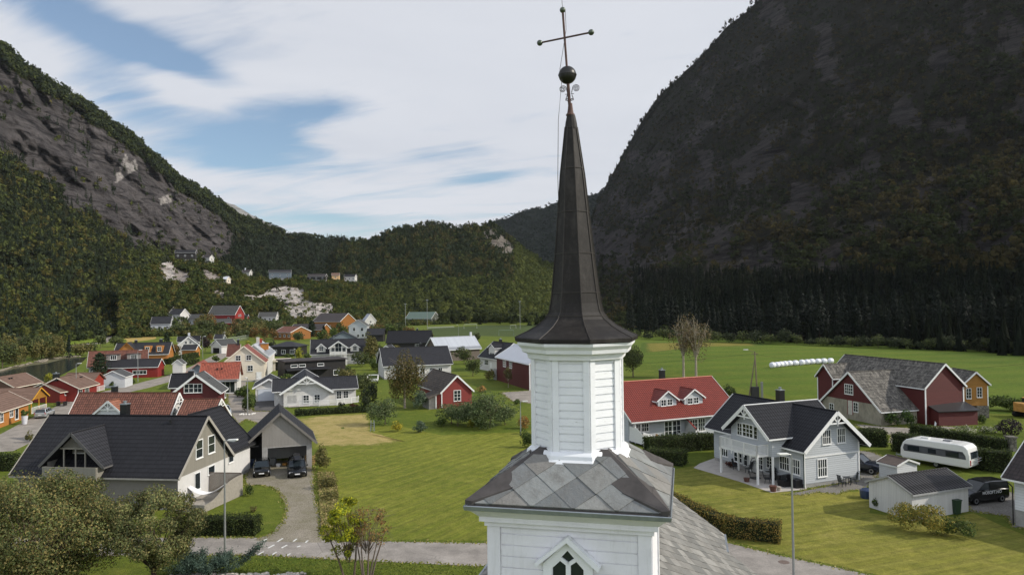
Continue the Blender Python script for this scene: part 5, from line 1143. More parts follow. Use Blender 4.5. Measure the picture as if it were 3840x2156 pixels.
RF_RED=tiles('red_tiles',c_(120,52,42),.36,.30,.12,.6,1.3); RF_RED2=tiles('weathered_red_tiles',c_(150,80,62),.36,.30,.28,.6,1.3); RF_DGB=tiles('dark_grey_tiles',c_(48,48,51),.40,.3,.12,.6,.4,spec=.2); RF_SLT=tiles('old_slate',c_(74,71,66),.5,.45,.35,.85,0,c_(128,123,114)); RF_OLD=tiles('mossy_slate',c_(74,68,62),.4,.35,.3,.85,.1,c_(98,86,74))
RF_PAN=tiles('black_corrugated',c_(52,51,52),2.2,.32,.1,.45,2.2); RF_MET=tiles('pale_metal_roof',c_(168,172,178),6,.5,.06,.45,.6); RF_WHT=plain('white_sheet_roof',c_(190,192,196),.5,.4,0,.05,1); RF_FELT=plain('dark_roof_felt',c_(64,60,60),.85,.2,0,.2,2)
HINFO={}
def house(key,name,label,cat,wall,roof,trim=WHT,group=None,vols=None,opts={},z0=0,winfr=WHT):
    H=HS[key]; ks=vols or [k for k in H if k!='yaw']; m=H[ks[0]]
    r=thing(name,label,cat,(m[1],m[2],z0),R(H['yaw']),group)
    for k in ks:
        off,x,y,L,W,he,hr,ox,oy,wins=H[k]; o=dict(opts.get(k,{})); ex=o.pop('ext',None)
        V_=Vol(x,y,H['yaw']+off,L,W,he,hr,z0)
        if ex:  # extend the hidden end without moving the seen one
            d=V_.dirs()[0]*ex/2; V_.x+=d.x; V_.y+=d.y; V_.L+=abs(ex)
        sh=0
        if ex: sh=-ex/2
        HINFO[key,k]=(V_,ox,oy); wl=o.pop('wall',wall); rf=o.pop('roof',roof); tr=o.pop('trim',trim); wf=o.pop('winfr',winfr); skipw=o.pop('nowin',False)
        vol(r,V_,wl,rf,tr,ox=ox,oy=oy,**o)
        if not skipw:
            for (f,s,z,w_,h,nx,ny) in wins: window(r,V_,f,ox,oy,s+(sh if f in 'FB' else 0),z,w_,h,nx,ny,wf)
    return r
for k_,d_,t_ in (('F','da',(18.96,92.34,2.95,3.35,4.66,5.87)),('F','db',(22.68,93.91,2.96,3.43,4.70,5.85)),('E1','da',(-54.36,204.73,2.61,2.98,4.59,5.95)),('E1','db',(-45.28,206.68,2.40,2.96,4.62,5.72)),('B','dorm',(-51.46,92.97,2.4,4.47,3.49,5.35)),('W','dorm',(-3.97,181.0,3.46,3.83,5.76,6.76))): HS[k_][d_]=(90,)+t_+(.25,.3,HS[k_][d_][9])
q_=HS['K']['main']; HS['K']['main']=(0,q_[1]-math.sin(R(HS['K']['yaw']))*2.3,q_[2]+math.cos(R(HS['K']['yaw']))*2.3,q_[3],q_[4]+4.6,q_[5],8.8)+q_[7:]
HS['A']['dorm']=(90,-37.70,64.08,4.4,5.97,3.75,6.6,.35,.5,[])
# A: big dark-roofed house with grey-green gable
hA=house('A','house','long black-tiled house with a grey-green gable wall, nearest on the left','house',W_TAN,RF_BLK,trim=plain('grey_trim',c_(150,146,138),.6),
   opts={'main':dict(lower=(PLAST,2.75),found=FOUND,trimw=.22,nowall=('F',)),'wing':dict(wall=PLAST,found=FOUND,trim=DKT),'dorm':dict(wall=W_TAN,zb=2.5,trim=plain('dark_grey_trim',c_(92,90,88),.6),roof=RF_DGB,nowall=('L',))})
V_,ox,oy=HINFO['A','dorm']; P_=V_.P; L2,W2=V_.L/2,V_.W/2
b=MB(); zf=2.72; 
b.poly([P_(-L2-.2,-W2+.5,zf),P_(-L2-.2,W2-.5,zf),P_(-L2-.2,W2-.5,zf+1.0),P_(-L2-.2,-W2+.5,zf+1.0)],[(0,1,2,3)]); b.box(P_(-L2-.2,0,zf+.5),(.1,W2*2-1,1.05),V_.th); b.box(P_(-L2+1.0,-W2+.5,zf+.5),(2.4,.08,1.0),V_.th); b.box(P_(-L2+1.0,W2-.5,zf+.5),(2.4,.08,1.0),V_.th)
b.build('balcony_parapet',W_TAN,hA); b=MB(); b.box(P_(-L2+1.0,0,zf-.05),(2.5,W2*2-.9,.14),V_.th); b.build('balcony_floor',plain('deck_wood',c_(110,104,96),.8),hA)
b=MB(); sl=(V_.hr-V_.he)/W2; hb=1.15
b.poly([P_(-L2+.35,-hb/1,V_.hr-hb*sl-.25),P_(-L2+.35,hb,V_.hr-hb*sl-.25),P_(-L2+.35,0,V_.hr-.25)],[(0,1,2),(2,1,0)]); b.bar(P_(-L2+.35,-hb-.1,V_.hr-hb*sl-.28),P_(-L2+.35,hb+.1,V_.hr-hb*sl-.28),.1,.12)
b.build('gable_screen',W_TAN,hA)
for x_,y,z_,h_ in((.35,-1.1,zf+1.2,2.2),(.35,-.2,zf+1.4,2.5),(.35,.9,zf+1.3,2.3),(-.1,-W2+.7,1.1,2.2),(-.1,W2-.7,1.1,2.2)): b=MB(); b.box(P_(-L2+x_,y,z_),(.1,.1,h_),V_.th); b.build('balcony_post',W_TAN,hA)
b=MB(); b.box(P_(-L2+2.1,0,zf+1.0),(.08,2.9,2.0),V_.th); wb=b.build('wall',W_TAN,hA); window(hA,V_,'L',2.1,0,-.55,zf+1.1,.8,1.9,1,1,proud=.08); window(hA,V_,'L',2.1,0,.75,zf+1.2,1.1,1.0,2,1,proud=.08)
Vm=HINFO['A','main'][0]; q=Vm.P(-.9,.9,Vm.hr-1.2); chimney(hA,q,.62,2.1,BLKM); b=MB(); q=Vm.P(4.6,-.62,Vm.hr-.62); b.lathe(q,[(.09,0),(.09,.3),(.14,.32),(.14,.38)],10); b.build('roof_vent',BLKM,hA)
a_,b_=Vm.L/2-.4,Vm.W/2-.5; b=MB(); b.face([Vm.P(-a_,-b_,.3),Vm.P(a_,-b_,.3),Vm.P(a_,-b_,3.1),Vm.P(-a_,-b_,3.1)]); b.build('wall',plain('painted_shade_grey',c_(120,116,112),.8,.2,0,.06,2),hA)  # the front wall's shade is painted in as a darker grey
# deck with plank screens
DECKW=plain('weathered_planks',c_(150,144,134),.8,.2,0,.15,4); 
pt=D['pts']; c0=Vm.P(Vm.L/2-.4,-Vm.W/2+.9,0)
dk=thing('deck','grey plank terrace with curved plank screen beside the grey-green gable','deck',(c0.x,c0.y,0),Vm.th)
d1=Vector((*pt['deck1'],0)); d0=Vector((*pt['deck0'],0)); X,Y=Vm.dirs()
A1=Vector((-26.1,60.9,0)); A2=Vector((-24.9,66.3,0)); A0=A1-X*((A1-Vm.P(Vm.L/2-.4,0,0)).dot(X)-.03); A3=A2-X*((A2-Vm.P(Vm.L/2-.4,0,0)).dot(X)-.03); Y=(A2-A1).normalized()
b=MB(); b.poly([A0+Vector((0,0,.28)),A1+Vector((0,0,.28)),A2+Vector((0,0,.28)),A3+Vector((0,0,.28)),A0,A1,A2,A3],[(0,1,2,3),(0,4,5,1),(1,5,6,2),(2,6,7,3)]); b.build('deck_floor',DECKW,dk)
b=MB(); n=56
for i in range(n):
    t=(i+.5)/n; q=A1.lerp(A2,t); hh=.55+1.35*(1/(1+math.exp(-(t-.42)*9))); b.box(q+Vector((0,0,hh/2+.02)),(.035,.105,hh),Vm.th)
b.bar(A1+Vector((-.05,0,.4)),A2+Vector((-.05,0,.4)),.05,.08)
b.build('side_screen',DECKW,dk)
b=MB()
for i in range(26): q=A0.lerp(A1,(i+.5)/26); b.box(q+Vector((0,0,.3)),(.13,.03,.62),Vm.th)
b.build('front_screen',DECKW,dk)
b=MB(); DW=plain('brown_slats',c_(104,92,82),.8,.2,0,.2,4)
for i in range(30):
    q=(A3-Y*.2).lerp(A2-Y*.2,(i+.5)/30); b.box(q+Vector((0,0,1.1)),(.07,.03,1.9),Vm.th)
b.bar(A3-Y*.2+Vector((0,0,2.05)),A2-Y*.2+Vector((0,0,2.05)),.08,.06); b.build('slat_screen',DW,dk)
# hammock slung over the deck
hm=MB(); ha=A3-Y*3.6+X*.1+Vector((0,0,1.75)); hb_=A2-Y*2.2-X*.2+Vector((0,0,1.5)); pr=None
for i in range(17):
    t=i/16; q=ha.lerp(hb_,t); q.z-=math.sin(math.pi*t)*.85; wd=.05+.42*math.sin(math.pi*t)**.6; cur=(q-Y*wd+Vector((0,0,.12)),q,q+Y*wd+Vector((0,0,.12)))
    if pr:
        hm.face([pr[0],cur[0],cur[1],pr[1]]); hm.face([pr[1],cur[1],cur[2],pr[2]])
    pr=cur
o=hm.build('hammock',plain('hammock_cloth',(.62,.62,.62),.9,.1)); tag(o,'white hammock slung across the plank terrace','hammock'); sm=o.modifiers.new('thick','SOLIDIFY'); sm.thickness=.02
# E: garage
hE=house('E','garage','grey board-clad garage with steep black roof and open dark bay','garage',W_TANL,RF_BLK,trim=plain('garage_trim',c_(112,108,102),.6),opts={'main':dict(nowall=('L','F','B'),zb=2.45,nowin=True,trimw=.2)})
V_,ox,oy=HINFO['E','main']; P_=V_.P; L2,W2=V_.L/2,V_.W/2; a=L2-ox; sl=(V_.hr-V_.he)/W2; yR=-(W2-oy); yL=W2-1.9; zt=V_.hr-.2
b=MB(); zc0=2.35
b.face([P_(-a,yL,zc0),P_(-a,yR,zc0),P_(-a,yR,zt-abs(yR)*sl),P_(-a,0,zt),P_(-a,yL,zt-yL*sl)]); b.build('wall',W_TANL,hE)
b=MB(); b.face([P_(-a,yR,0),P_(a,yR,0),P_(a,yR,zt-abs(yR)*sl),P_(-a,yR,zt-abs(yR)*sl)]); b.build('wall',PLAST,hE); b=MB(); b.face([P_(a-1.0,yL,0),P_(-a,yL,0),P_(-a,yL,zt-yL*sl),P_(a-1.0,yL,zt-yL*sl)]); b.build('wall',PLAST,hE); b=MB(); b.box(P_(a-.2,.2,1.3),(.1,W2*2-1,2.6),V_.th); b.build('wall',PLAST,hE)
b=MB(); b.box(P_(-a+.2,yR+.28,1.18),(.42,.55,2.36),V_.th); b.box(P_(-a+.2,yL-.28,1.18),(.42,.55,2.36),V_.th); b.box(P_(-a+.2,(yR+yL)/2,2.38),(.42,yL-yR,.1),V_.th); b.build('pillar',FOUND,hE)
b=MB(); b.box(P_(0,(W2-oy+yL)/2+.1,2.55),(2*a-.6,.9,.08),V_.th); b.box(P_(-a+2.2,W2-.35,1.3),(.14,.14,2.6),V_.th); b.build('carport_beam',DKT,hE)
b=MB(); b.box(P_(a-.3,W2-1.0,1.3),(.1,2.0,2.6),V_.th); b.build('carport_back_wall',W_BLK,hE)
# B and its extension
hB=house('B','house','brown-tiled house with small white truss gable behind the long black roof','house',PLAST,RF_BRN,opts={'main':dict(found=FOUND),'dorm':dict(zb=2.6,roof=tiles('light_brown_tiles',c_(150,100,78),.36,.3,.2,.6,1.2),wall=W_LGR)})
truss(hB,HINFO['B','dorm'][0],-1,1.0,.12); truss(hB,HINFO['B','main'][0],1,1.1,.12); Vb=HINFO['B','main'][0]; chimney(hB,Vb.P(-2.2,.35,Vb.hr-.6),.6,1.35,BLKM)
hB2=house('B2','garage','brown-tiled garage with white truss gable at the red house','garage',PLAST,RF_BRN); truss(hB2,HINFO['B2','main'][0],1,.9,.12)
hC=house('C','house','dark red house with grey roof and broad white gable boards','house',W_REDD,RF_GREY,opts={'main':dict(trimw=.3,found=FOUND),'wing':dict(roof=RF_BLK,trimw=.26)}); Vc=HINFO['C','main'][0]; chimney(hC,Vc.P(-.4,1.3,Vc.hr-1.3),.75,1.7,BLKM)
b=MB(); b.lathe(Vc.P(.6,-1.3,Vc.hr-1.25),[(.07,0),(.07,.3),(.12,.32),(.12,.36)],8); b.build('roof_vent',BLKM,hC)
hC2=house('C2','house','low house with weathered red tiles and a glazed garden wall','house',PLAST,RF_RED2,trim=plain('pink_grey_trim',c_(170,140,128),.6),opts={'wing':dict(wall=W_BLG)})
V_,ox,oy=HINFO['C2','main']; window(hC2,V_,'F',ox,oy,1.6,1.25,2.6,2.1,3,1); b=MB(); b.box(V_.P(1.5,-V_.W/2-.35,2.55),(4.4,1.6,.12),V_.th); b.build('canopy',ZINC,hC2); b=MB()
for x in(-1.1,-.3):
    q=V_.P(x+.6,-2.0,V_.hr-2.0*(V_.hr-V_.he)/(V_.W/2)+.1); b.lathe(q,[(.12,0),(.14,.2),(.2,.22),(.2,.3)],8)
b.build('roof_vent',BLKM,hC2)
HS['C3']['main']=HS['C3']['main'][:9]+(HS['C3']['main'][9][:3],)
hC3=house('C3','house','cream house with tall gable and brick-red roof beside the flat carport','house',W_CREAM,tiles('plum_red_tiles',c_(132,74,62),.36,.3,.12,.6,1),trim=plain('cream_trim',c_(222,212,194),.6),opts={'main':dict(found=FOUND),'wing':dict(roof=tiles('dark_brown_tiles',c_(96,60,50),.36,.3,.12,.6,1))})
V_=HINFO['C3','wing'][0]; chimney(hC3,V_.P(1.0,0,V_.hr-.4),.55,1.5,BLKM); V_,ox,oy=HINFO['C3','main']; door(hC3,V_,'L',ox,oy,-3.2,.9,2.0,WHT)
b=MB(); b.box(V_.P(-V_.L/2-.1,-3.2,.35),(1.2,1.6,.3),V_.th); b.build('doorstep',FOUND,hC3)
hC4=house('C4','house','white house with pale metal roof and orange dormer behind the cream house','house',W_WHITE,RF_MET,opts={'main':dict(trimw=.25)}); V_=HINFO['C4','main'][0]; b=MB(); b.box(V_.P(-3.0,-1.9,V_.hr-.9),(2.2,1.7,1.5),V_.th); b.build('dormer',W_ORG,hC4); b=MB(); b.box(V_.P(-3.0,-1.9,V_.hr-.1),(2.5,2.0,.1),V_.th); b.build('dormer_roof',ZINC,hC4)
chimney(hC4,V_.P(-1.0,-.8,V_.hr-.6),.6,1.6,plain('red_brick_stack',c_(146,66,52),.8),cap=False); chimney(hC4,V_.P(2.5,.3,V_.hr-.6),.7,1.8,plain('pale_render',c_(190,184,172),.8),cap=False)
# C5 hip roof black house
def hip(key,name,label,wall,roof,group=None):
    H=HS[key]; off,x,y,L,W,he,hr,ox,oy,_=H['main']; r=thing(name,label,'house',(x,y,0),R(H['yaw'])); V_=Vol(x,y,H['yaw'],L+2,W,he,hr); P_=V_.P; L=V_.L; b=MB()
    q=[P_(-L/2,-W/2,he),P_(L/2,-W/2,he),P_(L/2,W/2,he),P_(-L/2,W/2,he)]; r0,r1=P_(-L/2+W/2,0,hr),P_(L/2-W/2,0,hr)
    b.face([q[0],q[1],r1,r0]); b.face([q[1],q[2],r1]); b.face([q[2],q[3],r0,r1]); b.face([q[3],q[0],r0]); lo=[p-Vector((0,0,.15)) for p in q]; b.face(lo[::-1])
    for i in range(4): b.face([lo[i],lo[(i+1)%4],q[(i+1)%4],q[i]])
    b.build('roof',roof,r); b=MB(); a,c=L/2-ox,W/2-oy; b.poly([P_(x_*a,y_*c,z) for z in(0,he-.12) for x_,y_ in((-1,-1),(1,-1),(1,1),(-1,1))],[(0,1,5,4),(1,2,6,5),(2,3,7,6),(3,0,4,7)]); b.build('wall',wall,r)
    for s_ in(-3,0,3): window(r,V_,'F',ox,oy,s_,1.5,1.3,1.2,2,1)
    return r
hip('C5','house','black house with a low hip roof behind the flat carport','house' and W_BLK,RF_DGB)
# flat carport with a red car inside
cpx=px(((900+560/4.519)/1.49068,(1200+862/4.519)/1.49068),((900+855/4.519)/1.49068,(1200+850/4.519)/1.49068)); A=Vector((*cpx[0],0));B_=Vector((*cpx[1],0)); X=(B_-A).normalized(); Y=Vector((-X.y,X.x,0)); rz=math.atan2(X.y,X.x); Wc=(B_-A).length
r=thing('carport','cream flat-roofed carport with an open front, beside the cream house','carport',tuple((A+B_)/2),rz); b=MB(); b.box((A+B_)/2+Y*3+Vector((0,0,2.55)),(Wc+.7,6.8,.42),rz); b.build('roof',plain('cream_render',c_(190,182,166),.8),r); b=MB()
for q,w_ in((A+X*.3,.6),(B_-X*.1,.2)): b.box(q+Y*3+Vector((0,0,1.17)),(w_,6,2.34),rz)
b.box((A+B_)/2+Y*5.9+Vector((0,0,1.17)),(Wc,.2,2.34),rz); b.build('wall',plain('cream_render',c_(190,182,166),.8),r)
# D white house + its garage
hD=house('D','house','white bungalow with a wide truss gable facing the mown brown patch','house',W_WHITE,RF_DGB,opts={'main':dict(trimw=.2),'gab':dict(trimw=.3)}); V_,ox,oy=HINFO['D','gab']; truss(hD,V_,-1,1.15,.16)
Vm_,mx_,my_=HINFO['D','main']; railing(hD,[V_.P(-V_.L/2+.2,1.2,0),V_.P(-V_.L/2-.6,-2.0,0),V_.P(-V_.L/2-.6,-4.9,0),Vm_.P(7.2,-3.9,0),Vm_.P(7.3,-2.6,0)],1.0,.0,WHT,.14)
b=MB(); b.face([V_.P(-V_.L/2-.55,3,.12),V_.P(-V_.L/2-.55,-4.8,.12),Vm_.P(7.2,-3.9,.12),Vm_.P(7.2,-2.5,.12),V_.P(-V_.L/2+1,-4.0,.12),V_.P(-V_.L/2+1,3,.12)]); b.build('terrace_floor',CONC,hD)
for s_ in (2.9,2.3): pass
b=MB(); 
for i in range(7):
    for s2 in (1,-1): b.bar(V_.P(-V_.L/2+.76,3.0-i*.22 if s2>0 else 3.0-i*.22,.6),V_.P(-V_.L/2+.76,3.0-i*.22-.6*s2*0+(.0),1.9),.02,.03)
b.build('trellis',WHT,hD)
hD2=house('D2','garage','white double garage with a broad closed door beside the white bungalow','garage',W_WHITE,RF_DGB,opts={'main':dict(trimw=.24)}); V_,ox,oy=HINFO['D2','main']; c,t,n=face_frame(V_,'L',ox,oy); b=MB(); b.box(c-t*.1+n*.03+Vector((0,0,1.05)),(3.9,.06,2.05),math.atan2(t.y,t.x)); b.build('garage_door',plain('pale_garage_door',c_(200,206,212),.5,.4,0,.03),hD2); b=MB(); b.box(c+n*.05+Vector((0,0,2.2)),(4.4,.06,.12),math.atan2(t.y,t.x)); b.build('lintel_board',WHT,hD2)
# D3 long black flat-roofed house
d3=px(((900+790/4.519)/1.49068,(1200+1010/4.519)/1.49068),((900+1790/4.519)/1.49068,(1200+945/4.519)/1.49068)); A=Vector((*d3[0],0)); B_=Vector((*d3[1],0)); A=A+(B_-A)*-.03; X=(B_-A).normalized(); Y=Vector((-X.y,X.x,0)); rz=math.atan2(X.y,X.x); Ln=(B_-A).length; up=Vector((0,0,1)); mid=(A+B_)/2
r=thing('house','long black timber house with a flat roof behind the white bungalow','house',tuple(mid),rz); b=MB(); b.box(mid+Y*3.5+up*2.0,(Ln,7,4.0),rz); b.build('wall',W_BLK,r); b=MB(); b.box(mid+Y*3.4+up*4.12,(Ln+.7,7.8,.24),rz); b.build('roof',RF_FELT,r)
b=MB(); b.box(A+X*(Ln*.36)-Y*1.0+up*2.35,(Ln*.7,2.6,.14),rz,Matrix.Rotation(.12,4,'X')); b.build('lean_to_roof',RF_DGB,r); b=MB(); b.box(A+X*(Ln*.36)-Y*.8+up*1.1,(Ln*.66,.1,2.2),rz); b.build('lean_to_wall',W_BLK,r)
Vd=Vol(mid.x+Y.x*3.5,mid.y+Y.y*3.5,math.degrees(rz),Ln,7,4,4)
for s_ in(-.35,-.22,.08): window(r,Vd,'F',0,0,s_*Ln,3.05,Ln*.10,.5,1,1)
window(r,Vd,'F',0,0,Ln*.34,1.0,1.2,1.1,1,1)
for g_,kv in (('E1',dict(name='house',label='white house with a glazed balcony gable between two small dormers',wall=W_WHITE,roof=RF_DGB)),):
    hE1=house('E1',kv['name'],kv['label'],'house',kv['wall'],kv['roof'],opts={'gab':dict(trimw=.22),'da':dict(zb=3.2,trimw=.16,trim=WHT),'db':dict(zb=3.2,trimw=.16)})
V_,ox,oy=HINFO['E1','gab']; b=MB(); b.box(V_.P(-V_.L/2+.1,0,3.35),(.1,V_.W-.9,.95),V_.th); b.build('balcony_panel',W_WHITE,hE1); b=MB()
for y in(-V_.W/2+.45,-.9,.9,V_.W/2-.45): b=MB(); b.box(V_.P(-V_.L/2+.06,y,2.6),(.12,.12,5.2),V_.th); b.build('balcony_post',WHT,hE1); Vm_=HINFO['E1','main'][0]; b=MB(); b.tube([Vm_.P(-1.3,-.1,Vm_.hr-.1),Vm_.P(-1.3,-.1,Vm_.hr+1.1)],.13,8); b.build('flue',ZINC,hE1)
hE2=house('E2','house','white house with a large dark grey roof behind the big birch','house',W_WHITE,RF_DGB,opts={'main':dict(found=FOUND),'gab':dict(trimw=.2)}); V_,ox,oy=HINFO['E2','gab']; b=MB(); b.box(V_.P(-V_.L/2-.3,0,3.1),(.1,V_.W-.5,.9),V_.th); b.box(V_.P(-V_.L/2+.2,0,2.62),(1.1,V_.W-.5,.12),V_.th); b.build('balcony_panel',W_WHITEV,hE2); b=MB()
for y in(-1.9,1.9): b=MB(); b.box(V_.P(-V_.L/2-.25,y,1.3),(.13,.13,2.6),V_.th); b.build('balcony_post',WHT,hE2); Vm_=HINFO['E2','main'][0]; chimney(hE2,Vm_.P(1.6,.3,Vm_.hr-.6),.7,1.3,BLKM)
house('E2b','garage','small white garage with a side door left of the large dark grey roof','garage',W_WHITE,RF_DGB)
hE3=house('E3','house','black house with glowing pale balcony doors in its gable','house',W_BLK,RF_BLK,trim=DKT); hE3['label']='black timber house with a glazed balcony gable before the sports pitch'; V_=HINFO['E3','gab'][0]; railing(hE3,[V_.P(-V_.L/2-1.2,-2.4,2.9),V_.P(-V_.L/2-1.2,2.4,2.9)],.95,0,ZINC,.3); Vm_=HINFO['E3','main'][0]; chimney(hE3,Vm_.P(2.6,.2,Vm_.hr-.5),.6,1.1,BLKM)
b=MB(); b.box(V_.P(-V_.L/2-.6,0,2.8),(1.4,5,.15),V_.th); b.build('balcony_floor',DKT,hE3)
house('E3b','garage','small dark-roofed building left of the black balcony house','outbuilding',W_BLK,RF_DGB,trim=DKT)
house('E5','house','blue-grey house whose wide gable shows behind the three-dormer roof','house',W_BLG,RF_DGB,trim=plain('slate_trim',c_(60,66,76),.6))
hM=house('M','hall','low hall with a wide pale metal roof and one white flue','hall',wallm('brown_hall_siding',(96,86,76),pitch=.18),RF_MET); V_=HINFO['M','main'][0]; b=MB(); b.box(V_.P(6.2,.1,V_.hr+.5),(.55,.55,1.3),V_.th); b.build('flue',RF_WHT,hM)
hW=house('W','house','white house with black roof and small dormer, touching the red barn','house',W_WHITE,RF_BLK,opts={'dorm':dict(zb=3.3,trimw=.16)}); V_=HINFO['W','main'][0]; chimney(hW,V_.P(-1.0,-.3,V_.hr-.5),.6,1.2,BLKM); chimney(hW,V_.P(-3.2,-2.6,V_.he+1.2),.6,1.1,BLKM); V_,ox,oy=HINFO['W','main']; door(hW,V_,'F',ox,oy,1.2,.9,2,WHT)
hRB=house('RB','barn','dark red barn with a pale sheet-metal roof left of the lantern','barn',W_BARN,RF_WHT,opts={'main':dict(th=.12,trimw=.14)}); V_,ox,oy=HINFO['RB','main']; b=MB(); b.box(V_.P(-V_.L/2-.8,-V_.W/2+1.2,1.2),(2,2,2.4),V_.th); b.build('stone_porch',FOUND,hRB); b=MB(); b.box(V_.P(V_.L/2-.28,-V_.W/2+.28,2.6),(.2,.2,5.2),V_.th); b.build('corner_board',WHT,hRB)
hF0=house('F0','shed','small red shed with mossy slate roof and white-framed window by the apple trees','shed',W_SHED,RF_OLD,opts={'main':dict(trimw=.22)}); V_,ox,oy=HINFO['F0','main']; P_=V_.P
b=MB(); x0,x1=-V_.L/2+.3,-V_.L/2+4.2; ys=V_.W/2-.3; b.poly([P_(x0-.3,ys-.1,V_.he+.25),P_(x0-.3,ys+2.3,V_.he-.75),P_(x1,ys+2.3,V_.he-.75),P_(x1,ys-.1,V_.he+.25),P_(x0-.3,ys-.1,V_.he+.1),P_(x0-.3,ys+2.3,V_.he-.9),P_(x1,ys+2.3,V_.he-.9),P_(x1,ys-.1,V_.he+.1)],[(0,3,2,1),(4,5,6,7),(0,1,5,4),(1,2,6,5)]); b.build('lean_to_roof',RF_OLD,hF0)
b=MB(); b.poly([P_(x0,ys,0),P_(x0,ys+1.0,0),P_(x0,ys+1.0,V_.he-.25),P_(x0,ys,V_.he+.1)],[(0,1,2,3),(3,2,1,0)]); b.build('lean_to_wall',W_SHED,hF0); b=MB(); b.poly([P_(x0,ys+1.0,0),P_(x0,ys+2.1,0),P_(x0,ys+2.1,V_.he-.8),P_(x0,ys+1.0,V_.he-.35)],[(0,1,2,3),(3,2,1,0)]); b.box(P_(x0+1.9,ys+2.1,.85),(3.8,.1,1.7),V_.th); b.build('lean_to_wall',FOUND,hF0)
b=MB(); b.box(P_(x0-.04,ys+.02,1.3),(.09,.16,2.6),V_.th); b.box(P_(x0-.04,ys+1.02,1.15),(.09,.14,2.3),V_.th); b.build('corner_board',WHT,hF0)
house('GH','house','tall pale grey gabled house below the wooded round hill','house',W_GREY,RF_GREY,opts={'main':dict(trim=plain('pale_trim',c_(190,190,188),.6))})
# F: red-tiled house
hF=house('F','house','pale grey house with bright red tiled roof and twin dormers','house',W_GREY,RF_RED,opts={'main':dict(ridge=plain('pale_ridge_tile',c_(190,120,100),.6),trimw=.14),'da':dict(zb=3.4,trimw=.12,roof=tiles('dormer_red_tiles',c_(120,56,48),.36,.3,.15,.6,1.2)),'db':dict(zb=3.4,trimw=.12,roof=tiles('dormer_red_tiles',c_(120,56,48),.36,.3,.15,.6,1.2))})
V_,ox,oy=HINFO['F','main']; P_=V_.P; chimney(hF,P_(.9,.9,V_.hr-.6),.62,1.7,BLKM); chimney(hF,P_(-7.0,.9,V_.hr-.6),.62,1.7,BLKM)
b=MB(); fy=-V_.W/2; b.poly([P_(-8.0,fy-1.9,.25),P_(-4.4,fy-1.9,.25),P_(-4.4,fy+1.5,.25),P_(-8,fy+1.5,.25),P_(-8.0,fy-1.9,0),P_(-4.4,fy-1.9,0),P_(-4.4,fy+1.5,0),P_(-8,fy+1.5,0)],[(0,1,2,3),(0,4,5,1),(1,5,6,2)]); b.build('deck',plain('grey_deck',c_(120,120,122),.8),hF)
b=MB()
for i in range(22):
    t=i/21; q=P_(-7.9,fy+1.1-t*3.0,0); hh=1.75 if t<.55 else 1.75-(t-.55)*1.6; b.box(q+Vector((0,0,.25+hh/2)),(.03,.13,hh),V_.th)
for i in range(14):
    t=i/13; q=P_(-7.9+t*1.5,fy-1.9,0); hh=1.5-t*.5; b.box(q+Vector((0,0,.25+hh/2)),(.11,.03,hh),V_.th)
b.build('plank_screen',WHT,hF)
b=MB(); b.poly([P_(.3,fy+1.2,0),P_(.3,fy-1.0,0),P_(.3,fy-1.0,1.35),P_(.3,fy+1.2,2.5)],[(0,1,2,3),(3,2,1,0)]); b.build('divider_wall',W_GREY,hF); b=MB(); b.bar(P_(.3,fy-1.05,1.4),P_(.3,fy+1.2,2.55),.14,.08); b.build('divider_cap',plain('red_cap',c_(140,46,38),.6),hF)
b=MB(); b.box(P_(-7.6,fy+.35,1.3),(.12,.12,2.6),V_.th); b.build('porch_post',WHT,hF)
# G: grey house with balcony
hG=house('Gr','house','pale grey house with black roof, white gable trusses and a corner balcony','house',W_GREY,RF_BLK,opts={'main':dict(trimw=.3,found=FOUND,ridge=RF_BLK),'gab':dict(zb=2.55,trimw=.3,ridge=plain('white_ridge_tile',c_(200,200,198),.6))})
V_,ox,oy=HINFO['Gr','main']; truss(hG,V_,1,1.0,.14); Vg,gx,gy=HINFO['Gr','gab']; truss(hG,Vg,-1,1.0,.14); chimney(hG,V_.P(.5,-.55,V_.hr-.75),.62,2.0,BLKM)
b=MB(); c,t,n=face_frame(V_,'R',ox,oy); rz=math.atan2(t.y,t.x); b.box(c+n*.03+Vector((0,0,2.78)),(V_.W-2*oy+.05,.06,.14),rz)
for s_ in(-1,1): b.box(c+n*.02+t*s_*(V_.W/2-oy-.05)+Vector((0,0,1.9)),(.14,.07,3.6),rz)
b.build('corner_board',WHT,hG)
b=MB(); q=V_.P(V_.L/2-ox+.12,-V_.W/2+oy-.1,0); b.tube([q+Vector((0,0,.05)),q+Vector((0,0,3.2)),q+Vector((0,0,3.4))+(V_.dirs()[1]*-.5)],.05,8); b.build('downpipe',plain('green_downpipe',c_(36,58,46),.5),hG)
X,Y=Vg.dirs(); w2=Vg.W/2-.25; wr=w2-.7; xf=-Vg.L/2-.5; xb=-Vg.L/2+gx; zf=2.7
b=MB(); b.box(Vg.P((xf+xb)/2,(w2-wr)/2,zf-.08),(xb-xf,w2+wr,.16),Vg.th); b.build('balcony_floor',WHT,hG)
railing(hG,[Vg.P(xb,w2,zf-.1),Vg.P(xf,w2,zf-.1),Vg.P(xf,-wr,zf-.1),Vg.P(xb,-wr,zf-.1)],1.05,0,WHT,.135)
for x_,y in((xf+.08,-wr+.05),(xf+.08,w2-.05),(xb,-w2+.1),(xb+.9,w2-.1)): b=MB(); b.box(Vg.P(x_,y,1.3),(.16,.16,2.6),Vg.th); b.build('balcony_post',WHT,hG)
for i in range(7): b=MB(); b.box(Vg.P(xf-.03,-wr+i*(w2+wr)/6,zf-.28),(.08,.1,.3),Vg.th); b.build('joist_end',WHT,hG)
door(hG,V_,'F',ox,oy,-.35,.9,2.0,WHT)
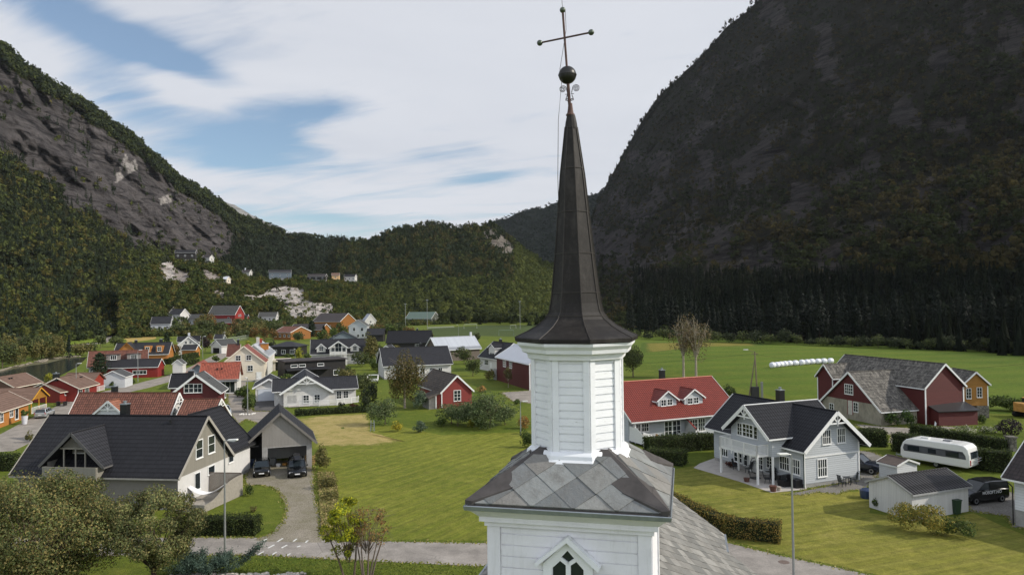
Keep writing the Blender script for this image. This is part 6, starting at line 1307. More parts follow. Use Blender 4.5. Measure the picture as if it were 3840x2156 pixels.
# H farm buildings
hH=house('H','barn','large dark red barn with lichen-speckled slate roofs and concrete gable base','barn',W_BARN,RF_SLT,opts={'main':dict(trimw=.2),'fw':dict(lower=(CWALL,2.75),trimw=.22),'lw':dict(trimw=.14)},winfr=WHT)
V_,ox,oy=HINFO['H','fw']; door(hH,V_,'L',ox,oy,-.05,.85,2.0,plain('pale_door',c_(186,182,172),.7),z0=.7,fr=plain('red_frame',c_(110,34,30),.6))
b=MB(); V2,o2,p2=HINFO['H','main']; c,t,n=face_frame(V2,'R',o2,p2)
for s_ in(-1,1): b.box(c+n*.02+t*s_*(V2.W/2-p2-.05)+Vector((0,0,2.4)),(.2,.07,4.8),math.atan2(t.y,t.x))
V3,o3,p3=HINFO['H','lw']; c,t,n=face_frame(V3,'L',o3,p3)
for s_ in(-1,1): b.box(c+n*.02+t*s_*(V3.W/2-p3-.05)+Vector((0,0,2.4)),(.16,.07,4.8),math.atan2(t.y,t.x))
b.build('corner_board',WHT,hH)
# lean-to shed
A=Vector((*pt['ht0'],0)); B_=Vector((*pt['ht1'],0)); X=(B_-A).normalized(); Y=Vector((-X.y,X.x,0)); up=Vector((0,0,1)); rz=math.atan2(X.y,X.x); Ln=(B_-A).length; dp=2.6
r=thing('shed','red lean-to shed with a black mono-pitch roof against the barn gable','shed',tuple((A+B_)/2),rz); b=MB(); b.poly([A,B_,B_+Y*dp,A+Y*dp,A+up*2.0,B_+up*2.0,B_+Y*dp+up*2.75,A+Y*dp+up*2.75],[(0,1,5,4),(1,2,6,5),(3,0,4,7),(2,3,7,6)]); b.build('wall',W_BARN,r)
b=MB(); e=.25; q=[A-X*e-Y*e+up*1.98,B_+X*e-Y*e+up*1.98,B_+X*e+Y*dp+up*2.85,A-X*e+Y*dp+up*2.85]; b.poly(q+[p-up*.1 for p in q],[(0,1,2,3),(7,6,5,4),(0,4,5,1),(1,5,6,2),(3,7,4,0)]); b.build('roof',BLKM,r)
hY=house('Y','storehouse','small ochre-yellow storehouse with slate roof on a rough stone foot','storehouse',W_OCH,RF_SLT,opts={'main':dict(zb=1.75,trimw=.16)}); V_,ox,oy=HINFO['Y','main']
STN=NT('rubble_stone',.9,.2); v_=STN.coord(); STN.base(STN.mix(1,STN.ramp(STN.noise(v_,1.5,5,.7),[(.3,c_(84,82,76)),(.7,c_(132,128,118))]),STN.ramp(STN.voro(v_,2.6,'DISTANCE_TO_EDGE'),[(0,.35),(.12,1)]),'MULTIPLY')); STN=STN.m
b=MB(); b.box(V_.P(V_.L/2-1.0,.9,.85),(1.6,1.7,1.75),V_.th); b.build('stone_foot',STN,hY); b=MB(); b.box(V_.P(-V_.L/2+1.2,0,.85),(2.0,3.0,1.75),V_.th); b.build('stone_foot',STN,hY); b=MB(); c,t,n=face_frame(V_,'R',ox,oy)
for s_ in(-1,1): b.box(c+n*.02+t*s_*(V_.W/2-oy-.02)+Vector((0,0,3.1)),(.14,.06,2.8),math.atan2(t.y,t.x))
b.build('corner_board',WHT,hY)
# I shed, J, K
hI=house('I','shed','white board-clad shed with black corrugated roof behind golden-green bushes','shed',W_WHITEV,RF_PAN,trim=plain('shed_grey_trim',c_(150,150,148),.5),opts={'main':dict(th=.07,trimw=.1,found=None)})
hJ=house('J','shed','tiny pale shed with a brown felt roof beside the dark blue car','shed',W_LGR,plain('brown_felt',c_(92,82,76),.85,.2,0,.2,2),opts={'main':dict(th=.08,trimw=.12,verge=True)})
H=HS['K']; hK=house('K','house','white clapboard house with a brown-black roof cut by the right edge','house',wallm('white_wide_siding',(206,208,208),pitch=.2),tiles('brown_black_tiles',c_(56,48,46),.36,.3,.25,.7,1),opts={'main':dict(lower=(FOUND,1.25),trimw=.24,ext=12)})
V_,ox,oy=HINFO['K','main']; b=MB(); q=V_.P(-V_.L/2+ox-.1,-V_.W/2+oy-.12,0); b.tube([q,q+Vector((0,0,2.9)),q+Vector((0,0,3.25))-V_.dirs()[1]*.5],.05,8); b.build('downpipe',BLKM,hK)
# left cluster
TRL=plain('cream_white_trim',c_(214,204,188),.6)
def sub(parent,key,wall,roof,trim=WHT,**o):
    H=HS[key]; off,x,y,L,W,he,hr,ox,oy,wins=H['main']; V_=Vol(x,y,H['yaw']+off,L,W,he,hr); ex=o.pop('ext',None)
    if ex: d=V_.dirs()[0]*ex/2; V_.x+=d.x; V_.y+=d.y; V_.L+=abs(ex)
    HINFO[key,'main']=(V_,ox,oy); vol(parent,V_,wall,roof,trim,ox=ox,oy=oy,trimw=.14,**o)
    for (f,s,z,w_,h,nx,ny) in wins: window(parent,V_,f,ox,oy,s-(ex/2 if ex and f in 'FB' else 0),z,w_,h,nx,ny)
r=thing('house','low red house with brown shingle roofs and bright red porch gable','house',(-85,134,0),R(90)); sub(r,'L1p',W_RED,RF_BRN2,TRL); sub(r,'L1q',W_RED,RF_BRN2,TRL); sub(r,'L1r',W_REDO,RF_BRN2,plain('brown_trim',c_(110,78,66),.7)); V_=HINFO['L1q','main'][0]; chimney(r,V_.P(-V_.L/2+.4,.3,V_.hr-.6),.8,1.3,BLKM)
b=MB(); 
for x in (.3,1.2): q=V_.P(2.1+x*.5,-1.2,V_.hr-.75); b.lathe(q,[(.14,0),(.14,.18),(.2,.2),(.2,.28)],8)
b.build('roof_vent',BLKM,r)
V_=HINFO['L1r','main'][0]; railing(r,[V_.P(V_.L/2-.2,-V_.W/2+.3,0),V_.P(V_.L/2-.2,V_.W/2-.3,0)],1.0,0,WHT,.15)
r=thing('house','low orange house with brown shingle roof and yellow porch gable','house',(-80,112,0),R(100)); sub(r,'L2p',W_ORG,RF_BRN2,TRL); 
H=HS['L2r']; off,x,y,L,W,he,hr,ox,oy,_=H['main']; V_=Vol(x,y,H['yaw'],L,W,he,hr); vol(r,V_,W_OCH,RF_BRN2,plain('yellow_trim',c_(190,140,48),.6),ox=ox,oy=oy,zb=2.25,trimw=.16); b=MB()
for y_ in(-W/2+.4,0,W/2-.4):
    b=MB(); b.box(V_.P(L/2-.4,y_,1.15),(.13,.13,2.3),V_.th); b.build('porch_post',plain('yellow_trim',c_(190,140,48),.6),r)
railing(r,[V_.P(L/2-.35,-W/2+.4,0),V_.P(L/2-.35,W/2-.4,0)],1.0,0,WHT,.16,posts=2.2); b=MB(); b.box(V_.P(-1.5,0,1.15),(L-4,W-.8,2.3),V_.th); b.build('wall',W_RED,r)
r=thing('house','low house whose wide brown shingle roof fills the left edge','house',(-97,140,0),R(94)); sub(r,'L3',wallm('brown_siding',(96,70,56),pitch=.16),RF_BRN2,TRL,ext=0)
V_=HINFO['L3','main'][0]; b=MB()
for x in(-2.2,-1.5): b.lathe(V_.P(x,-1.0,V_.hr-.6),[(.14,0),(.14,.18),(.22,.2),(.22,.28)],8)
b.build('roof_vent',BLKM,r)
r=thing('house','white house with long red-brown roof and grey box dormers behind the pine','house',(HS['L4']['main'][1],HS['L4']['main'][2],0),R(HS['L4']['yaw']))
V_=Vol(-97.5,178.5,26,13,10.5,2.8,6.3); vol(r,V_,W_LGR,RF_BRN,WHT,ox=.4,oy=.5,trimw=.18); b=MB()
for x in(-1.0,3.4): b.box(V_.P(x,-2.6,4.9),(3.0,2.6,1.5),V_.th)
b.build('dormer',wallm('dormer_grey_siding',(128,122,118),pitch=.17),r)
for x in(-1.0,3.4): window(r,V_,'F',0,1.35,x,4.85,1.2,1.0,3,1)
b=MB()
for x in(-1.0,3.4): b.box(V_.P(x,-2.7,5.7),(3.3,3.0,.1),V_.th)
b.build('dormer_roof',RF_BRN,r)
r=thing('garage','small white garage with grey roof at the street, below the pine','garage',(-85.3,155.4,0),R(100)); sub(r,'L5',W_LGR,RF_GREY)
r=thing('house','long red building with a slate-grey roof behind the grey lamp post','building',(-89.2,176.3,0),R(9)); V_=Vol(-93.2,175.6,8.9,14.5,5.3,2.56,4.33); vol(r,V_,wallm('crimson_siding',(130,38,34),pitch=.15,vertical=True),RF_DGB,WHT,ox=.2,oy=.2,trimw=.12)
HINFO['L6','main']=(V_,.2,.2); window(r,V_,'F',.2,.2,3,1.3,3,.8,4,1)
V6=Vol(-82.6,178.6,98.9,3.2,2.6,2.9,4.0); r=thing('shed','narrow white shed at the end of the long red building','shed',(-82.6,178.6,0),R(9)); vol(r,V6,W_WHITE,RF_GREY,WHT,ox=.15,oy=.15,trimw=.12)
r=thing('house','orange house with slate-grey roofs and white-framed dormers','house',(-108.7,215,0),R(70)); V_=Vol(-109.5,214.5,14,15,9,3.0,6.3); vol(r,V_,W_ORG,RF_DGB,WHT,ox=.4,oy=.4,trimw=.14)
Va=Vol(-112.3,211.0,104,5,7,3.0,6.6); vol(r,Va,W_ORG,RF_DGB,plain('dark_orange_trim',c_(150,100,40),.6),ox=.3,oy=.3,trimw=.14); window(r,Va,'L',.3,.3,0,3.6,3.0,1.0,5,1); b=MB()
for x in(1.6,4.8): b.box(V_.P(x,-2.6,4.5),(1.8,2.2,1.9),V_.th)
b.build('dormer',W_ORG,r)
for x in(1.6,4.8): window(r,V_,'F',0,.75,x,4.5,.9,1.2,2,2)
chimney(r,V_.P(-2.4,.2,V_.hr-.5),.6,1.2,BLKM); chimney(r,V_.P(4.4,.4,V_.hr-.5),.7,1.3,BLKM)
hL8=house('L8','house','white gabled house with black roof and white chimney before the tree belt','house',W_WHITE,RF_BLK,opts={'main':dict(trimw=.28)}); V_=HINFO['L8','main'][0]; chimney(hL8,V_.P(1.4,0,V_.hr-.4),.7,1.5,RF_WHT,cap=False)
hL9=house('L9','garage','small white garage with an open dark doorway up the lane','garage',W_WHITE,RF_GREY,opts={'main':dict(trimw=.2)}); V_,ox,oy=HINFO['L9','main']; c,t,n=face_frame(V_,'L',ox,oy); b=MB(); b.box(c+n*.02+Vector((0,0,.95)),(3.6,.04,1.9),math.atan2(t.y,t.x)); b.build('doorway',plain('painted_dark_inside',c_(20,19,20),.9),hL9)  # flat near-black panel: darkness of the unlit inside is painted on
# generic small houses: (label, cat, base px D, width m (front), depth, he, hr, yaw, wall, roof)
def at_floor(u,v): return px((u,v))[0]
def on_knoll(u,v):
    us,V,T,nt=LAY['hillside6']; best=None; j=int(np.clip(np.interp(u,us,range(len(us))),0,len(us)-1))
    for i in range(nt+1):
        p=V[i,j]; vv=row_of(p[0],p[1],p[2])
        if best is None or abs(vv-v)<best[0]: best=(abs(vv-v),p)
    return best[1]
def small(name,label,cat,p,L,W,he,hr,yaw,wall,roof,z=0,wins=3,gwin=2,**k):
    V_=Vol(p[0],p[1],yaw,L,W,he,hr,z); r=thing(name,label,cat,(p[0],p[1],z),R(yaw)); vol(r,V_,wall,roof,k.get('trim',WHT),ox=.3,oy=.4,trimw=.25)
    for i in range(wins): window(r,V_,'F',.3,.4,-L/2+L*(i+.5)/wins,he*.55,1.1,1.1,2,1,case=.12)
    for i in range(gwin):
        for f in 'LR': window(r,V_,f,.3,.4,(i-(gwin-1)/2)*2.0,he*.9 if he>3.5 else he*.6,1.0,1.2,2,1,case=.12)
    if z>0:
        b=MB(); b.poly([V_.P(x*(L/2-.35),y*(W/2-.45),zz) for zz in(-6,.02) for x,y in((-1,-1),(1,-1),(1,1),(-1,1))],[(0,1,5,4),(1,2,6,5),(2,3,7,6),(3,0,4,7)]); b.build('foundation',FOUND,r)
    return r
def Dz(z,x,y): 
    a={'h':(560,1100,4.519),'b6':(500,850,2.576),'i':(0,1150,4.6),'d':(900,1200,4.519),'b7':(1300,750,2.862),'2':(900,1150,2.678),'c':(440,1240,4.519)}[z]; return ((a[0]+x/a[2])/1.49068,(a[1]+y/a[2])/1.49068)
def mpp(z,p): return p/ {'h':4.519,'b6':2.576,'i':4.6,'d':4.519,'b7':2.862,'2':2.678,'c':4.519}[z]/F_PX   # metres per metre distance
RB2=wallm('brick_red_siding',(138,48,44),pitch=.17)
def place(z,x,y,knoll=False):
    u,v=Dz(z,x,y)
    if knoll: p=on_knoll(u,v); return (p[0],p[1]),p[2],math.hypot(p[0],p[1])
    p=at_floor(u,v); return p,0,math.hypot(*p)
specs=[('barn','tall brick-red barn with grey roof below the knoll rock','barn','h',1300,490,480,8,4.6,10.5,-12,RB2,RF_GREY,2,2),
('house','low red wing right of the tall brick-red barn','outbuilding','h',1600,470,130,5,2.4,4.6,5,RB2,RF_DGB,1,0),
('house','small red shed with grey roof in front of the tall brick-red barn','shed','h',1240,560,260,6,2.4,4.8,25,RB2,RF_GREY,1,0),
('house','long white house with grey roof at the foot of the pale rock cut','house','h',2010,490,290,7,3.8,6.8,3,W_WHITE,RF_GREY,4,1),
('house','grey house with blue-grey roof and balcony on the meadow edge','house','h',190,650,290,9,4.2,8.5,12,W_LGR,RF_DGB,3,2),
('house','white wing of sheds right of the grey meadow-edge house','house','h',410,640,150,7,3.6,6.4,0,W_WHITE,RF_DGB,2,1),
('house','slate-blue roofed garage with white gable above the meadow-edge house','garage','h',480,440,250,8,3.0,6.6,-20,W_WHITE,RF_DGB,1,0),
('house','pale house with grey roof half hidden by the tree belt','house','h',870,560,350,8,3.6,7.2,-15,W_LGR,RF_GREY,3,2),
('house','tiny white chapel-like cabin on the far left meadow','cabin','i',2310,462,140,5,3.0,5.6,50,W_WHITE,RF_WHT,1,1),
('hall','low orange hall with red-brown roof behind the autumn trees','hall','2',500,330,230,14,3.6,6.2,-28,W_ORH,RF_BRN,4,0),
('hall','middle orange hall between the dark pine and the red-brown roof','hall','2',690,300,330,10,3.6,6.5,-8,W_ORH,RF_FELT,5,0),
('hall','large orange hall with a dark low-pitched roof beside the grey gabled house','hall','2',930,250,300,16,5.0,8.8,-14,W_ORH,RF_FELT,4,0),
('house','small white house tucked behind the tall pale grey gabled house','house','2',1290,225,100,8,4.2,8.0,-60,W_WHITE,RF_MET,2,1),
('hall','green-roofed clubhouse at the far edge of the sports pitch','hall','b7',810,1330,300,12,3.4,7.5,-15,wallm('dull_green_siding',(86,90,80),pitch=.2),plain('green_sheet_roof',c_(84,100,90),.5,.4),3,1),
('cabin','tiny orange cabin in the thicket beyond the pitch','cabin','b7',1280,1275,60,5,2.6,4.2,0,W_ORG,RF_BRN2,1,0),
('house','small grey outbuilding with glossy roof beside the white lane garage','outbuilding','c',1710,235,90,6,2.6,4.4,10,W_BLG,RF_DGB,1,0),
('shed','low orange-gabled carport shed on the lane, below the white gabled house','shed','c',1215,440,230,5,2.4,3.9,4,W_ORG,RF_DGB,0,0)]
for s_ in specs:
    nm,lab,cat,z,x,y,wpx,W,he,hr,yaw,wl,rf,wn_,gw=s_; p,z0_,dist=place(z,x,y,z=='h'); L=mpp(z,wpx)*dist; kk=1.25 if dist>400 and z!='h' else 1; small(nm,lab,cat,(p[0],p[1]+W/2*.6),max(4,L),W*max(1,L/14) if L>16 else W,he*kk,hr*kk,yaw,wl,rf,z0_,wn_,gw)
hs=[('house','black-roofed house with white lower walls highest on the left knoll','house',510,322,165,5.5,W_BLK,RF_BLK),('house','low white cabin under trees right of the highest black-roofed house','cabin',735,335,75,3,W_WHITE,RF_FELT),('house','white cottage with a tall chimney on the knoll','cottage',1108,402,75,3.2,W_WHITE,RF_FELT),
 ('house','slate-blue house on the knoll crest','house',1420,492,190,5.2,W_BLG,RF_DGB),('house','long low dark house on the knoll crest','house',1780,512,170,3,W_BLK,RF_FELT),('house','small glowing cream gable right of the long dark hilltop house','cabin',1965,490,70,4,wallm('peach_siding',(220,180,130),pitch=.2),RF_BRN2),('house','white and black house furthest right on the knoll crest','house',2115,525,105,4.4,W_WHITE,RF_BLK),('cabin','small pale hut below the white cottage on the knoll','hut',918,545,42,3,W_CREAM,RF_WHT)]
for nm,lab,cat,x,y,wpx,he,wl,rf in hs:
    p,z0_,dist=place('b6',x,y,True); L=mpp('b6',wpx)*dist*1.05; r=small(nm,lab.replace('small glowing cream','small cream'),cat,(p[0],p[1]),L,7,he,he+2.4,(x%7-3)*4,wl,rf,p[2] if False else z0_,3 if L>8 else 1,1)
    if 'tall chimney' in lab: chimney(r,(p[0]-1.5,p[1],z0_+he+1.4),.9,2.6,RF_WHT,cap=False)
# ---------------------------------------------------------------- vehicles
TYRE=plain('tyre_rubber',(.012,.012,.012),.85,.2); RIM=plain('alloy_rim',c_(150,152,156),.3,.5,.8,.1); LAMPG=NT('lamp_lens',.1,.6).base((.55,.56,.58)).m; REDL=NT('red_lens',.15,.5).base((.35,.01,.01)).m; PLATE=plain('number_plate',(.7,.7,.7),.5)
def paint(name,rgb,rough=.22,metal=.3):
    if name in MATS: return MATS[name]
    n=NT(name,rough,.5,metal); n.base(c_(*rgb)); n.b.inputs['Coat Weight'].default_value=.6; MATS[name]=n.m; return n.m
BODYK={ # x fraction, z bottom, z top of body, half-width factor ; then greenhouse stations x, z, half-width factor
 'wagon':([(-.5,.45,.86,.78),(-.485,.28,.92,.9),(-.38,.2,.93,1),(.15,.2,.92,1),(.36,.22,.84,.98),(.455,.25,.74,.93),(.5,.36,.62,.78)],[(-.485,.90,.86),(-.42,1.40,.72),(-.05,1.47,.74),(.04,1.44,.73),(.19,.92,.86)]),
 'suv':([(-.5,.5,.95,.8),(-.485,.32,1.02,.92),(-.35,.28,1.05,1),(.15,.28,1.04,1),(.36,.3,1.0,.98),(.46,.32,.90,.94),(.5,.42,.76,.8)],[(-.48,1.02,.86),(-.42,1.58,.74),(-.05,1.68,.76),(.04,1.64,.75),(.19,1.04,.87)]),
 'mini':([(-.5,.45,.88,.82),(-.48,.28,.95,.93),(-.35,.22,.97,1),(.1,.22,.95,1),(.34,.24,.9,.97),(.45,.27,.8,.92),(.5,.38,.66,.8)],[(-.47,.94,.88),(-.38,1.42,.74),(-.05,1.48,.76),(.05,1.44,.74),(.28,.93,.86)]),
 'van':([(-.5,.45,1.1,.86),(-.49,.3,1.15,.95),(-.35,.24,1.16,1),(.1,.24,1.14,1),(.34,.26,1.05,.98),(.45,.28,.88,.93),(.5,.4,.72,.8)],[(-.49,1.12,.93),(-.46,1.74,.82),(-.1,1.82,.83),(.06,1.76,.8),(.27,1.12,.88)])}
def car(name,label,cat,p,hd,L,W,H,kind,mat,panelvan=False,group=None):
    r=thing(name,label,cat,(p[0],p[1],.02),hd,group); M_=r.matrix_basis; body,gh=BODYK[kind]; w2=W/2
    T=lambda x,y,z: M_@Vector((x,y,z)); b=MB(); secs=[]
    for fx,zb,zt,wf in body:
        x=fx*L; wv=w2*wf; secs.append([T(x,-wv*.9,zb),T(x,-wv,zb+.18),T(x,-wv,zt-.1),T(x,-wv*.92,zt),T(x,0,zt+.03),T(x,wv*.92,zt),T(x,wv,zt-.1),T(x,wv,zb+.18),T(x,wv*.9,zb)])
    n=9; vs=[q for s_ in secs for q in s_]; fs=[(i*n+k,i*n+(k+1)%n,(i+1)*n+(k+1)%n,(i+1)*n+k) for i in range(len(secs)-1) for k in range(n)]+[tuple(range(n-1,-1,-1)),tuple((len(secs)-1)*n+k for k in range(n))]
    b.poly(vs,fs); b.build('body',mat,r,smooth=False,bevel=.02)
    b=MB(); secs=[]
    for fx,z,wf in gh:
        x=fx*L; secs.append((x,z,w2*wf))
    zb0,zb1=gh[0][1],gh[-1][1]; gl=[]
    # glass shell
    bl=[(secs[0][0],zb0-.05,w2*.9),(secs[1][0]-.02,zb0-.05,w2*.92),(secs[2][0],zb0-.05,w2*.92),(secs[3][0],zb1-.05,w2*.92),(secs[4][0],zb1-.05,w2*.88)]
    top=[(x,z-.04,wd) for x,z,wd in secs]
    for s_ in(-1,1):
        for i in range(4): gl.append([T(bl[i][0],s_*bl[i][2],bl[i][1]),T(bl[i+1][0],s_*bl[i+1][2],bl[i+1][1]),T(top[i+1][0],s_*top[i+1][2],top[i+1][1]),T(top[i][0],s_*top[i][2],top[i][1])])
    for i,j in((0,1),(4,3)): gl.append([T(top[i][0],-top[i][2],top[i][1]),T(top[i][0],top[i][2],top[i][1]),T(top[j][0],top[j][2],top[j][1]),T(top[j][0],-top[j][2],top[j][1])])
    for f in gl: b.face(f)
    b.build('windows',mat if False else glass,r)
    b=MB(); rp=[(secs[1][0]-.03,secs[1][1],secs[1][2]+.02),(secs[2][0],secs[2][1],secs[2][2]+.02),(secs[3][0]+.02,secs[3][1],secs[3][2]+.02)]
    for i in range(2): a,c=rp[i],rp[i+1]; b.poly([T(a[0],-a[2],a[1]-.05),T(a[0],-a[2]*.9,a[1]),T(a[0],a[2]*.9,a[1]),T(a[0],a[2],a[1]-.05),T(c[0],-c[2],c[1]-.05),T(c[0],-c[2]*.9,c[1]),T(c[0],c[2]*.9,c[1]),T(c[0],c[2],c[1]-.05)],[(0,4,5,1),(1,5,6,2),(2,6,7,3)])
    for s_ in(-1,1):
        b.bar(T(top[3][0]+.02,s_*(top[3][2]+.01),top[3][1]),T(bl[4][0],s_*bl[4][2],bl[4][1]),.07,.05); b.bar(T(top[1][0],s_*(top[1][2]+.01),top[1][1]),T(bl[0][0],s_*bl[0][2],bl[0][1]),.10,.07)
        for fx in ((-.02,) if kind=='mini' else (-.02,-.24)): b.bar(T(fx*L,s_*(w2*.77),secs[2][1]-.07),T(fx*L,s_*(w2*.93),zb0-.05),.07,.03)
        if panelvan: b.face([T(-.47*L,s_*w2*.945,zb0-.05),T(-.03*L,s_*w2*.945,zb0-.05),T(-.03*L,s_*w2*.86,secs[2][1]-.08),T(-.45*L,s_*w2*.85,secs[1][1]-.05)])
    b.build('roof',mat,r)
    for fx in(-.30,.32):
        for s_ in(-1,1):
            c=T(fx*L,s_*(w2-.10),.33); ax=Matrix.Rotation(hd,4,'Z')@Matrix.Rotation(R(90)*s_*-1,4,'X'); b=MB(); b.lathe(c,[(.33,-.1),(.33,.1),(.23,.115)],18,ax=ax.to_3x3()); wl=b.build('wheel',TYRE,r); b=MB(); b.lathe(c,[(.22,.1),(.22,.125),(.06,.11)],10,ax=ax.to_3x3()); b.build('rim',RIM,wl)
    for s_ in(-1,1):
        b=MB(); b.box(T(.475*L,s_*w2*.66,(.6 if kind!='suv' else .8)+(.08 if kind=='van' else 0)),(.14,.36,.14),hd); b.build('headlight',LAMPG,r)
        b=MB(); b.box(T(-.49*L,s_*w2*.78,.8 if kind!='van' else 1.1),(.06,.18,.3),hd); b.build('tail_light',REDL,r)
        b=MB(); b.box(T(.17*L,s_*(w2+.06),.98 if kind!='van' else 1.15),(.14,.16,.12),hd); b.build('mirror',mat,r)
    for fx in(.503,-.503): b=MB(); b.box(T(fx*L,0,.46 if fx>0 else .6),(.02,.5,.11),hd); b.build('number_plate',PLATE,r)
    b=MB(); b.box(T(.497*L,0,.6),(.03,W*.42,.12),hd); b.build('grille',BLKM,r)
    return r
def hd(v): return math.atan2(v[1],v[0])
pt=D['pts']
f0,f1=Vector(pt['volvo_fl']),Vector(pt['volvo_fr']); n_=Vector(((f1-f0).y,-(f1-f0).x)).normalized(); c=(f0+f1)/2-n_*2.35
car('car','black estate car with a roof box parked before the grey garage','car',c,hd(n_),4.7,1.86,1.5,'wagon',paint('black_car_paint',(20,22,24)))
rb=thing('roof_box','black roof box on the estate car before the garage','roof box',(c[0],c[1],1.6),hd(n_)); b=MB(); M_=rb.matrix_basis
b.poly([M_@Vector((x,y*w_,z)) for x,w_,z in((-1.2,.35,0),(.6,.38,0),(1.0,.25,0)) for y in(-1,1)]+[M_@Vector((x,y*w_,z)) for x,w_,z in((-1.1,.3,.3),(.4,.32,.33),(.9,.2,.12)) for y in(-1,1)],[(0,2,8,6),(2,4,10,8),(3,1,7,9),(5,3,9,11),(6,8,9,7),(8,10,11,9),(0,6,7,1),(4,5,11,10)]); b.build('lid',BLKM,rb)
b=MB(); [b.box(M_@Vector((x,0,-.05)),(.05,1.0,.04),hd(n_)) for x in(-.7,.4)]; b.build('roof_rail',ZINC,rb)
f0,f1=Vector(pt['mini_l']),Vector(pt['mini_r']); n2=Vector(((f1-f0).y,-(f1-f0).x)).normalized(); c=(f0+f1)/2-n2*1.8
car('car','small black hatchback parked in front of the open carport bay','car',c,hd(n2),3.6,1.64,1.5,'mini',paint('black_car_paint',(20,22,24)))
car('car','silver estate car on the street beside the orange house','car',(-74.2,114.3),hd((-.27,.96)),4.5,1.8,1.5,'wagon',paint('silver_car_paint',(176,180,182),.3,.6))
car('car','silver-green car half hidden behind the brown-tiled garage gable','car',(-45.6,114.0),hd((.5,-.9)),4.0,1.7,1.5,'mini',paint('silver_car_paint',(176,180,182),.3,.6))
q=Vector(pt['redcar']); car('car','dark red car standing under the cream carport','car',(q[0]+.2,q[1]+2.6),hd((-.3,.95)),4.2,1.75,1.5,'wagon',paint('wine_car_paint',(96,22,26)))
car('car','dark blue car parked between the pale grey house and the tiny shed','car',(34.6,72.7),hd((.72,-.69)),4.7,1.9,1.68,'suv',paint('navy_car_paint',(28,36,52)))
vf,vr=Vector(pt['van_f']),Vector(pt['van_r']); dv=(vf-vr).normalized(); side=Vector((-dv.y,dv.x)); 
if side.y<0: side=-side
vc=(vf+vr)/2+side*.75-dv*.05
van=car('van','black panel van with white lettering on its side, right of the white shed','van',vc,hd(dv),4.5,1.82,1.85,'van',paint('black_car_paint',(20,22,24)),True)
def text(parent,s,loc,rz,size,mat,name='lettering',tilt=90):
    cu=bpy.data.curves.new(name,'FONT'); cu.body=s; cu.size=size; cu.extrude=.004; cu.align_x='CENTER'; cu.offset=.006; to=bpy.data.objects.new('tmp',cu)
    me=bpy.data.meshes.new_from_object(to); bpy.data.objects.remove(to); me.name=name; me.materials.clear(); me.materials.append(mat); inv=root_of(parent).matrix_basis.inverted()
    me.transform(inv@Matrix.Translation(loc)@Matrix.Rotation(rz,4,'Z')@Matrix.Rotation(R(tilt),4,'X')); o=bpy.data.objects.new(name,me); col.objects.link(o); o.parent=parent; return o
LET=plain('white_lettering',(.8,.8,.8),.5); ns_=-side; q=Vector((vc.x,vc.y,0))+Vector((ns_.x,ns_.y,0))*.925-Vector((dv.x,dv.y,0))*.25; tdir=-dv
text(van,'MOSOFT.NO',q+Vector((0,0,.84)),hd(tdir),.36,LET)
# caravan
cn,cr,cl=Vector(pt['car_near']),Vector(pt['car_right']),Vector(pt['car_l']); ln=(cl-cn).normalized(); rr=Vector((ln.y,-ln.x)); 
if rr.dot(cr-cn)<0: rr=-rr
Lc,Wc=6.6,2.3; cc_=cn+ln*Lc/2+rr*Wc/2; cv=thing('caravan','white touring caravan with a grey window stripe in front of the clipped hedge','caravan',(cc_[0],cc_[1],.02),hd(ln)); M_=cv.matrix_basis
sd_=1 if (M_@Vector((0,1,0))-M_@Vector((0,0,0))).dot(Vector((rr.x,rr.y,0)))<0 else -1     # near side in local y
CWH=paint('caravan_white',(222,222,218),.35,0); prof=[(-3.3,.55),(-3.32,.9),(-3.28,1.7),(-3.12,2.3),(-2.8,2.58),(-2.2,2.66),(2.1,2.62),(2.7,2.45),(3.05,2.1),(3.28,1.5),(3.3,.8),(3.1,.5),(-3.1,.42)]
b=MB(); n=len(prof); vs=[M_@Vector((x,s_*w_,z)) for s_,w_ in((-1,Wc/2),(1,Wc/2)) for x,z in prof]; b.poly(vs,[tuple(range(n)),tuple(range(2*n-1,n-1,-1))]+[(i,n+i,n+(i+1)%n,(i+1)%n) for i in range(n)]); b.build('body',CWH,cv,bevel=.09)
GST=plain('caravan_grey_stripe',c_(112,114,118),.4)
b=MB(); y=sd_*(Wc/2+.012); q=[M_@Vector((x,y,z)) for x,z in((-3.0,1.25),(2.9,1.25),(3.02,1.55),(2.85,1.98),(-2.7,1.98),(-2.95,1.6))]; b.poly(q,[tuple(range(6)),tuple(range(5,-1,-1))]); b.build('stripe',GST,cv)
for x,w_,hh in((1.95,1.15,.5),(.15,.75,.42),(-1.75,1.2,.52)): b=MB(); b.box(M_@Vector((x,sd_*(Wc/2+.03),1.62)),(w_,.04,hh),cv.rotation_euler[2]); b.build('window',glass,cv)
b=MB(); b.box(M_@Vector((-3.31,0,1.65)),(.06,1.5,.65),cv.rotation_euler[2],Matrix.Rotation(.06,4,'Y')); b.build('rear_window',glass,cv)
for s_ in(-1,1): b=MB(); b.box(M_@Vector((-3.3,s_*.95,.95)),(.08,.18,.5),cv.rotation_euler[2]); b.build('tail_light',REDL,cv)
b=MB(); 
for z in(1.1,1.35): b.tube([M_@Vector((-3.36,-.6,z)),M_@Vector((-3.75,-.6,z)),M_@Vector((-3.75,.6,z)),M_@Vector((-3.36,.6,z))],.02,6)
b.tube([M_@Vector((-3.6,-.1,1.1)),M_@Vector((-3.55,0,1.9)),M_@Vector((-3.6,.1,1.1))],.02,6); b.build('bicycle_rack',ZINC,cv)
for x in(1.2,-.9): b=MB(); b.box(M_@Vector((x,0,2.70)),(.7,.6,.1),cv.rotation_euler[2]); b.build('roof_hatch',GST if x<0 else CWH,cv)
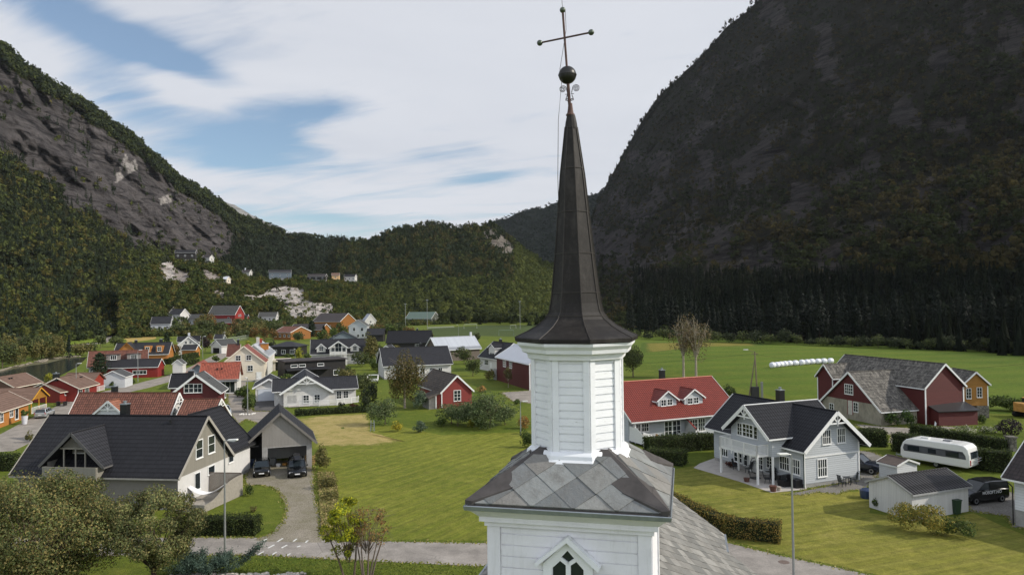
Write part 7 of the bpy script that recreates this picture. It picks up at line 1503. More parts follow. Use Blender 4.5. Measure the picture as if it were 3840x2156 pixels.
for s_ in(-1,1):
    c=M_@Vector((-.2,s_*(Wc/2-.12),.33)); ax=(Matrix.Rotation(cv.rotation_euler[2],4,'Z')@Matrix.Rotation(R(90)*s_*-1,4,'X')).to_3x3(); b=MB(); b.lathe(c,[(.32,-.1),(.32,.1),(.2,.11)],16,ax=ax); wl=b.build('wheel',TYRE,cv); b=MB(); b.lathe(c,[(.2,.1),(.2,.12),(.05,.11)],10,ax=ax); b.build('rim',RIM,wl)
b=MB(); b.tube([M_@Vector((3.1,-.5,.5)),M_@Vector((4.3,0,.5)),M_@Vector((3.1,.5,.5))],.05,6); b.tube([M_@Vector((4.2,0,.0)),M_@Vector((4.2,0,.7))],.04,6); b.build('drawbar',ZINC,cv)
# yellow tracked digger at the right edge
tk=Vector(pt['tank']); dg=thing('digger','worn yellow digger parked by the overgrown bushes at the right edge','digger',(tk[0]+1.6,tk[1],0),R(8)); M_=dg.matrix_basis; YEL=plain('worn_yellow_paint',c_(190,146,84),.6,.3,.1,.25,2); q=lambda x,y,z:M_@Vector((x,y,z)); rz=R(8)
for s_ in(-1,1):
    b=MB(); pr=[(-1.6,.35),(-1.35,.05),(1.35,.05),(1.6,.35),(1.35,.7),(-1.35,.7)]; b.poly([q(x,s_*1.0+o,z) for o in(-.22,.22) for x,z in pr],[tuple(range(6)),tuple(range(11,5,-1))]+[(i,6+i,6+(i+1)%6,(i+1)%6) for i in range(6)]); b.build('track',TYRE,dg)
b=MB(); b.box(q(0,0,1.25),(2.9,2.1,.9),rz); b.box(q(-.9,0,1.85),(1.2,2.0,.4),rz); b.build('body',YEL,dg,bevel=.05); b=MB(); b.box(q(.5,.45,2.2),(1.2,.95,1.1),rz); b.build('cab',YEL,dg,bevel=.04); b=MB(); b.box(q(.5,.45,2.3),(1.22,.97,.65),rz); b.build('cab_window',glass,dg)
b=MB(); b.bar(q(1.2,-.3,1.6),q(3.0,-.3,3.0),.25,.35); b.bar(q(3.0,-.3,3.0),q(4.0,-.3,1.4),.2,.28); b.box(q(4.0,-.3,1.0),(.7,.9,.7),rz); b.build('boom',YEL,dg); b=MB(); b.tube([q(-.8,-.7,2.0),q(-.8,-.7,2.6)],.05,6); b.build('exhaust',IRON,dg)
# round bales
BAL=NT('white_bale_wrap',.35,.5); v_=BAL.coord(); BAL.base((.72,.73,.78)); BAL.bump(BAL.noise(v_,3,4,.6),.05,.7); BAL=BAL.m
nb=len(D['bales'])
for i,(x,y) in enumerate(D['bales']):
    b=MB(); dr=(Vector(D['bales'][min(i+1,nb-1)])-Vector(D['bales'][max(0,i-1)])).normalized(); rz_=hd(dr)+random.uniform(-.2,.2)
    ax=(Matrix.Rotation(rz_,4,'Z')@Matrix.Rotation(R(90),4,'Y')).to_3x3(); rr_=random.uniform(.68,.76); b.lathe((x,y,.70),[(.15,-.68),(rr_*.72,-.66),(rr_*.95,-.5),(rr_,-.25),(rr_*1.01,.2),(rr_*.95,.5),(rr_*.72,.66),(.15,.68)],16,ax=ax)
    o=b.build('hay_bale',BAL,smooth=True); lb='white wrapped round bale in the row on the pasture'
    if i==0: lb='white wrapped bale at the left end of the row on the pasture'
    if i==nb-1: lb='white wrapped bale at the right end of the row on the pasture'
    tag(o,lb,'hay bale','white bales lined up on the pasture')
# ---------------------------------------------------------------- lamps, poles
POLEM=plain('galvanised_pole',c_(150,152,150),.45,.4,.5,.1,3); LHEAD=plain('lamp_head_white',(.66,.66,.62),.4,.4,0,.1); WOODP=plain('weathered_pole_wood',c_(120,108,92),.85,.2,0,.2,3)
LL=dict(a=('tall street lamp at the road beside the plank screen',(1,-.1)),b=('street lamp on the grass just left of the church tower',(1,0)),c=('tall street lamp on the right-hand lawn before the grey house',(-1,-.3)),d=('street lamp before the low red house',(1,0)),e=('street lamp before the long red building with slate roof',(1,0)),f=('street lamp left of the white gabled house',(0,-1)),
 g=('street lamp beside the purple-leaved tree',(1,0)),h=('street lamp near the open-doored white lane garage',(1,0)),i=('short street lamp in a ring of white stones by the dark red house',(0,-1)),j=('street lamp beside the white double garage',(0,-1)),k=('street lamp behind the flat cream carport',(0,-1)),l=('street lamp between the metal-roofed hall and the sports pitch',(-1,0)),m=('street lamp at the far road on the left meadow',(-1,0)))
for k,(lab,d) in LL.items():
    x,y,h=D['lamps'][k]; r=thing('street_lamp',lab,'street lamp',(x,y,0),0,'street lamps of the village'); b=MB(); h=max(4,h); b.tube([(x,y,0),(x,y,h*.5),(x,y,h)],[.085,.07,.045],8); b.tube([(x,y,h-.03),(x+d[0]*.35,y+d[1]*.35,h+.05)],.03,6); b.build('pole',POLEM,r)
    dd=Vector((*d,0)).normalized(); c=Vector((x,y,h+.06))+dd*.62; b=MB(); b.box(c,(.72,.27,.12),hd(dd),Matrix.Rotation(-.06,4,'Y')); hdm=b.build('lamp_head',LHEAD,r,bevel=.04); b=MB(); b.box(c-Vector((0,0,.08)),(.4,.2,.05),hd(dd)); b.build('lens',LAMPG,hdm)
ML=dict(a='tall thin floodlight mast right of the sports pitch goals',b='pair of thin masts, the left one behind the black balcony house',c='floodlight mast beside the green-roofed clubhouse',d='far leaning pole at the thicket left of the clubhouse',e='far lamp pole right of the leaning one',f='left wooden pole of the power portal on the far meadow',g='right wooden pole of the power portal on the far meadow')
ML['b']='thin mast rising behind the black balcony house'
for k,lab in ML.items():
    x,y,h=D['masts'][k]; r=thing('mast' if k in 'abcde' else 'power_pole',lab,'mast' if k in 'abcde' else 'power pole',(x,y,0)); b=MB(); rd=.16 if k in 'abc' else .14; b.tube([(x,y,0),(x,y,h)],[rd,rd*.7],7); b.build('pole',POLEM if k in 'abcde' else WOODP,r); b=MB()
    if k in 'abc': b.box((x,y,h-.2),(1.5,.3,.4)); b.build('floodlight',POLEM,r)
    else: b.box((x+(1 if k=='f' else -.2),y,h-.15),(2.6,.2,.18)); b.build('crossarm',POLEM,r)
x,y,h=D['pole']; r=thing('power_pole','leaning double wooden power pole behind the grey house','power pole',(x,y,0)); b=MB(); b.tube([(x,y,0),(x-.35,y,h)],[.15,.1],8); b.build('pole',WOODP,r); b=MB(); x2,y2=D['pole2']; b.tube([(x2,y2,0),(x-.3,y,h*.86)],[.13,.09],8); b.build('strut',WOODP,r)
b=MB(); b.box((x-.35,y,h-.4),(1.1,.12,.12)); b.tube([(x-.3,y,h-.1),(x-1.8,y-.3,h+.35)],.035,6); b.build('crossarm',WOODP,r); b=MB(); b.box((x-2.0,y-.3,h+.36),(.8,.28,.14)); b.build('lamp_head',LHEAD,r); b=MB(); b.box((x-.5,y-.2,1.0),(1.3,.7,2.0)); b.build('junction_box',DKT,r); b=MB(); b.box((x+.75,y-.1,1.4),(.35,.3,2.8)); b.build('junction_box',POLEM,r)
b=MB()
for dz,ex in((-.35,-60),(-.45,40)):
    pts=[]
    for i in range(13):
        t=i/12; pts.append((x-.35+ex*t,y+ (12*t if ex<0 else -18*t),h+dz-2.2*math.sin(math.pi*t)))
    b.tube(pts,.012,4)
tag(b.build('power_line',IRON),'thin power wires sagging away from the leaning wooden pole','power line')
# goals
GM=plain('goal_white',(.6,.62,.6),.5)
def goal(lab,a,c_px,h=2.4,mat=GM):
    A,B_=[Vector((*q,0)) for q in px(a,c_px)]; r=thing('football_goal',lab,'football goal',tuple((A+B_)/2),hd(B_-A)); up=Vector((0,0,h)); Y=Vector((-(B_-A).y,(B_-A).x,0)).normalized()*1.6; b=MB(); b.tube([A,A+up,B_+up,B_],.09,6); b.build('frame',mat,r); b=MB()
    for q in(A,B_): b.tube([q+up,q+Y*.5+up,q+Y],.04,5)
    b.build('net_stay',POLEM,r)
e7=lambda x,y:((1300+x/2.862)/1.49068,(750+y/2.862)/1.49068); ee=lambda x,y:((1360+x/3.443)/1.49068,(1200+y/3.443)/1.49068)
goal('white football goal at the far end of the pitch, nearest the clubhouse',ee(1308,112),ee(1475,108),2.6); goal('greenish football goal right of the lamp on the near pitch edge',ee(1760,200),ee(1950,196),2.6,plain('goal_green',c_(120,140,128),.5)); goal('small white goal far right on the pitch, behind the spire eaves',ee(1910,110),ee(1980,108),2)
# ---------------------------------------------------------------- garden things
DARKW=plain('dark_rattan',c_(38,36,36),.75,.2,0,.2,6); CHM=plain('dark_chair_metal',c_(52,56,60),.5,.3,.3,.1); TERR=plain('terracotta_pot',c_(92,64,56),.8,.2,0,.2); 
def chair(name,lab,p,rz,mat,sz=.5,wood=False,grp=None):
    r=thing(name,lab,'chair',(p[0],p[1],.03),rz,grp); M_=r.matrix_basis; q=lambda x,y,z:M_@Vector((x,y,z)); s_=sz/2
    b=MB(); b.box(q(0,0,.44),(sz,sz,.05),rz); b.build('seat',mat,r); b=MB()
    for i in range(5): b.bar(q(-s_-.02,-s_+.05+i*(sz-.1)/4,.46),q(-s_-.16,-s_+.05+i*(sz-.1)/4,1.05),.06,.03)
    b.bar(q(-s_-.16,-s_,1.05),q(-s_-.16,s_,1.05),.05,.05); b.build('backrest',mat,r)
    for x in(-1,1):
        for y in(-1,1): b=MB(); b.bar(q(x*s_*.9,y*s_*.9,.0),q(x*s_*.6,y*s_*.9,.44),.04,.04); b.build('leg',mat,r)
    for y in(-1,1): b=MB(); b.bar(q(-s_-.08,y*s_,.66),q(s_,y*s_,.64),.05,.04); b.build('armrest',mat,r)
def table(lab,p,rz,sx,sy,mat,h=.72,rnd=False):
    r=thing('table',lab,'table',(p[0],p[1],.03),rz); b=MB(); 
    if rnd: b.lathe((p[0],p[1],h),[(sx/2,-.02),(sx/2,.02)],20)
    else: b.box((p[0],p[1],h),(sx,sy,.05),rz)
    b.build('tabletop',mat,r); M_=r.matrix_basis
    for x in(-1,1):
        for y in(-1,1): b=MB(); b.box(M_@Vector((x*sx*.35,y*sy*.35,h/2-.02)),(.05,.05,h-.03),rz); b.build('leg',mat,r)
g1,g2=pt['chairs1'],pt['chairs2']
chair('garden_chair','dark folding garden chair left of the small table by the grey gable',g1,R(20),CHM); chair('garden_chair','dark high-backed garden chair right of the small table by the grey gable',g2,R(170),CHM,.55); table('small dark table between two garden chairs at the grey gable',((g1[0]+g2[0])/2,(g1[1]+g2[1])/2+.1),0,.6,.6,CHM)
p=pt['grill']; r=thing('barbecue','tall black kettle barbecue on the patio','barbecue',(p[0],p[1],.03)); b=MB(); b.lathe((p[0],p[1],.95),[(.12,-.25),(.3,-.12),(.34,0),(.34,.03)],16); b.build('bowl',BLKM,r); b=MB(); b.lathe((p[0],p[1],.99),[(.34,0),(.30,.16),(.16,.26),(.05,.29)],16); b.build('lid',BLKM,r); b=MB(); b.box((p[0],p[1],.38),(.5,.45,.7)); b.build('cabinet',DARKW,r)
for s_ in(-1,1): b=MB(); b.box((p[0]+s_*.5,p[1],.82),(.35,.4,.05)); b.build('side_shelf',BLKM,r)
p=pt['sofa']; r=thing('garden_sofa','dark covered garden sofa under the patio windows','sofa',(p[0],p[1],.03),R(22)); b=MB(); b.box((p[0],p[1]+.2,.25),(1.9,.85,.45),R(22)); b.build('seat',DARKW,r); b=MB(); b.box((p[0]-.12,p[1]+.6,.6),(1.9,.22,.65),R(22)); b.build('backrest',DARKW,r)
for s_ in(-1,1): b=MB(); b.box((p[0]+s_*.9*.93,p[1]+.2+s_*.9*.37,.42),(.2,.85,.35),R(22)); b.build('armrest',DARKW,r)
b=MB(); b.box((p[0]+.5,p[1]-.5,.4),(.95,.75,.75),R(22)); tag(b.build('storage_box',BLKM,bevel=.03),'black storage box in front of the garden sofa','storage box')
def pot(lab,p,r0,mat,plant,h=.4,pc=None):
    r=thing('plant_pot',lab,'plant pot',(p[0],p[1],.03)); b=MB(); b.lathe((p[0],p[1],.03),[(r0*.7,0),(r0,h),(r0*.9,h)],14); b.build('pot',mat,r); return r
pot('large dark pot at the lawn edge of the patio',pt['pot'],.34,TERR,1,.5); pot('low dark pot at the foot of the balcony post',pt['pot2'],.3,TERR,1,.35); pot('pale pot beside the large dark pot',(pt['pot'][0]+.6,pt['pot'][1]+.2),.2,plain('pale_pot',c_(170,160,150),.7),1,.35)
chair('garden_chair','black patio chair at the lawn edge, left of the barbecue',pt['chairA'],R(-20),CHM,.55); chair('garden_chair','black patio chair in front of the barbecue',(pt['chairA'][0]+1.2,pt['chairA'][1]-.9),R(70),CHM,.5)
chair('garden_chair','dark chair under the balcony by the reddish flowers',(22.6,73.6),R(-40),CHM,.5); chair('garden_chair','black chair under the balcony next to the corner post',(23.4,72.2),R(200),CHM,.5)
p=pt['egg']; r=thing('hanging_chair','dark wicker egg chair hanging on a curved stand','hanging chair',(p[0],p[1],.03)); b=MB(); b.tube([(p[0]-.5,p[1],.05),(p[0]-.55,p[1],1.2),(p[0]-.3,p[1],1.9),(p[0],p[1],2.0)],.035,6); b.build('stand',BLKM,r); b=MB()
for k in range(10):
    a=math.pi*k/10; b.tube([(p[0]+.42*math.cos(a)*math.sin(t),p[1]+.42*math.sin(a)*math.sin(t),1.1+.62*math.cos(t)) for t in [2*math.pi*j/20 for j in range(21)]],.010,4)
b.build('wicker_shell',DARKW,r); b=MB(); b.lathe((p[0],p[1],.03),[(.5,0),(.55,.03),(.5,.05)],20); b.build('base_ring',BLKM,r)
V_,ox,oy=HINFO['F','main']; P_=V_.P; fy=-V_.W/2
chair('garden_chair','light wooden chair on the deck of the red-roofed house',P_(-5.6,fy-.6,.2)[:2],R(200),plain('light_wood',c_(176,146,104),.7),.55); chair('garden_bench','pale garden bench against the wall of the red-roofed house',P_(-.5,fy+.7,0)[:2],R(-65),WHT,.9); table('white garden table beside the divider wall of the red-roofed house',P_(1.5,fy+.2,0)[:2],V_.th,1.3,.8,WHT); table('wooden table on the deck of the red-roofed house',P_(-6.4,fy+.1,.2)[:2],V_.th,1.1,.8,plain('light_wood',c_(176,146,104),.7),.95)
# bins at the white shed
GRN=plain('green_bin_plastic',c_(42,62,44),.5); GRY=plain('grey_bin_plastic',c_(120,122,122),.5)
def bin_(lab,p,mat,h=1.05,w_=.55):
    r=thing('wheelie_bin',lab,'wheelie bin',(p[0],p[1],0),R(18)); b=MB(); M_=r.matrix_basis; vs=[M_@Vector((x*w_/2*k,y*w_/2*k,z)) for z,k in((.05,.8),(h,1)) for x,y in((-1,-1),(1,-1),(1,1),(-1,1))]; b.poly(vs,[(3,2,1,0),(4,5,6,7),(0,1,5,4),(1,2,6,5),(2,3,7,6),(3,0,4,7)]); b.build('body',mat,r); b=MB(); b.box((p[0],p[1],h+.04),(w_+.06,w_+.08,.08),R(18)); b.build('lid',mat,r)
    for s_ in(-1,1): c=M_@Vector((s_*w_*.38,w_*.45,.12)); b=MB(); b.lathe(c,[(.12,-.03),(.12,.03)],12,ax=(Matrix.Rotation(R(18),4,'Z')@Matrix.Rotation(R(90),4,'Y')).to_3x3()); b.build('wheel',TYRE,r)
bin_('dark green wheelie bin at the front of the white shed',pt['bin'],GRN,1.1,.6); bin_('grey wheelie bin left of the green one at the white shed',(pt['bin2'][0]-.1,pt['bin2'][1]),GRY,.85,.6)
M_=Matrix.Translation((31.0,62.6,0)); b=MB(); b.box((30.3,61.6,.45),(1.4,1.0,.1)); 
b=MB(); b.lathe((30.6,62.9,0),[(.5,0),(.55,.3),(.55,.7),(.35,.82)],18); tag(b.build('water_butt',paint('blue_cover',(34,52,84),.4,0)),'blue covered tub behind the left corner of the white shed','tub')
# pallet leaning on the garage, clutter inside
PAL=plain('pallet_wood',c_(186,152,104),.8,.2,0,.15,4); p=pt['pallet']; r=thing('pallet','pale wooden pallet leaning at the right garage pillar','pallet',(p[0],p[1],0)); b=MB()
for i in range(5): b.bar((p[0]-.5,p[1]-.1+.02*i,.15+i*.2),(p[0]+.55,p[1]-.3+.02*i,.15+i*.2),.03,.11)
b.build('slats',PAL,r); b=MB(); [b.bar((p[0]-.45+k*.48,p[1]+.05,.05),(p[0]-.45+k*.48,p[1]+.1,1.05),.09,.06) for k in range(3)]; b.build('bearers',PAL,r)
V_,ox,oy=HINFO['E','main']; P_=V_.P
for i,(x,y,sx,sz,m,lab,nm) in enumerate(((-1.6,.2,.5,.35,plain('white_bucket',(.6,.6,.6),.5),'white bucket on the garage floor','bucket'),(-1.2,-.5,.6,.3,W_OCH,'orange-brown crate on the garage floor','crate'),(-.6,.7,.7,.8,GRY,'grey box deep in the garage','box'),(-1.0,2.8,.6,.9,paint('blue_cover',(34,52,84),.4,0),'blue barrel in the carport bay','barrel'),(-.6,-1.4,.5,.9,DARKW,'dark machine at the right side in the garage','lawn machine'))):
    q=P_(x,y,0); b=MB(); b.lathe(q,[(sx*.42,0),(sx*.5,sz*.6),(sx*.45,sz)],10 if nm in('bucket','barrel') else 4,ph=.7); tag(b.build(nm.replace(' ','_'),m),lab,nm)
# stone ring, ladder, planter and bench, white stones
WST=plain('white_stones',c_(206,202,194),.8,.2,0,.1)
x,y,_=D['lamps']['i']; b=MB(); [b.ball((x+random.uniform(-1.1,1.1),y-.3+random.uniform(-.6,.6),.08),random.uniform(.10,.2),5,(1,1,.7)) for _ in range(26)]; tag(b.build('stone_bed',WST),'ring of white stones around the short street lamp','stones',kind='stuff')
x,y=px((640,1443))[0]; b=MB(); [b.ball((x+random.uniform(-5.5,3.5),y-.6+random.uniform(-.5,.4),.1),random.uniform(.08,.22),5,(1,1,.7)) for _ in range(150)]; tag(b.build('stone_edging',plain('pale_stones',c_(176,170,158),.85,.2,0,.2)),'loose pale stones along the churchyard edge','stones',kind='stuff')
BKS=plain('bank_stones',c_(128,120,106),.9,.2,0,.3,1); b=MB(); bp=D['poly']['bank'][:9]
for _ in range(420):
    i=random.randrange(0,7); t=random.random(); a=Vector(bp[i]).lerp(Vector(bp[i+1]),t); c2=Vector(D['poly']['river'][0 if i<1 else min(i,6)]); q=a.lerp(c2,random.uniform(-.1,.55)); b.ball((q.x,q.y,.12),random.uniform(.12,.5),4,(1,1,.6))
tag(b.build('river_stones',BKS),'pale boulders along the river bank','stones',kind='stuff')
x,y=pt['ladder']; r=thing('stepladder','pale stepladder under the apple tree','ladder',(x,y,0)); b=MB(); [b.bar((x+s_*.25,y,0),(x+s_*.2,y+.25,1.5),.06,.05) for s_ in(-1,1)]; b.build('stile',ZINC,r); b=MB(); [b.bar((x-.23,y+.04*i,.3*i+.2),(x+.23,y+.04*i,.3*i+.2),.05,.04) for i in range(4)]; b.build('rung',ZINC,r); b=MB(); [b.bar((x+s_*.22,y+.7,0),(x+s_*.2,y+.25,1.5),.05,.04) for s_ in(-1,1)]; b.build('back_frame',ZINC,r)
z1=lambda x,y:((x/2.678)/1.49068,(1200+y/2.678)/1.49068)
p=px(z1(247,1045))[0]; r=pot('tall white planter with a small shrub on the grass verge',p,.45,plain('white_planter',c_(196,196,200),.6),1,1.2)
p=px(z1(620,860))[0]; r=thing('picnic_table','dark picnic table on the lawn before the red house','picnic table',(p[0],p[1],0),R(10)); b=MB(); b.box((p[0],p[1],.72),(1.8,.7,.06),R(10)); b.build('tabletop',DARKW,r)
for s_ in(-1,1): b=MB(); b.box((p[0],p[1]+s_*.7,.42),(1.8,.28,.05),R(10)); b.build('bench',DARKW,r); b=MB(); b.box((p[0]+s_*.6,p[1],.36),(.1,1.4,.7),R(10)); b.build('leg_frame',DARKW,r)
# white open trailer near the dark-roofed white house, birdhouse-like shade
p=px(((1360+130/3.443)/1.49068,(1200+820/3.443)/1.49068))[0]; r=thing('trailer','white framed utility trailer standing left of the white house with the big birch','trailer',(p[0],p[1],0),R(8)); b=MB(); b.box((p[0],p[1],.75),(2.2,3.6,.15),R(8)); b.build('bed',BLKM,r); b=MB()
for s_ in(-1,1): b.box((p[0]+s_*1.1,p[1]+s_*.15,1.2),(.1,3.6,.9),R(8)); 
b.build('side_panel',WHT,r); b=MB(); b.box((p[0]-.24,p[1]+1.75,1.7),(2.3,.1,.16),R(8)); b.box((p[0]+.25,p[1]-1.75,1.0),(2.3,.1,.5),R(8)); b.build('end_panel',WHT,r)
for s_ in(-1,1): b=MB(); b.lathe((p[0]+s_*1.0,p[1],.35),[(.33,-.1),(.33,.1)],14,ax=(Matrix.Rotation(R(8),4,'Z')@Matrix.Rotation(R(90),4,'Y')).to_3x3()); b.build('wheel',TYRE,r)
# manhole cover, stone gate post, leaning white board
p=px(((2500+845/1.9224)/1.49068,(1600+975/1.9224)/1.49068))[0]; b=MB(); b.lathe((p[0],p[1],.016),[(.36,0),(.36,.006),(.3,.008)],20); tag(b.build('manhole_cover',plain('cast_iron',c_(112,98,90),.7,.3,.3,.2,8)),'round iron manhole cover in the road by the right lamp','manhole cover')
z6=lambda x,y:((3000+x/2.781)/1.49068,(1280+y/2.781)/1.49068)
p=px(z6(2200,1140))[0]; r=thing('gate_post','square stone gate post at the end of the long clipped hedge','gate post',(p[0],p[1],0)); b=MB(); b.box((p[0],p[1],.75),(.8,.8,1.5)); b.build('shaft',STN,r); b=MB(); b.box((p[0],p[1],1.56),(1.0,1.0,.14)); b.build('cap_stone',STN,r)
p=px(z6(1410,880))[0]; b=MB(); b.bar((p[0],p[1],.02),(p[0]+.5,p[1]+.5,1.1),.22,.05); tag(b.build('board',WHT),'short white board leaning by the red lean-to','board')
# garden fences in the distance and white mailbox-like post
def fence(lab,a,b_,h=1.0,n=30,mat=WOODP):
    A,B_=[Vector((*q,0)) for q in px(a,b_)]; r=thing('fence',lab,'fence',tuple((A+B_)/2),hd(B_-A)); b=MB(); [b.bar(A+Vector((0,0,z)),B_+Vector((0,0,z)),.05,.12) for z in(h*.45,h*.9)]; b.build('rail',mat,r); b=MB(); [b.box(A.lerp(B_,i/n)+Vector((0,0,h/2)),(.12,.12,h)) for i in range(n+1)]; b.build('posts',mat,r)['kind']='stuff'
fence('long pale mesh fence along the slope above the lane',Dz('h',1290,850),Dz('h',1680,780),2.4,26,plain('pale_fence',c_(150,156,140),.7)); fence('white railing along the near edge of the sports pitch',ee(835,112),ee(1180,98),1.0,24,plain('pale_rail',c_(170,172,168),.6))
# ---------------------------------------------------------------- hedges, shrubs and trees
LEAFN=foliage('garden_leaves'); BARK=plain('bark',c_(96,84,70),.9,.15,0,.3,5); BBARK=plain('pale_bark',c_(150,140,124),.85,.2,0,.35,5); DBARK=plain('dark_bark',c_(58,50,42),.9,.15,0,.3,5)
def leaves(pts,nrm,size,rg,cols,jit=.6,asp=.62):
    """leaf quads at pts (n,3) with rough outward normals"""
    n=len(pts); nn=nrm+rg.normal(0,jit,(n,3)); nn/=np.linalg.norm(nn,axis=1,keepdims=True)+1e-9; ref=rg.normal(size=(n,3)); a=np.cross(nn,ref); a/=np.linalg.norm(a,axis=1,keepdims=True)+1e-9; b=np.cross(nn,a)
    s=(size*rg.uniform(.6,1.35,n))[:,None]; V=np.stack([pts-a*s*.5,pts-b*s*.5*asp,pts+a*s*.5,pts+b*s*.5*asp],1).reshape(-1,3)
    ci=rg.integers(len(cols),size=n); C=np.array(cols)[ci]*rg.uniform(.95,1.4,(n,1)); return V,np.arange(n*4).reshape(n,4),np.repeat(C,4,0)
KIND={'round':(OLV,c_(62,72,38),c_(84,90,48),DKG),'dark':(c_(40,48,30),DKG,c_(56,62,38)),'pine':(c_(30,42,26),c_(44,58,32),c_(36,46,28)),'conifer':(c_(26,36,28),c_(36,46,34),c_(30,40,26)),'birch':(c_(78,74,38),c_(92,84,44),c_(62,64,36),c_(104,88,50)),'autumn':(c_(104,78,44),c_(88,78,42),c_(120,86,46),c_(76,74,40)),
 'plum':(c_(44,30,34),c_(56,38,40),c_(36,34,32)),'plumshrub':(c_(84,44,40),c_(66,40,38),c_(96,60,44)),'plumball':(c_(34,26,34),c_(44,32,40),c_(30,26,30)),'shrub':(c_(66,82,36),c_(84,96,44),c_(52,64,32)),'silver':(c_(84,98,78),c_(104,116,92),c_(62,76,58)),'yellowgreen':(c_(126,128,40),c_(104,114,40),c_(144,138,52)),
 'olive':(c_(96,92,50),c_(80,82,46),c_(110,102,60)),'apple':(c_(70,84,48),c_(86,100,62),c_(56,68,40),c_(104,112,78)),'yellowshrub':(c_(172,154,48),c_(150,142,52),c_(110,114,44)),'autumnshrub':(c_(136,112,64),c_(150,126,76),c_(104,96,54),c_(168,120,60)),'thin':(c_(78,80,44),c_(92,84,50)),'bare':(c_(112,98,72),c_(98,84,60),c_(90,86,56)),
 'flower':(c_(84,98,52),c_(100,112,62),c_(170,166,150)),'ivy':(c_(48,66,26),c_(64,84,32),c_(40,54,26)),'golden':(c_(134,122,52),c_(108,110,50),c_(84,92,44),c_(150,134,66)),'hedge':(c_(46,58,26),c_(58,70,30),c_(70,78,36),c_(38,48,24)),'hedgegold':(c_(120,104,48),c_(86,86,38),c_(58,66,30),c_(132,108,54))}
def crown_pts(kind,h,w_,n,rg):
    r=w_/2
    if kind in('conifer','pine'):
        t=rg.random(n)**(.75 if kind=='conifer' else .9); z=h*(.06+.93*t); rad=r*(1-t)**(.9 if kind=='conifer' else .5)+.05*r; tier=.75+.25*np.sin(z*2*np.pi/(h/9))
        a=rg.uniform(0,6.283,n); q=rad*tier*rg.uniform(.55,1.05,n)*(1+.15*np.sin(a*5+z*3)); pts=np.stack([np.cos(a)*q,np.sin(a)*q,z],1); nr=np.stack([np.cos(a),np.sin(a),np.full(n,.5)],1); return pts,nr
    flat={'bare':(.22,.58),'thin':(.30,.62),'birch':(.08,.52),'round':(.12,.56),'apple':(.04,.60),'autumn':(.08,.55),'plum':(.12,.56)}.get(kind,(.0,.5))
    z0=h*flat[0]; hh=(h-z0)/2; cz=z0+hh; nc=max(6,int(9+w_*2.5)) if kind not in('plumball',) else 1
    if kind in('plumball',) : cs=np.zeros((1,3)); rr=np.array([1.0])
    else:
        d=rg.normal(size=(nc,3)); d/=np.linalg.norm(d,axis=1,keepdims=True); cs=d*rg.uniform(.25,.78,(nc,1)); rr=rg.uniform(.30,.52,nc)
        if kind=='birch': cs[:,2]=cs[:,2]*1.0; cs[:,:2]*=(1-.35*np.maximum(cs[:,2:3],0))
    i=rg.integers(len(rr),size=n); d=rg.normal(size=(n,3)); d/=np.linalg.norm(d,axis=1,keepdims=True); p=cs[i]+d*rr[i][:,None]*rg.uniform(.6,1.05,(n,1))**.6
    p=p*np.array([r*1.02,r*1.02,hh*1.02])+np.array([0,0,cz]); p[:,2]=np.maximum(p[:,2],.03); nr=d*.8+p*0; c=p-np.array([0,0,cz]); nr+=c/np.maximum(np.linalg.norm(c,axis=1,keepdims=True),.1)*.7; return p,nr
NOSTEM={'shrub','silver','yellowshrub','autumnshrub','plumshrub','plumball','flower','ivy','golden','dark','yellowgreen','olive'}
def limbs(b,h,w_,rg,n,z0,spread=.9,rad=.05):
    for k in range(n):
        a=6.283*k/n+rg.uniform(-.4,.4); t=rg.uniform(.2,.6); s_=Vector((0,0,h*z0*(.8+.5*t))); e=Vector((math.cos(a)*w_*.42*spread*rg.uniform(.5,1),math.sin(a)*w_*.42*spread*rg.uniform(.5,1),h*rg.uniform(.6,.93))); m=s_.lerp(e,.5)+Vector((rg.normal()*.15,rg.normal()*.15,h*.03))
        b.tube([s_,m,e],[rad,rad*.6,rad*.2],5)
        for _ in range(3): q=m.lerp(e,rg.random()); b.tube([q,q+Vector((rg.normal()*w_*.12,rg.normal()*w_*.12,h*.10))],[rad*.35,rad*.1],4)
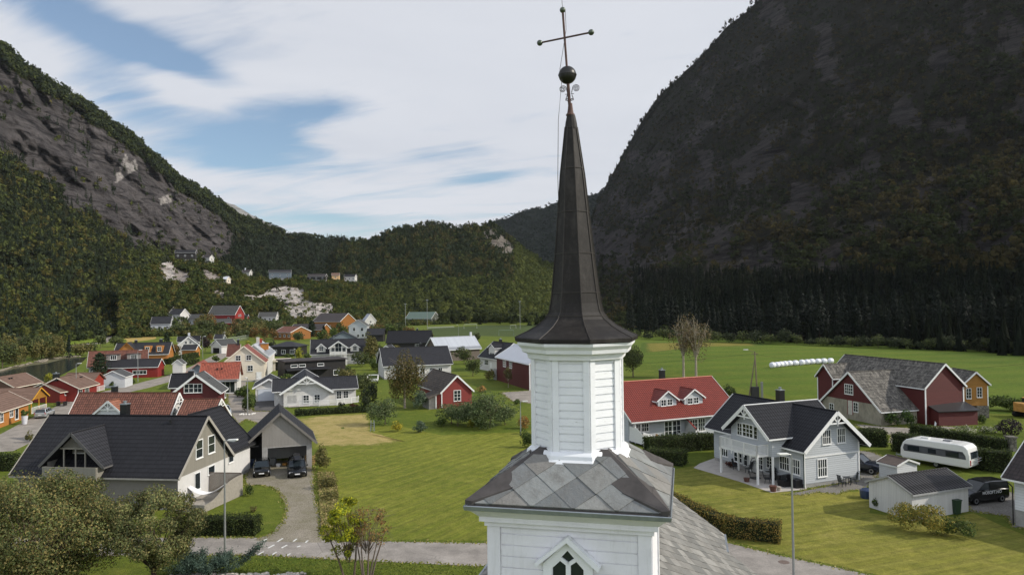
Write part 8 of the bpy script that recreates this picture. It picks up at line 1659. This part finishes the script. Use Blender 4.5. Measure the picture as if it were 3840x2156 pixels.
def plant(kind,x,y,h,w_,label,n=None,group=None,leaf=None,name=None,cat=None,z=0,seed=None):
    rg=np.random.default_rng(seed if seed is not None else abs(hash_(label+str(round(x,1)))))
    dist=math.hypot(x,y); lf=leaf or max(.10,dist*.0021); area=w_*h; dens={'bare':.32,'thin':.7,'apple':1.5,'birch':1.6,'shrub':1.4,'round':1.3}.get(kind,1.2)
    n=n or int(min(9000,max(260,area/(lf*lf)*7*dens)))
    w_=w_*{'birch':1.25,'apple':1.4}.get(kind,1.0)
    p,nr=crown_pts(kind,h,w_,n,rg); V,F,C=leaves(p,nr,lf,rg,KIND[kind],.7)
    nm=name or ('tree' if kind in('round','birch','autumn','plum','thin','bare','apple') else kind if kind in('pine',) else 'spruce' if kind=='conifer' else 'ivy' if kind=='ivy' else 'bush'); ct=cat or {'tree':'tree','pine':'tree','spruce':'tree','ivy':'ivy','bush':'bush'}.get(nm,'tree')
    if kind in NOSTEM:
        o=link(npmesh(nm,V,F,LEAFN,C),nm); o.location=(x,y,z); return tag(o,label,ct,group)
    r=thing(nm,label,ct,(x,y,z),0,group); o=link(npmesh('crown',V,F,LEAFN,C),'crown',r); b=MB(); tr=max(.06,h*.016)
    b2=MB(); b2.tube([(0,0,-.1),(rg.normal()*.05,rg.normal()*.05,h*.4),(rg.normal()*.1,rg.normal()*.1,h*.86)],[tr*1.3,tr*.9,tr*.25],7)
    if kind not in('conifer','pine'): limbs(b2,h,w_,rg,{'bare':14,'thin':8}.get(kind,7),.3,1,tr*.5)
    t=b2.build('trunk',BBARK if kind in('birch','bare','thin') else BARK); t.parent=r; return r
def hash_(s):
    v=7
    for ch_ in s: v=(v*131+ord(ch_))%1000003
    return v
for k,x,y,h,w_,lab in TR['trees']:
    if 'driveway' in lab or 'dry weeds' in lab: k='olive'; h*=.75
    h=max(h,.5); plant(k,x,y,h,w_,lab)
for i,(x,y,h,w_) in enumerate(TR['bank_trees']):
    h=max(4.0,h)*1.2; w_*=1.4; plant('olive' if i%3 else 'round',x,y,h,w_*1.15,'grey-green broadleaf in the row along the river bank',group='trees along the river bank',name='tree',cat='tree')
for i,(x,y,h,w_) in enumerate(TR['belt_trees']):
    zz=0; D_=math.hypot(x,y)
    if y>418:
        d_=y*math.cos(PITCH)-CAM_H*math.sin(PITCH); u_=(1920+F_PX*(x*math.cos(ROLL)-(-y*math.sin(PITCH)-CAM_H)*math.sin(ROLL))/d_)/1.49068; p_=on_knoll(u_,row_of(x,y,0)); x,y,zz=p_[0],p_[1],p_[2]-.3
    plant(('round','autumn','olive','round','shrub')[i%5],x,y,h*.75,w_,'leafy tree in the belt between the village and the knolls',group='trees in the belt behind the village',name='tree',cat='tree',z=zz)
gq=px((430,862),(1090,858),(1090,838),(430,838)); rg=np.random.default_rng(404); taken=[o.matrix_basis.translation.xy for o in list(col.objects) if o.parent is None and o.type=='EMPTY']; k=0; t_=0
while k<46 and t_<2000:
    t_+=1; a,b_=rg.random(),rg.random(); q=(Vector(gq[0]).lerp(Vector(gq[1]),a)).lerp(Vector(gq[3]).lerp(Vector(gq[2]),a),b_)
    if min((q-o).length for o in taken)<9: continue
    h=rg.uniform(3,7); plant(('round','shrub','olive','autumn')[k%4],q.x,q.y,h,h*rg.uniform(.9,1.3),'leafy garden tree between the back rows of village houses',group='garden trees between the back houses',name='tree',cat='tree'); k+=1
gq=px((300,990),(1290,1000),(1150,868),(440,868)); k=0; t_=0; taken=[o.matrix_basis.translation.xy for o in list(col.objects) if o.parent is None and (o.type=='EMPTY' or o.get('category') in ('bush','tree'))]; polys=[D['poly'][n] for n in ('lane','driveway','stubble','garage_drive','river','far_right_road','bank')]
while k<34 and t_<4000:
    t_+=1; a,b_=rg.random(),rg.random(); q=(Vector(gq[0]).lerp(Vector(gq[1]),a)).lerp(Vector(gq[3]).lerp(Vector(gq[2]),a),b_)
    if min((q-o).length for o in taken)<7.5 or any(inpoly(q.x,q.y,pl) for pl in polys) or min((q-Vector(s_)).length for s_ in D['street'])<9: continue
    h=rg.uniform(1.6,4.5); plant(('shrub','round','olive','yellowgreen','dark')[k%5],q.x,q.y,h,h*rg.uniform(.9,1.5),'leafy garden bush between the village houses',group='garden bushes between the village houses',name='tree' if h>3 else 'bush',cat='tree' if h>3 else 'bush'); taken.append(q); k+=1
# spruces at the foot of the shaded mountain
rg=np.random.default_rng(77); cps=[]
for v_ in range(4):
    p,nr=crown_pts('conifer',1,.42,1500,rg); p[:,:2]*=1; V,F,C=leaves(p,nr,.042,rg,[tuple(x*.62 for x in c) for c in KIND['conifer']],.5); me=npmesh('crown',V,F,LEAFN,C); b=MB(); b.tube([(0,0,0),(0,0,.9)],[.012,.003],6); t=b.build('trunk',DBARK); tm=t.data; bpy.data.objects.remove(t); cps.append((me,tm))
def conif(x,y,h,w_,lab,grp,i):
    r=thing('spruce',lab,'tree',(x,y,0),0,grp); r.scale=(h*w_,h*w_,h); r.rotation_euler[2]=rg.uniform(0,6)
    for me,nm in zip(cps[i%4],('crown','trunk')): link(me,nm,r)
foot=[(1560,845),(1640,851),(1800,858),(2000,865),(2200,873),(2400,880),(2575,886),(2700,892)]
for i in range(74):
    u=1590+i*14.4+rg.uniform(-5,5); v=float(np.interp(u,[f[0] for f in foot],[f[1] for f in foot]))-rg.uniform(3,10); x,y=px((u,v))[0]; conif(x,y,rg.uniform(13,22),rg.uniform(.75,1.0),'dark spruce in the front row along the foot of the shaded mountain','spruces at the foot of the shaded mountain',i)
rb_=[(u,float(np.interp(u,[f[0] for f in foot],[f[1] for f in foot]))+2) for u in range(1600,2700,34)]
for i,(u,v) in enumerate(rb_): x,y=px((u+rg.uniform(-8,8),v))[0]; plant('dark' if i%2 else 'round',x,y,rg.uniform(2.5,6),rg.uniform(4,8),'dark broadleaf bush at the pasture edge below the spruces',group='bushes along the far pasture edge',name='bush',cat='bush')
# hedges
def hedge(lab,pts,w_,h,kind='hedge',z=0):
    rg=np.random.default_rng(hash_(lab)); P3=[Vector((*q,0)) for q in pts]; Vs=[];b=MB()
    allp=[];alln=[]
    for i in range(len(P3)-1):
        A,B_=P3[i],P3[i+1]; d=(B_-A); L=d.length; d.normalize(); s_=Vector((-d.y,d.x,0)); dist=A.length; lf=max(.09,dist*.0019); n=int(min(14000,(L*(2*h+w_)+w_*h*2)/(lf*lf)*2.6)); t=rg.uniform(-.2/L,1+.2/L,n); pr=rg.uniform(0,2*h+w_,n)
        y=np.where(pr<h,-w_/2,np.where(pr<h+w_,pr-h-w_/2,w_/2)); zz=np.where(pr<h,pr,np.where(pr<h+w_,h,2*h+w_-pr)); wob=rg.normal(0,.07,n); ny=np.where(pr<h,-1,np.where(pr<h+w_,0,1)); nz=np.where((pr>=h)&(pr<h+w_),1,.15)
        bulge=.08*np.sin(t*L*1.7+zz*2)+.05*np.sin(t*L*4.1); y=y+ny*(wob+bulge); zz=zz+np.where(ny==0,wob*1.3+bulge,0); base=np.array(A)+np.outer(t*L,np.array(d))
        allp.append(base+np.outer(y,np.array(s_))+np.stack([0*zz,0*zz,np.maximum(zz,.03)],1)); alln.append(np.outer(ny,np.array(s_))+np.stack([0*nz,0*nz,nz],1))
        for e,qq in((-1,A),(1,B_)):
            m=int(w_*h/(lf*lf)*3); yy=rg.uniform(-w_/2,w_/2,m); z2=rg.uniform(0,h,m); allp.append(np.array(qq)+np.outer(e*rg.uniform(-.02,.12,m),np.array(d))+np.outer(yy,np.array(s_))+np.stack([0*z2,0*z2,z2],1)); alln.append(np.tile(np.array(d)*e,(m,1)))
    for i in range(len(P3)-1): 
        A,B_=P3[i],P3[i+1]; b.bar(A+Vector((0,0,(h-.1)/2+.02*i)),B_+Vector((0,0,(h-.1)/2+.02*i)),w_-.16,h-.12)
    V,F,C=leaves(np.concatenate(allp),np.concatenate(alln),lf,rg,KIND[kind],.7); r=thing('hedge',lab,'hedge',tuple(P3[0])); me=npmesh('foliage',V-np.array(P3[0]),F,LEAFN,C); link(me,'foliage',r); b.build('core',plain('hedge_core',c_(34,38,22),.9,.1),r)
Hg=D['hedge']; hedge('low clipped hedge between the plank terrace and the road',Hg['a'],1.3,1.3); hedge('broad clipped hedge before the deck of the red-roofed house',[Vector(q)+Vector((0,.8)) for q in Hg['b']],1.6,1.75); hedge('short clipped hedge nearer the tower, below the broad one',[Vector(q)+Vector((0,.6)) for q in Hg['c']],1.7,1.4)
hd_=[(12.6,61.5),(13.5,58.6),(14.6,55.6),(15.6,53.4),(18.9,51.9)]; hedge('long golden-topped hedge curving behind the church nave to the road',hd_,1.15,1.35,'hedgegold')
hedge('hedge block left of the farm track, behind the grey house',[Vector(q)+Vector((0,1.0)) for q in Hg['e']],2.0,1.8); hf=[Vector(px(z6(*q))[0]) for q in((1030,1160),(1500,1250),(1990,1370),(2240,1395))]; hedge('tall hedge directly behind the white caravan',[q+Vector((.4,1.2)) for q in hf],1.6,2.0); hg=[Vector(px(z6(*q))[0]) for q in((1175,965),(1700,1055),(2170,1140))]; hedge('long low trimmed hedge round the farm lawn',hg,1.2,1.2)
hedge('low planted border hedge in front of the white bungalow',Hg['h'],1.2,.9); hedge('hedge along the lane below the white gabled house',Hg['i'],2,1.6); hedge('small hedge along the lane nearer the red gable',Hg['j'],2,1.4); hedge('dark hedge beyond the left end of the long black roof',[Vector(q) for q in px((-60,1185),(40,1180))],1.6,1.6)
# --- near trees
def big_tree(label,x,y,h,w_,cols,nleaf,leaf,seed,z0=.22,trunk=.2,clusters=70,stems=1,name='tree',bark=BARK,flat=1.0,lean=(0,0),sparse=0,shell=.62):
    rg=np.random.default_rng(seed); r=thing(name,label,'tree',(x,y,0)); b=MB(); cs=[]; hz=h*(1-z0)/2; cz=h*z0+hz
    for s_ in range(stems):
        a=6.283*s_/max(1,stems)+.4; ox_,oy_=(math.cos(a)*.25,math.sin(a)*.25) if stems>1 else (0,0); fx=lean[0]+(math.cos(a)*w_*.16 if stems>1 else 0)
        b.tube([(ox_,oy_,-.1),(ox_*1.6+fx*.3,oy_*1.6,h*.25),(ox_*2+fx,oy_*2,h*.6)],[trunk*1.15,trunk*.85,trunk*.4],8)
    for k in range(clusters):
        d=rg.normal(size=3); d/=np.linalg.norm(d); rad=rg.uniform(shell*.6,1)**.5; p=np.array([d[0]*w_/2*rad*.86,d[1]*w_/2*rad*.86,cz+d[2]*hz*rad*.88*flat]); p[0]+=lean[0]*.6
        cs.append(p); s_=Vector((p[0]*.12,p[1]*.12,h*(z0*.8)+ .25*max(0,(p[2]-h*z0)))); m=s_.lerp(Vector(p),.5)+Vector((rg.normal()*.1,rg.normal()*.1,.12))
        if k%(2 if stems==1 else 1)==0: b.tube([s_,m,Vector(p)],[trunk*.30,trunk*.16,.012],5)
        for _ in range(3): q=Vector(p)+Vector((rg.normal()*.4,rg.normal()*.4,rg.normal()*.3)); b.tube([Vector(p),q],[.014,.005],4,cap=False)
    b_=b.build('trunk',bark); b_.parent=r
    cs=np.array(cs); i=rg.integers(len(cs),size=nleaf); cr_=rg.uniform(.55,1.0,len(cs))*w_*.13; d=rg.normal(size=(nleaf,3)); d/=np.linalg.norm(d,axis=1,keepdims=True); pts=cs[i]+d*(cr_[i]*rg.uniform(.35,1.05,nleaf)**.6)[:,None]*np.array([1,1,.8])
    nr=d+(pts-np.array([0,0,cz]))/(w_/2)*.6; cl=rg.uniform(.8,1.22,(len(cs),1)); V,F,C=leaves(pts,nr,leaf,rg,cols,.75); C=C*np.repeat(cl[i],4,0); link(npmesh('crown',V,F,LEAFN,C),'crown',r); return r
MAP=(c_(92,100,56),c_(110,106,64),c_(84,90,52),c_(122,110,66),c_(74,82,48)); MAP2=(c_(92,98,58),c_(108,110,66),c_(78,86,54),c_(120,112,72))
x,y=-28.6,42.6; big_tree('large spreading tree with dull olive-brown crown filling the lower left corner','',0,0,0,MAP,0,0,1) if False else None
big_tree('large spreading olive-brown tree filling the lower left corner',-28.4,42.6,7.9,11.2,MAP,62000,.135,5,.10,.26,150)
big_tree('smaller dark-trunked tree right of the large olive-brown one',-21.9,43.9,6.5,6.2,MAP2,27000,.13,6,.24,.17,64,bark=DBARK)
big_tree('olive tree at the left edge behind the large one',-33.5,46.5,6.6,5.5,MAP,16000,.14,8,.1,.2,50)
yx,yy=pt['yel']; big_tree('yellow-green leaning tree beside the bare brown one on the churchyard lawn',yx-.2,yy,5.4,3.3,(c_(150,150,30),c_(176,172,36),c_(120,132,40),c_(96,110,44),c_(136,140,38)),6500,.13,9,.22,.07,34,2,lean=(-.5,0),shell=.5)
bx,by=pt['brown']; big_tree('thin multi-stemmed tree with sparse rusty leaves right of the yellow one',bx,by,4.9,3.1,(c_(128,96,58),c_(112,100,56),c_(98,98,54),c_(140,104,62)),2300,.11,10,.36,.06,40,5,lean=(.2,0),bark=plain('grey_bark',c_(108,96,86),.85,.2,0,.2,4))
# juniper
rg=np.random.default_rng(3); jx,jy=pt['jun']; cs=[];ds=[]
for k in range(46):
    a=rg.uniform(0,6.283); rr=rg.uniform(.2,1)**.6; cx,cy=math.cos(a)*2.15*rr,math.sin(a)*1.2*rr; cs.append((cx,cy,.35+.75*(1-rr*.6)+rg.normal()*.12)); ds.append((math.cos(a)*.9,math.sin(a)*.5,.55))
cs+= [(2.5,.2,.9),(2.8,.25,1.15),(3.1,.3,1.4),(3.35,.3,1.6),(2.3,.1,.7)]; ds+=[(.8,0,.6)]*5
cs=np.array(cs);ds=np.array(ds); n=15000; i=rg.integers(len(cs),size=n); t=rg.uniform(-.5,.7,n)[:,None]; p=cs[i]+ds[i]*t*.75+rg.normal(0,.13,(n,3)); p[:,2]=np.maximum(p[:,2],.04); V,F,C=leaves(p,ds[i],.12,rg,(c_(58,76,66),c_(74,92,80),c_(44,60,50),c_(92,108,94)),.8,.35)
r=thing('juniper','spreading blue-green juniper at the roadside below the left lamp','bush',(jx-.3,jy+.2,0)); link(npmesh('foliage',V,F,LEAFN,C),'foliage',r); b=MB(); [b.tube([(0,0,0),tuple(Vector(cs[k])*.6),tuple(cs[k])],[.06,.04,.01],5) for k in range(0,51,3)]; t=b.build('stems',DBARK); t.parent=r
# plants in pots
for x,y,s_,lab in ((22.3,74.6,.9,'reddish potted flowers in the corner under the balcony'),(23.0,74.9,.7,'dark red potted flowers next to the balcony wall')): plant('plumshrub',x,y,.8*s_,1.3*s_,lab)
p=px(z1(247,1045))[0]; plant('shrub',p[0],p[1],.9,1.1,'small shrub growing in the tall white planter',z=1.2)
# grass tussocks on the near lawns so the turf has a nap
TUF=foliage('turf_blades'); rg=np.random.default_rng(12)
def tufts(name,lab,poly_px,n,size,cols,seed):
    rg=np.random.default_rng(seed); xs=[p[0] for p in poly_px]; ys=[p[1] for p in poly_px]; pts=[]
    while len(pts)<n:
        u=rg.uniform(min(xs),max(xs)); v=rg.uniform(min(ys),max(ys))
        if inpoly(u,v,poly_px): pts.append((u,v))
    P=[]; 
    for u,v in pts:
        x,y,z=ray(u,v); t=-CAM_H/z; P.append((x*t,y*t,size*.35))
    P=np.array(P); V,F,C=leaves(P,np.tile([0,-.6,.6],(n,1)),size,rg,cols,.6,.5); o=link(npmesh(name,V,F,TUF,C),name); tag(o,lab,'grass',kind='stuff')
tufts('turf_tufts','tufts of grass on the churchyard lawn',[(380,1400),(640,1400),(1226,1430),(1226,1500),(380,1500)],9000,.12,(c_(70,84,28),c_(88,100,34),c_(104,110,44)),1)
tufts('weeds','dry grass and weeds along the driveway edge',[(800,1190),(840,1190),(850,1250),(830,1350),(812,1350),(805,1260)],5200,.34,(c_(150,134,92),c_(124,116,66),c_(104,108,56)),4)
import re
SHORT=[(o.matrix_basis.translation.copy(),re.split(r' (?:with|behind|beside|facing|whose|in|at|on|cut|below|under|left|right|before|touching|between|half|tucked|up|above|highest|furthest|nearest|below|fills|half) |,',o['label'])[0]) for o in list(col.objects) if o.parent is None and o.get('category') in ('house','barn','hall','garage','shed','cabin','outbuilding','carport','cottage','building') and o.get('label')]
for o in list(col.objects):
    if o.parent is None and o.get('group') in ('garden trees between the back houses','trees in the belt behind the village','garden bushes between the village houses'):
        p_=o.matrix_basis.translation; q_,nm_=min(SHORT,key=lambda t:(t[0]-p_).length); da=math.degrees(math.atan2(p_.x,p_.y)-math.atan2(q_.x,q_.y)); dr=p_.length-q_.length
        rel=('just ' if abs(da)<2.2 else 'well ')+('right of' if da>0 else 'left of') if abs(da)>.9 else ('behind' if dr>0 else 'in front of'); ht=o.dimensions.z if o.type=='MESH' else max(c.dimensions.z for c in o.children)
        col_='low' if ht<4 else ('tall' if ht>7.5 else 'medium'); o['label']=f"{col_} leafy {o.get('category','tree')} {rel} the {nm_}"

def verge(name,lab,polyn,n,size,cols,seed,far=150):
    rg=np.random.default_rng(seed); P=[]
    for pn in polyn:
        pl=D['poly'][pn] if isinstance(pn,str) else pn; m=len(pl)
        for i in range(m):
            a=Vector(pl[i]); b_=Vector(pl[(i+1)%m]); L=(b_-a).length
            for _ in range(int(L*n)):
                q=a.lerp(b_,rg.random()); 
                if q.length>far or any(inpoly(q.x,q.y,D['poly'][o_]) for o_ in ('road','driveway','lane','farm_track') if o_!=pn): continue
                P.append((q.x+rg.normal()*.16,q.y+rg.normal()*.16,size*.3))
    P=np.array(P); V,F,C=leaves(P,np.tile([0,-.7,.5],(len(P),1)),size,rg,cols,.5,.5); tag(link(npmesh(name,V,F,TUF,C),name),lab,'grass',kind='stuff')
verge('verge_grass','longer grass along the edges of roads and driveways',['road','driveway','gravel_yard','farm_track','lane','van_yard','far_right_road'],22,.17,(c_(92,104,38),c_(116,118,52),c_(140,130,80)),51)

for x_,y_,h_,w2_,lb_ in ((-8.9,103.2,2.9,4.4,'broad dark green shrub behind the apple trees, next to the red shed'),(-6.2,102.4,3.3,4.6,'rounded green shrub filling the middle of the apple thicket'),(-1.2,101.8,3.0,4.2,'dark shrub at the right end of the apple thicket'),(-4.6,98.2,1.9,3.0,'low spreading shrub in front of the large wide apple tree')): plant('apple' if h_>2.8 else 'shrub',x_,y_,h_,w2_/1.3,lb_,name='bush',cat='bush')

# ---------------------------------------------------------------- thin valley haze
bm_=MB(); bm_.box((0,1900,1099),(9600,7600,2200)); hm=bpy.data.materials.new('haze'); hm.use_nodes=True; nn_=hm.node_tree.nodes; nn_.remove(nn_['Principled BSDF']); pv=nn_.new('ShaderNodeVolumePrincipled'); pv.inputs['Color'].default_value=(.86,.92,1,1); pv.inputs['Density'].default_value=.000022; pv.inputs['Anisotropy'].default_value=.2
hm.node_tree.links.new(pv.outputs[0],nn_['Material Output'].inputs['Volume']); hz=bm_.build('haze',hm,uv=False); tag(hz,'thin bluish air filling the valley','haze',kind='stuff')
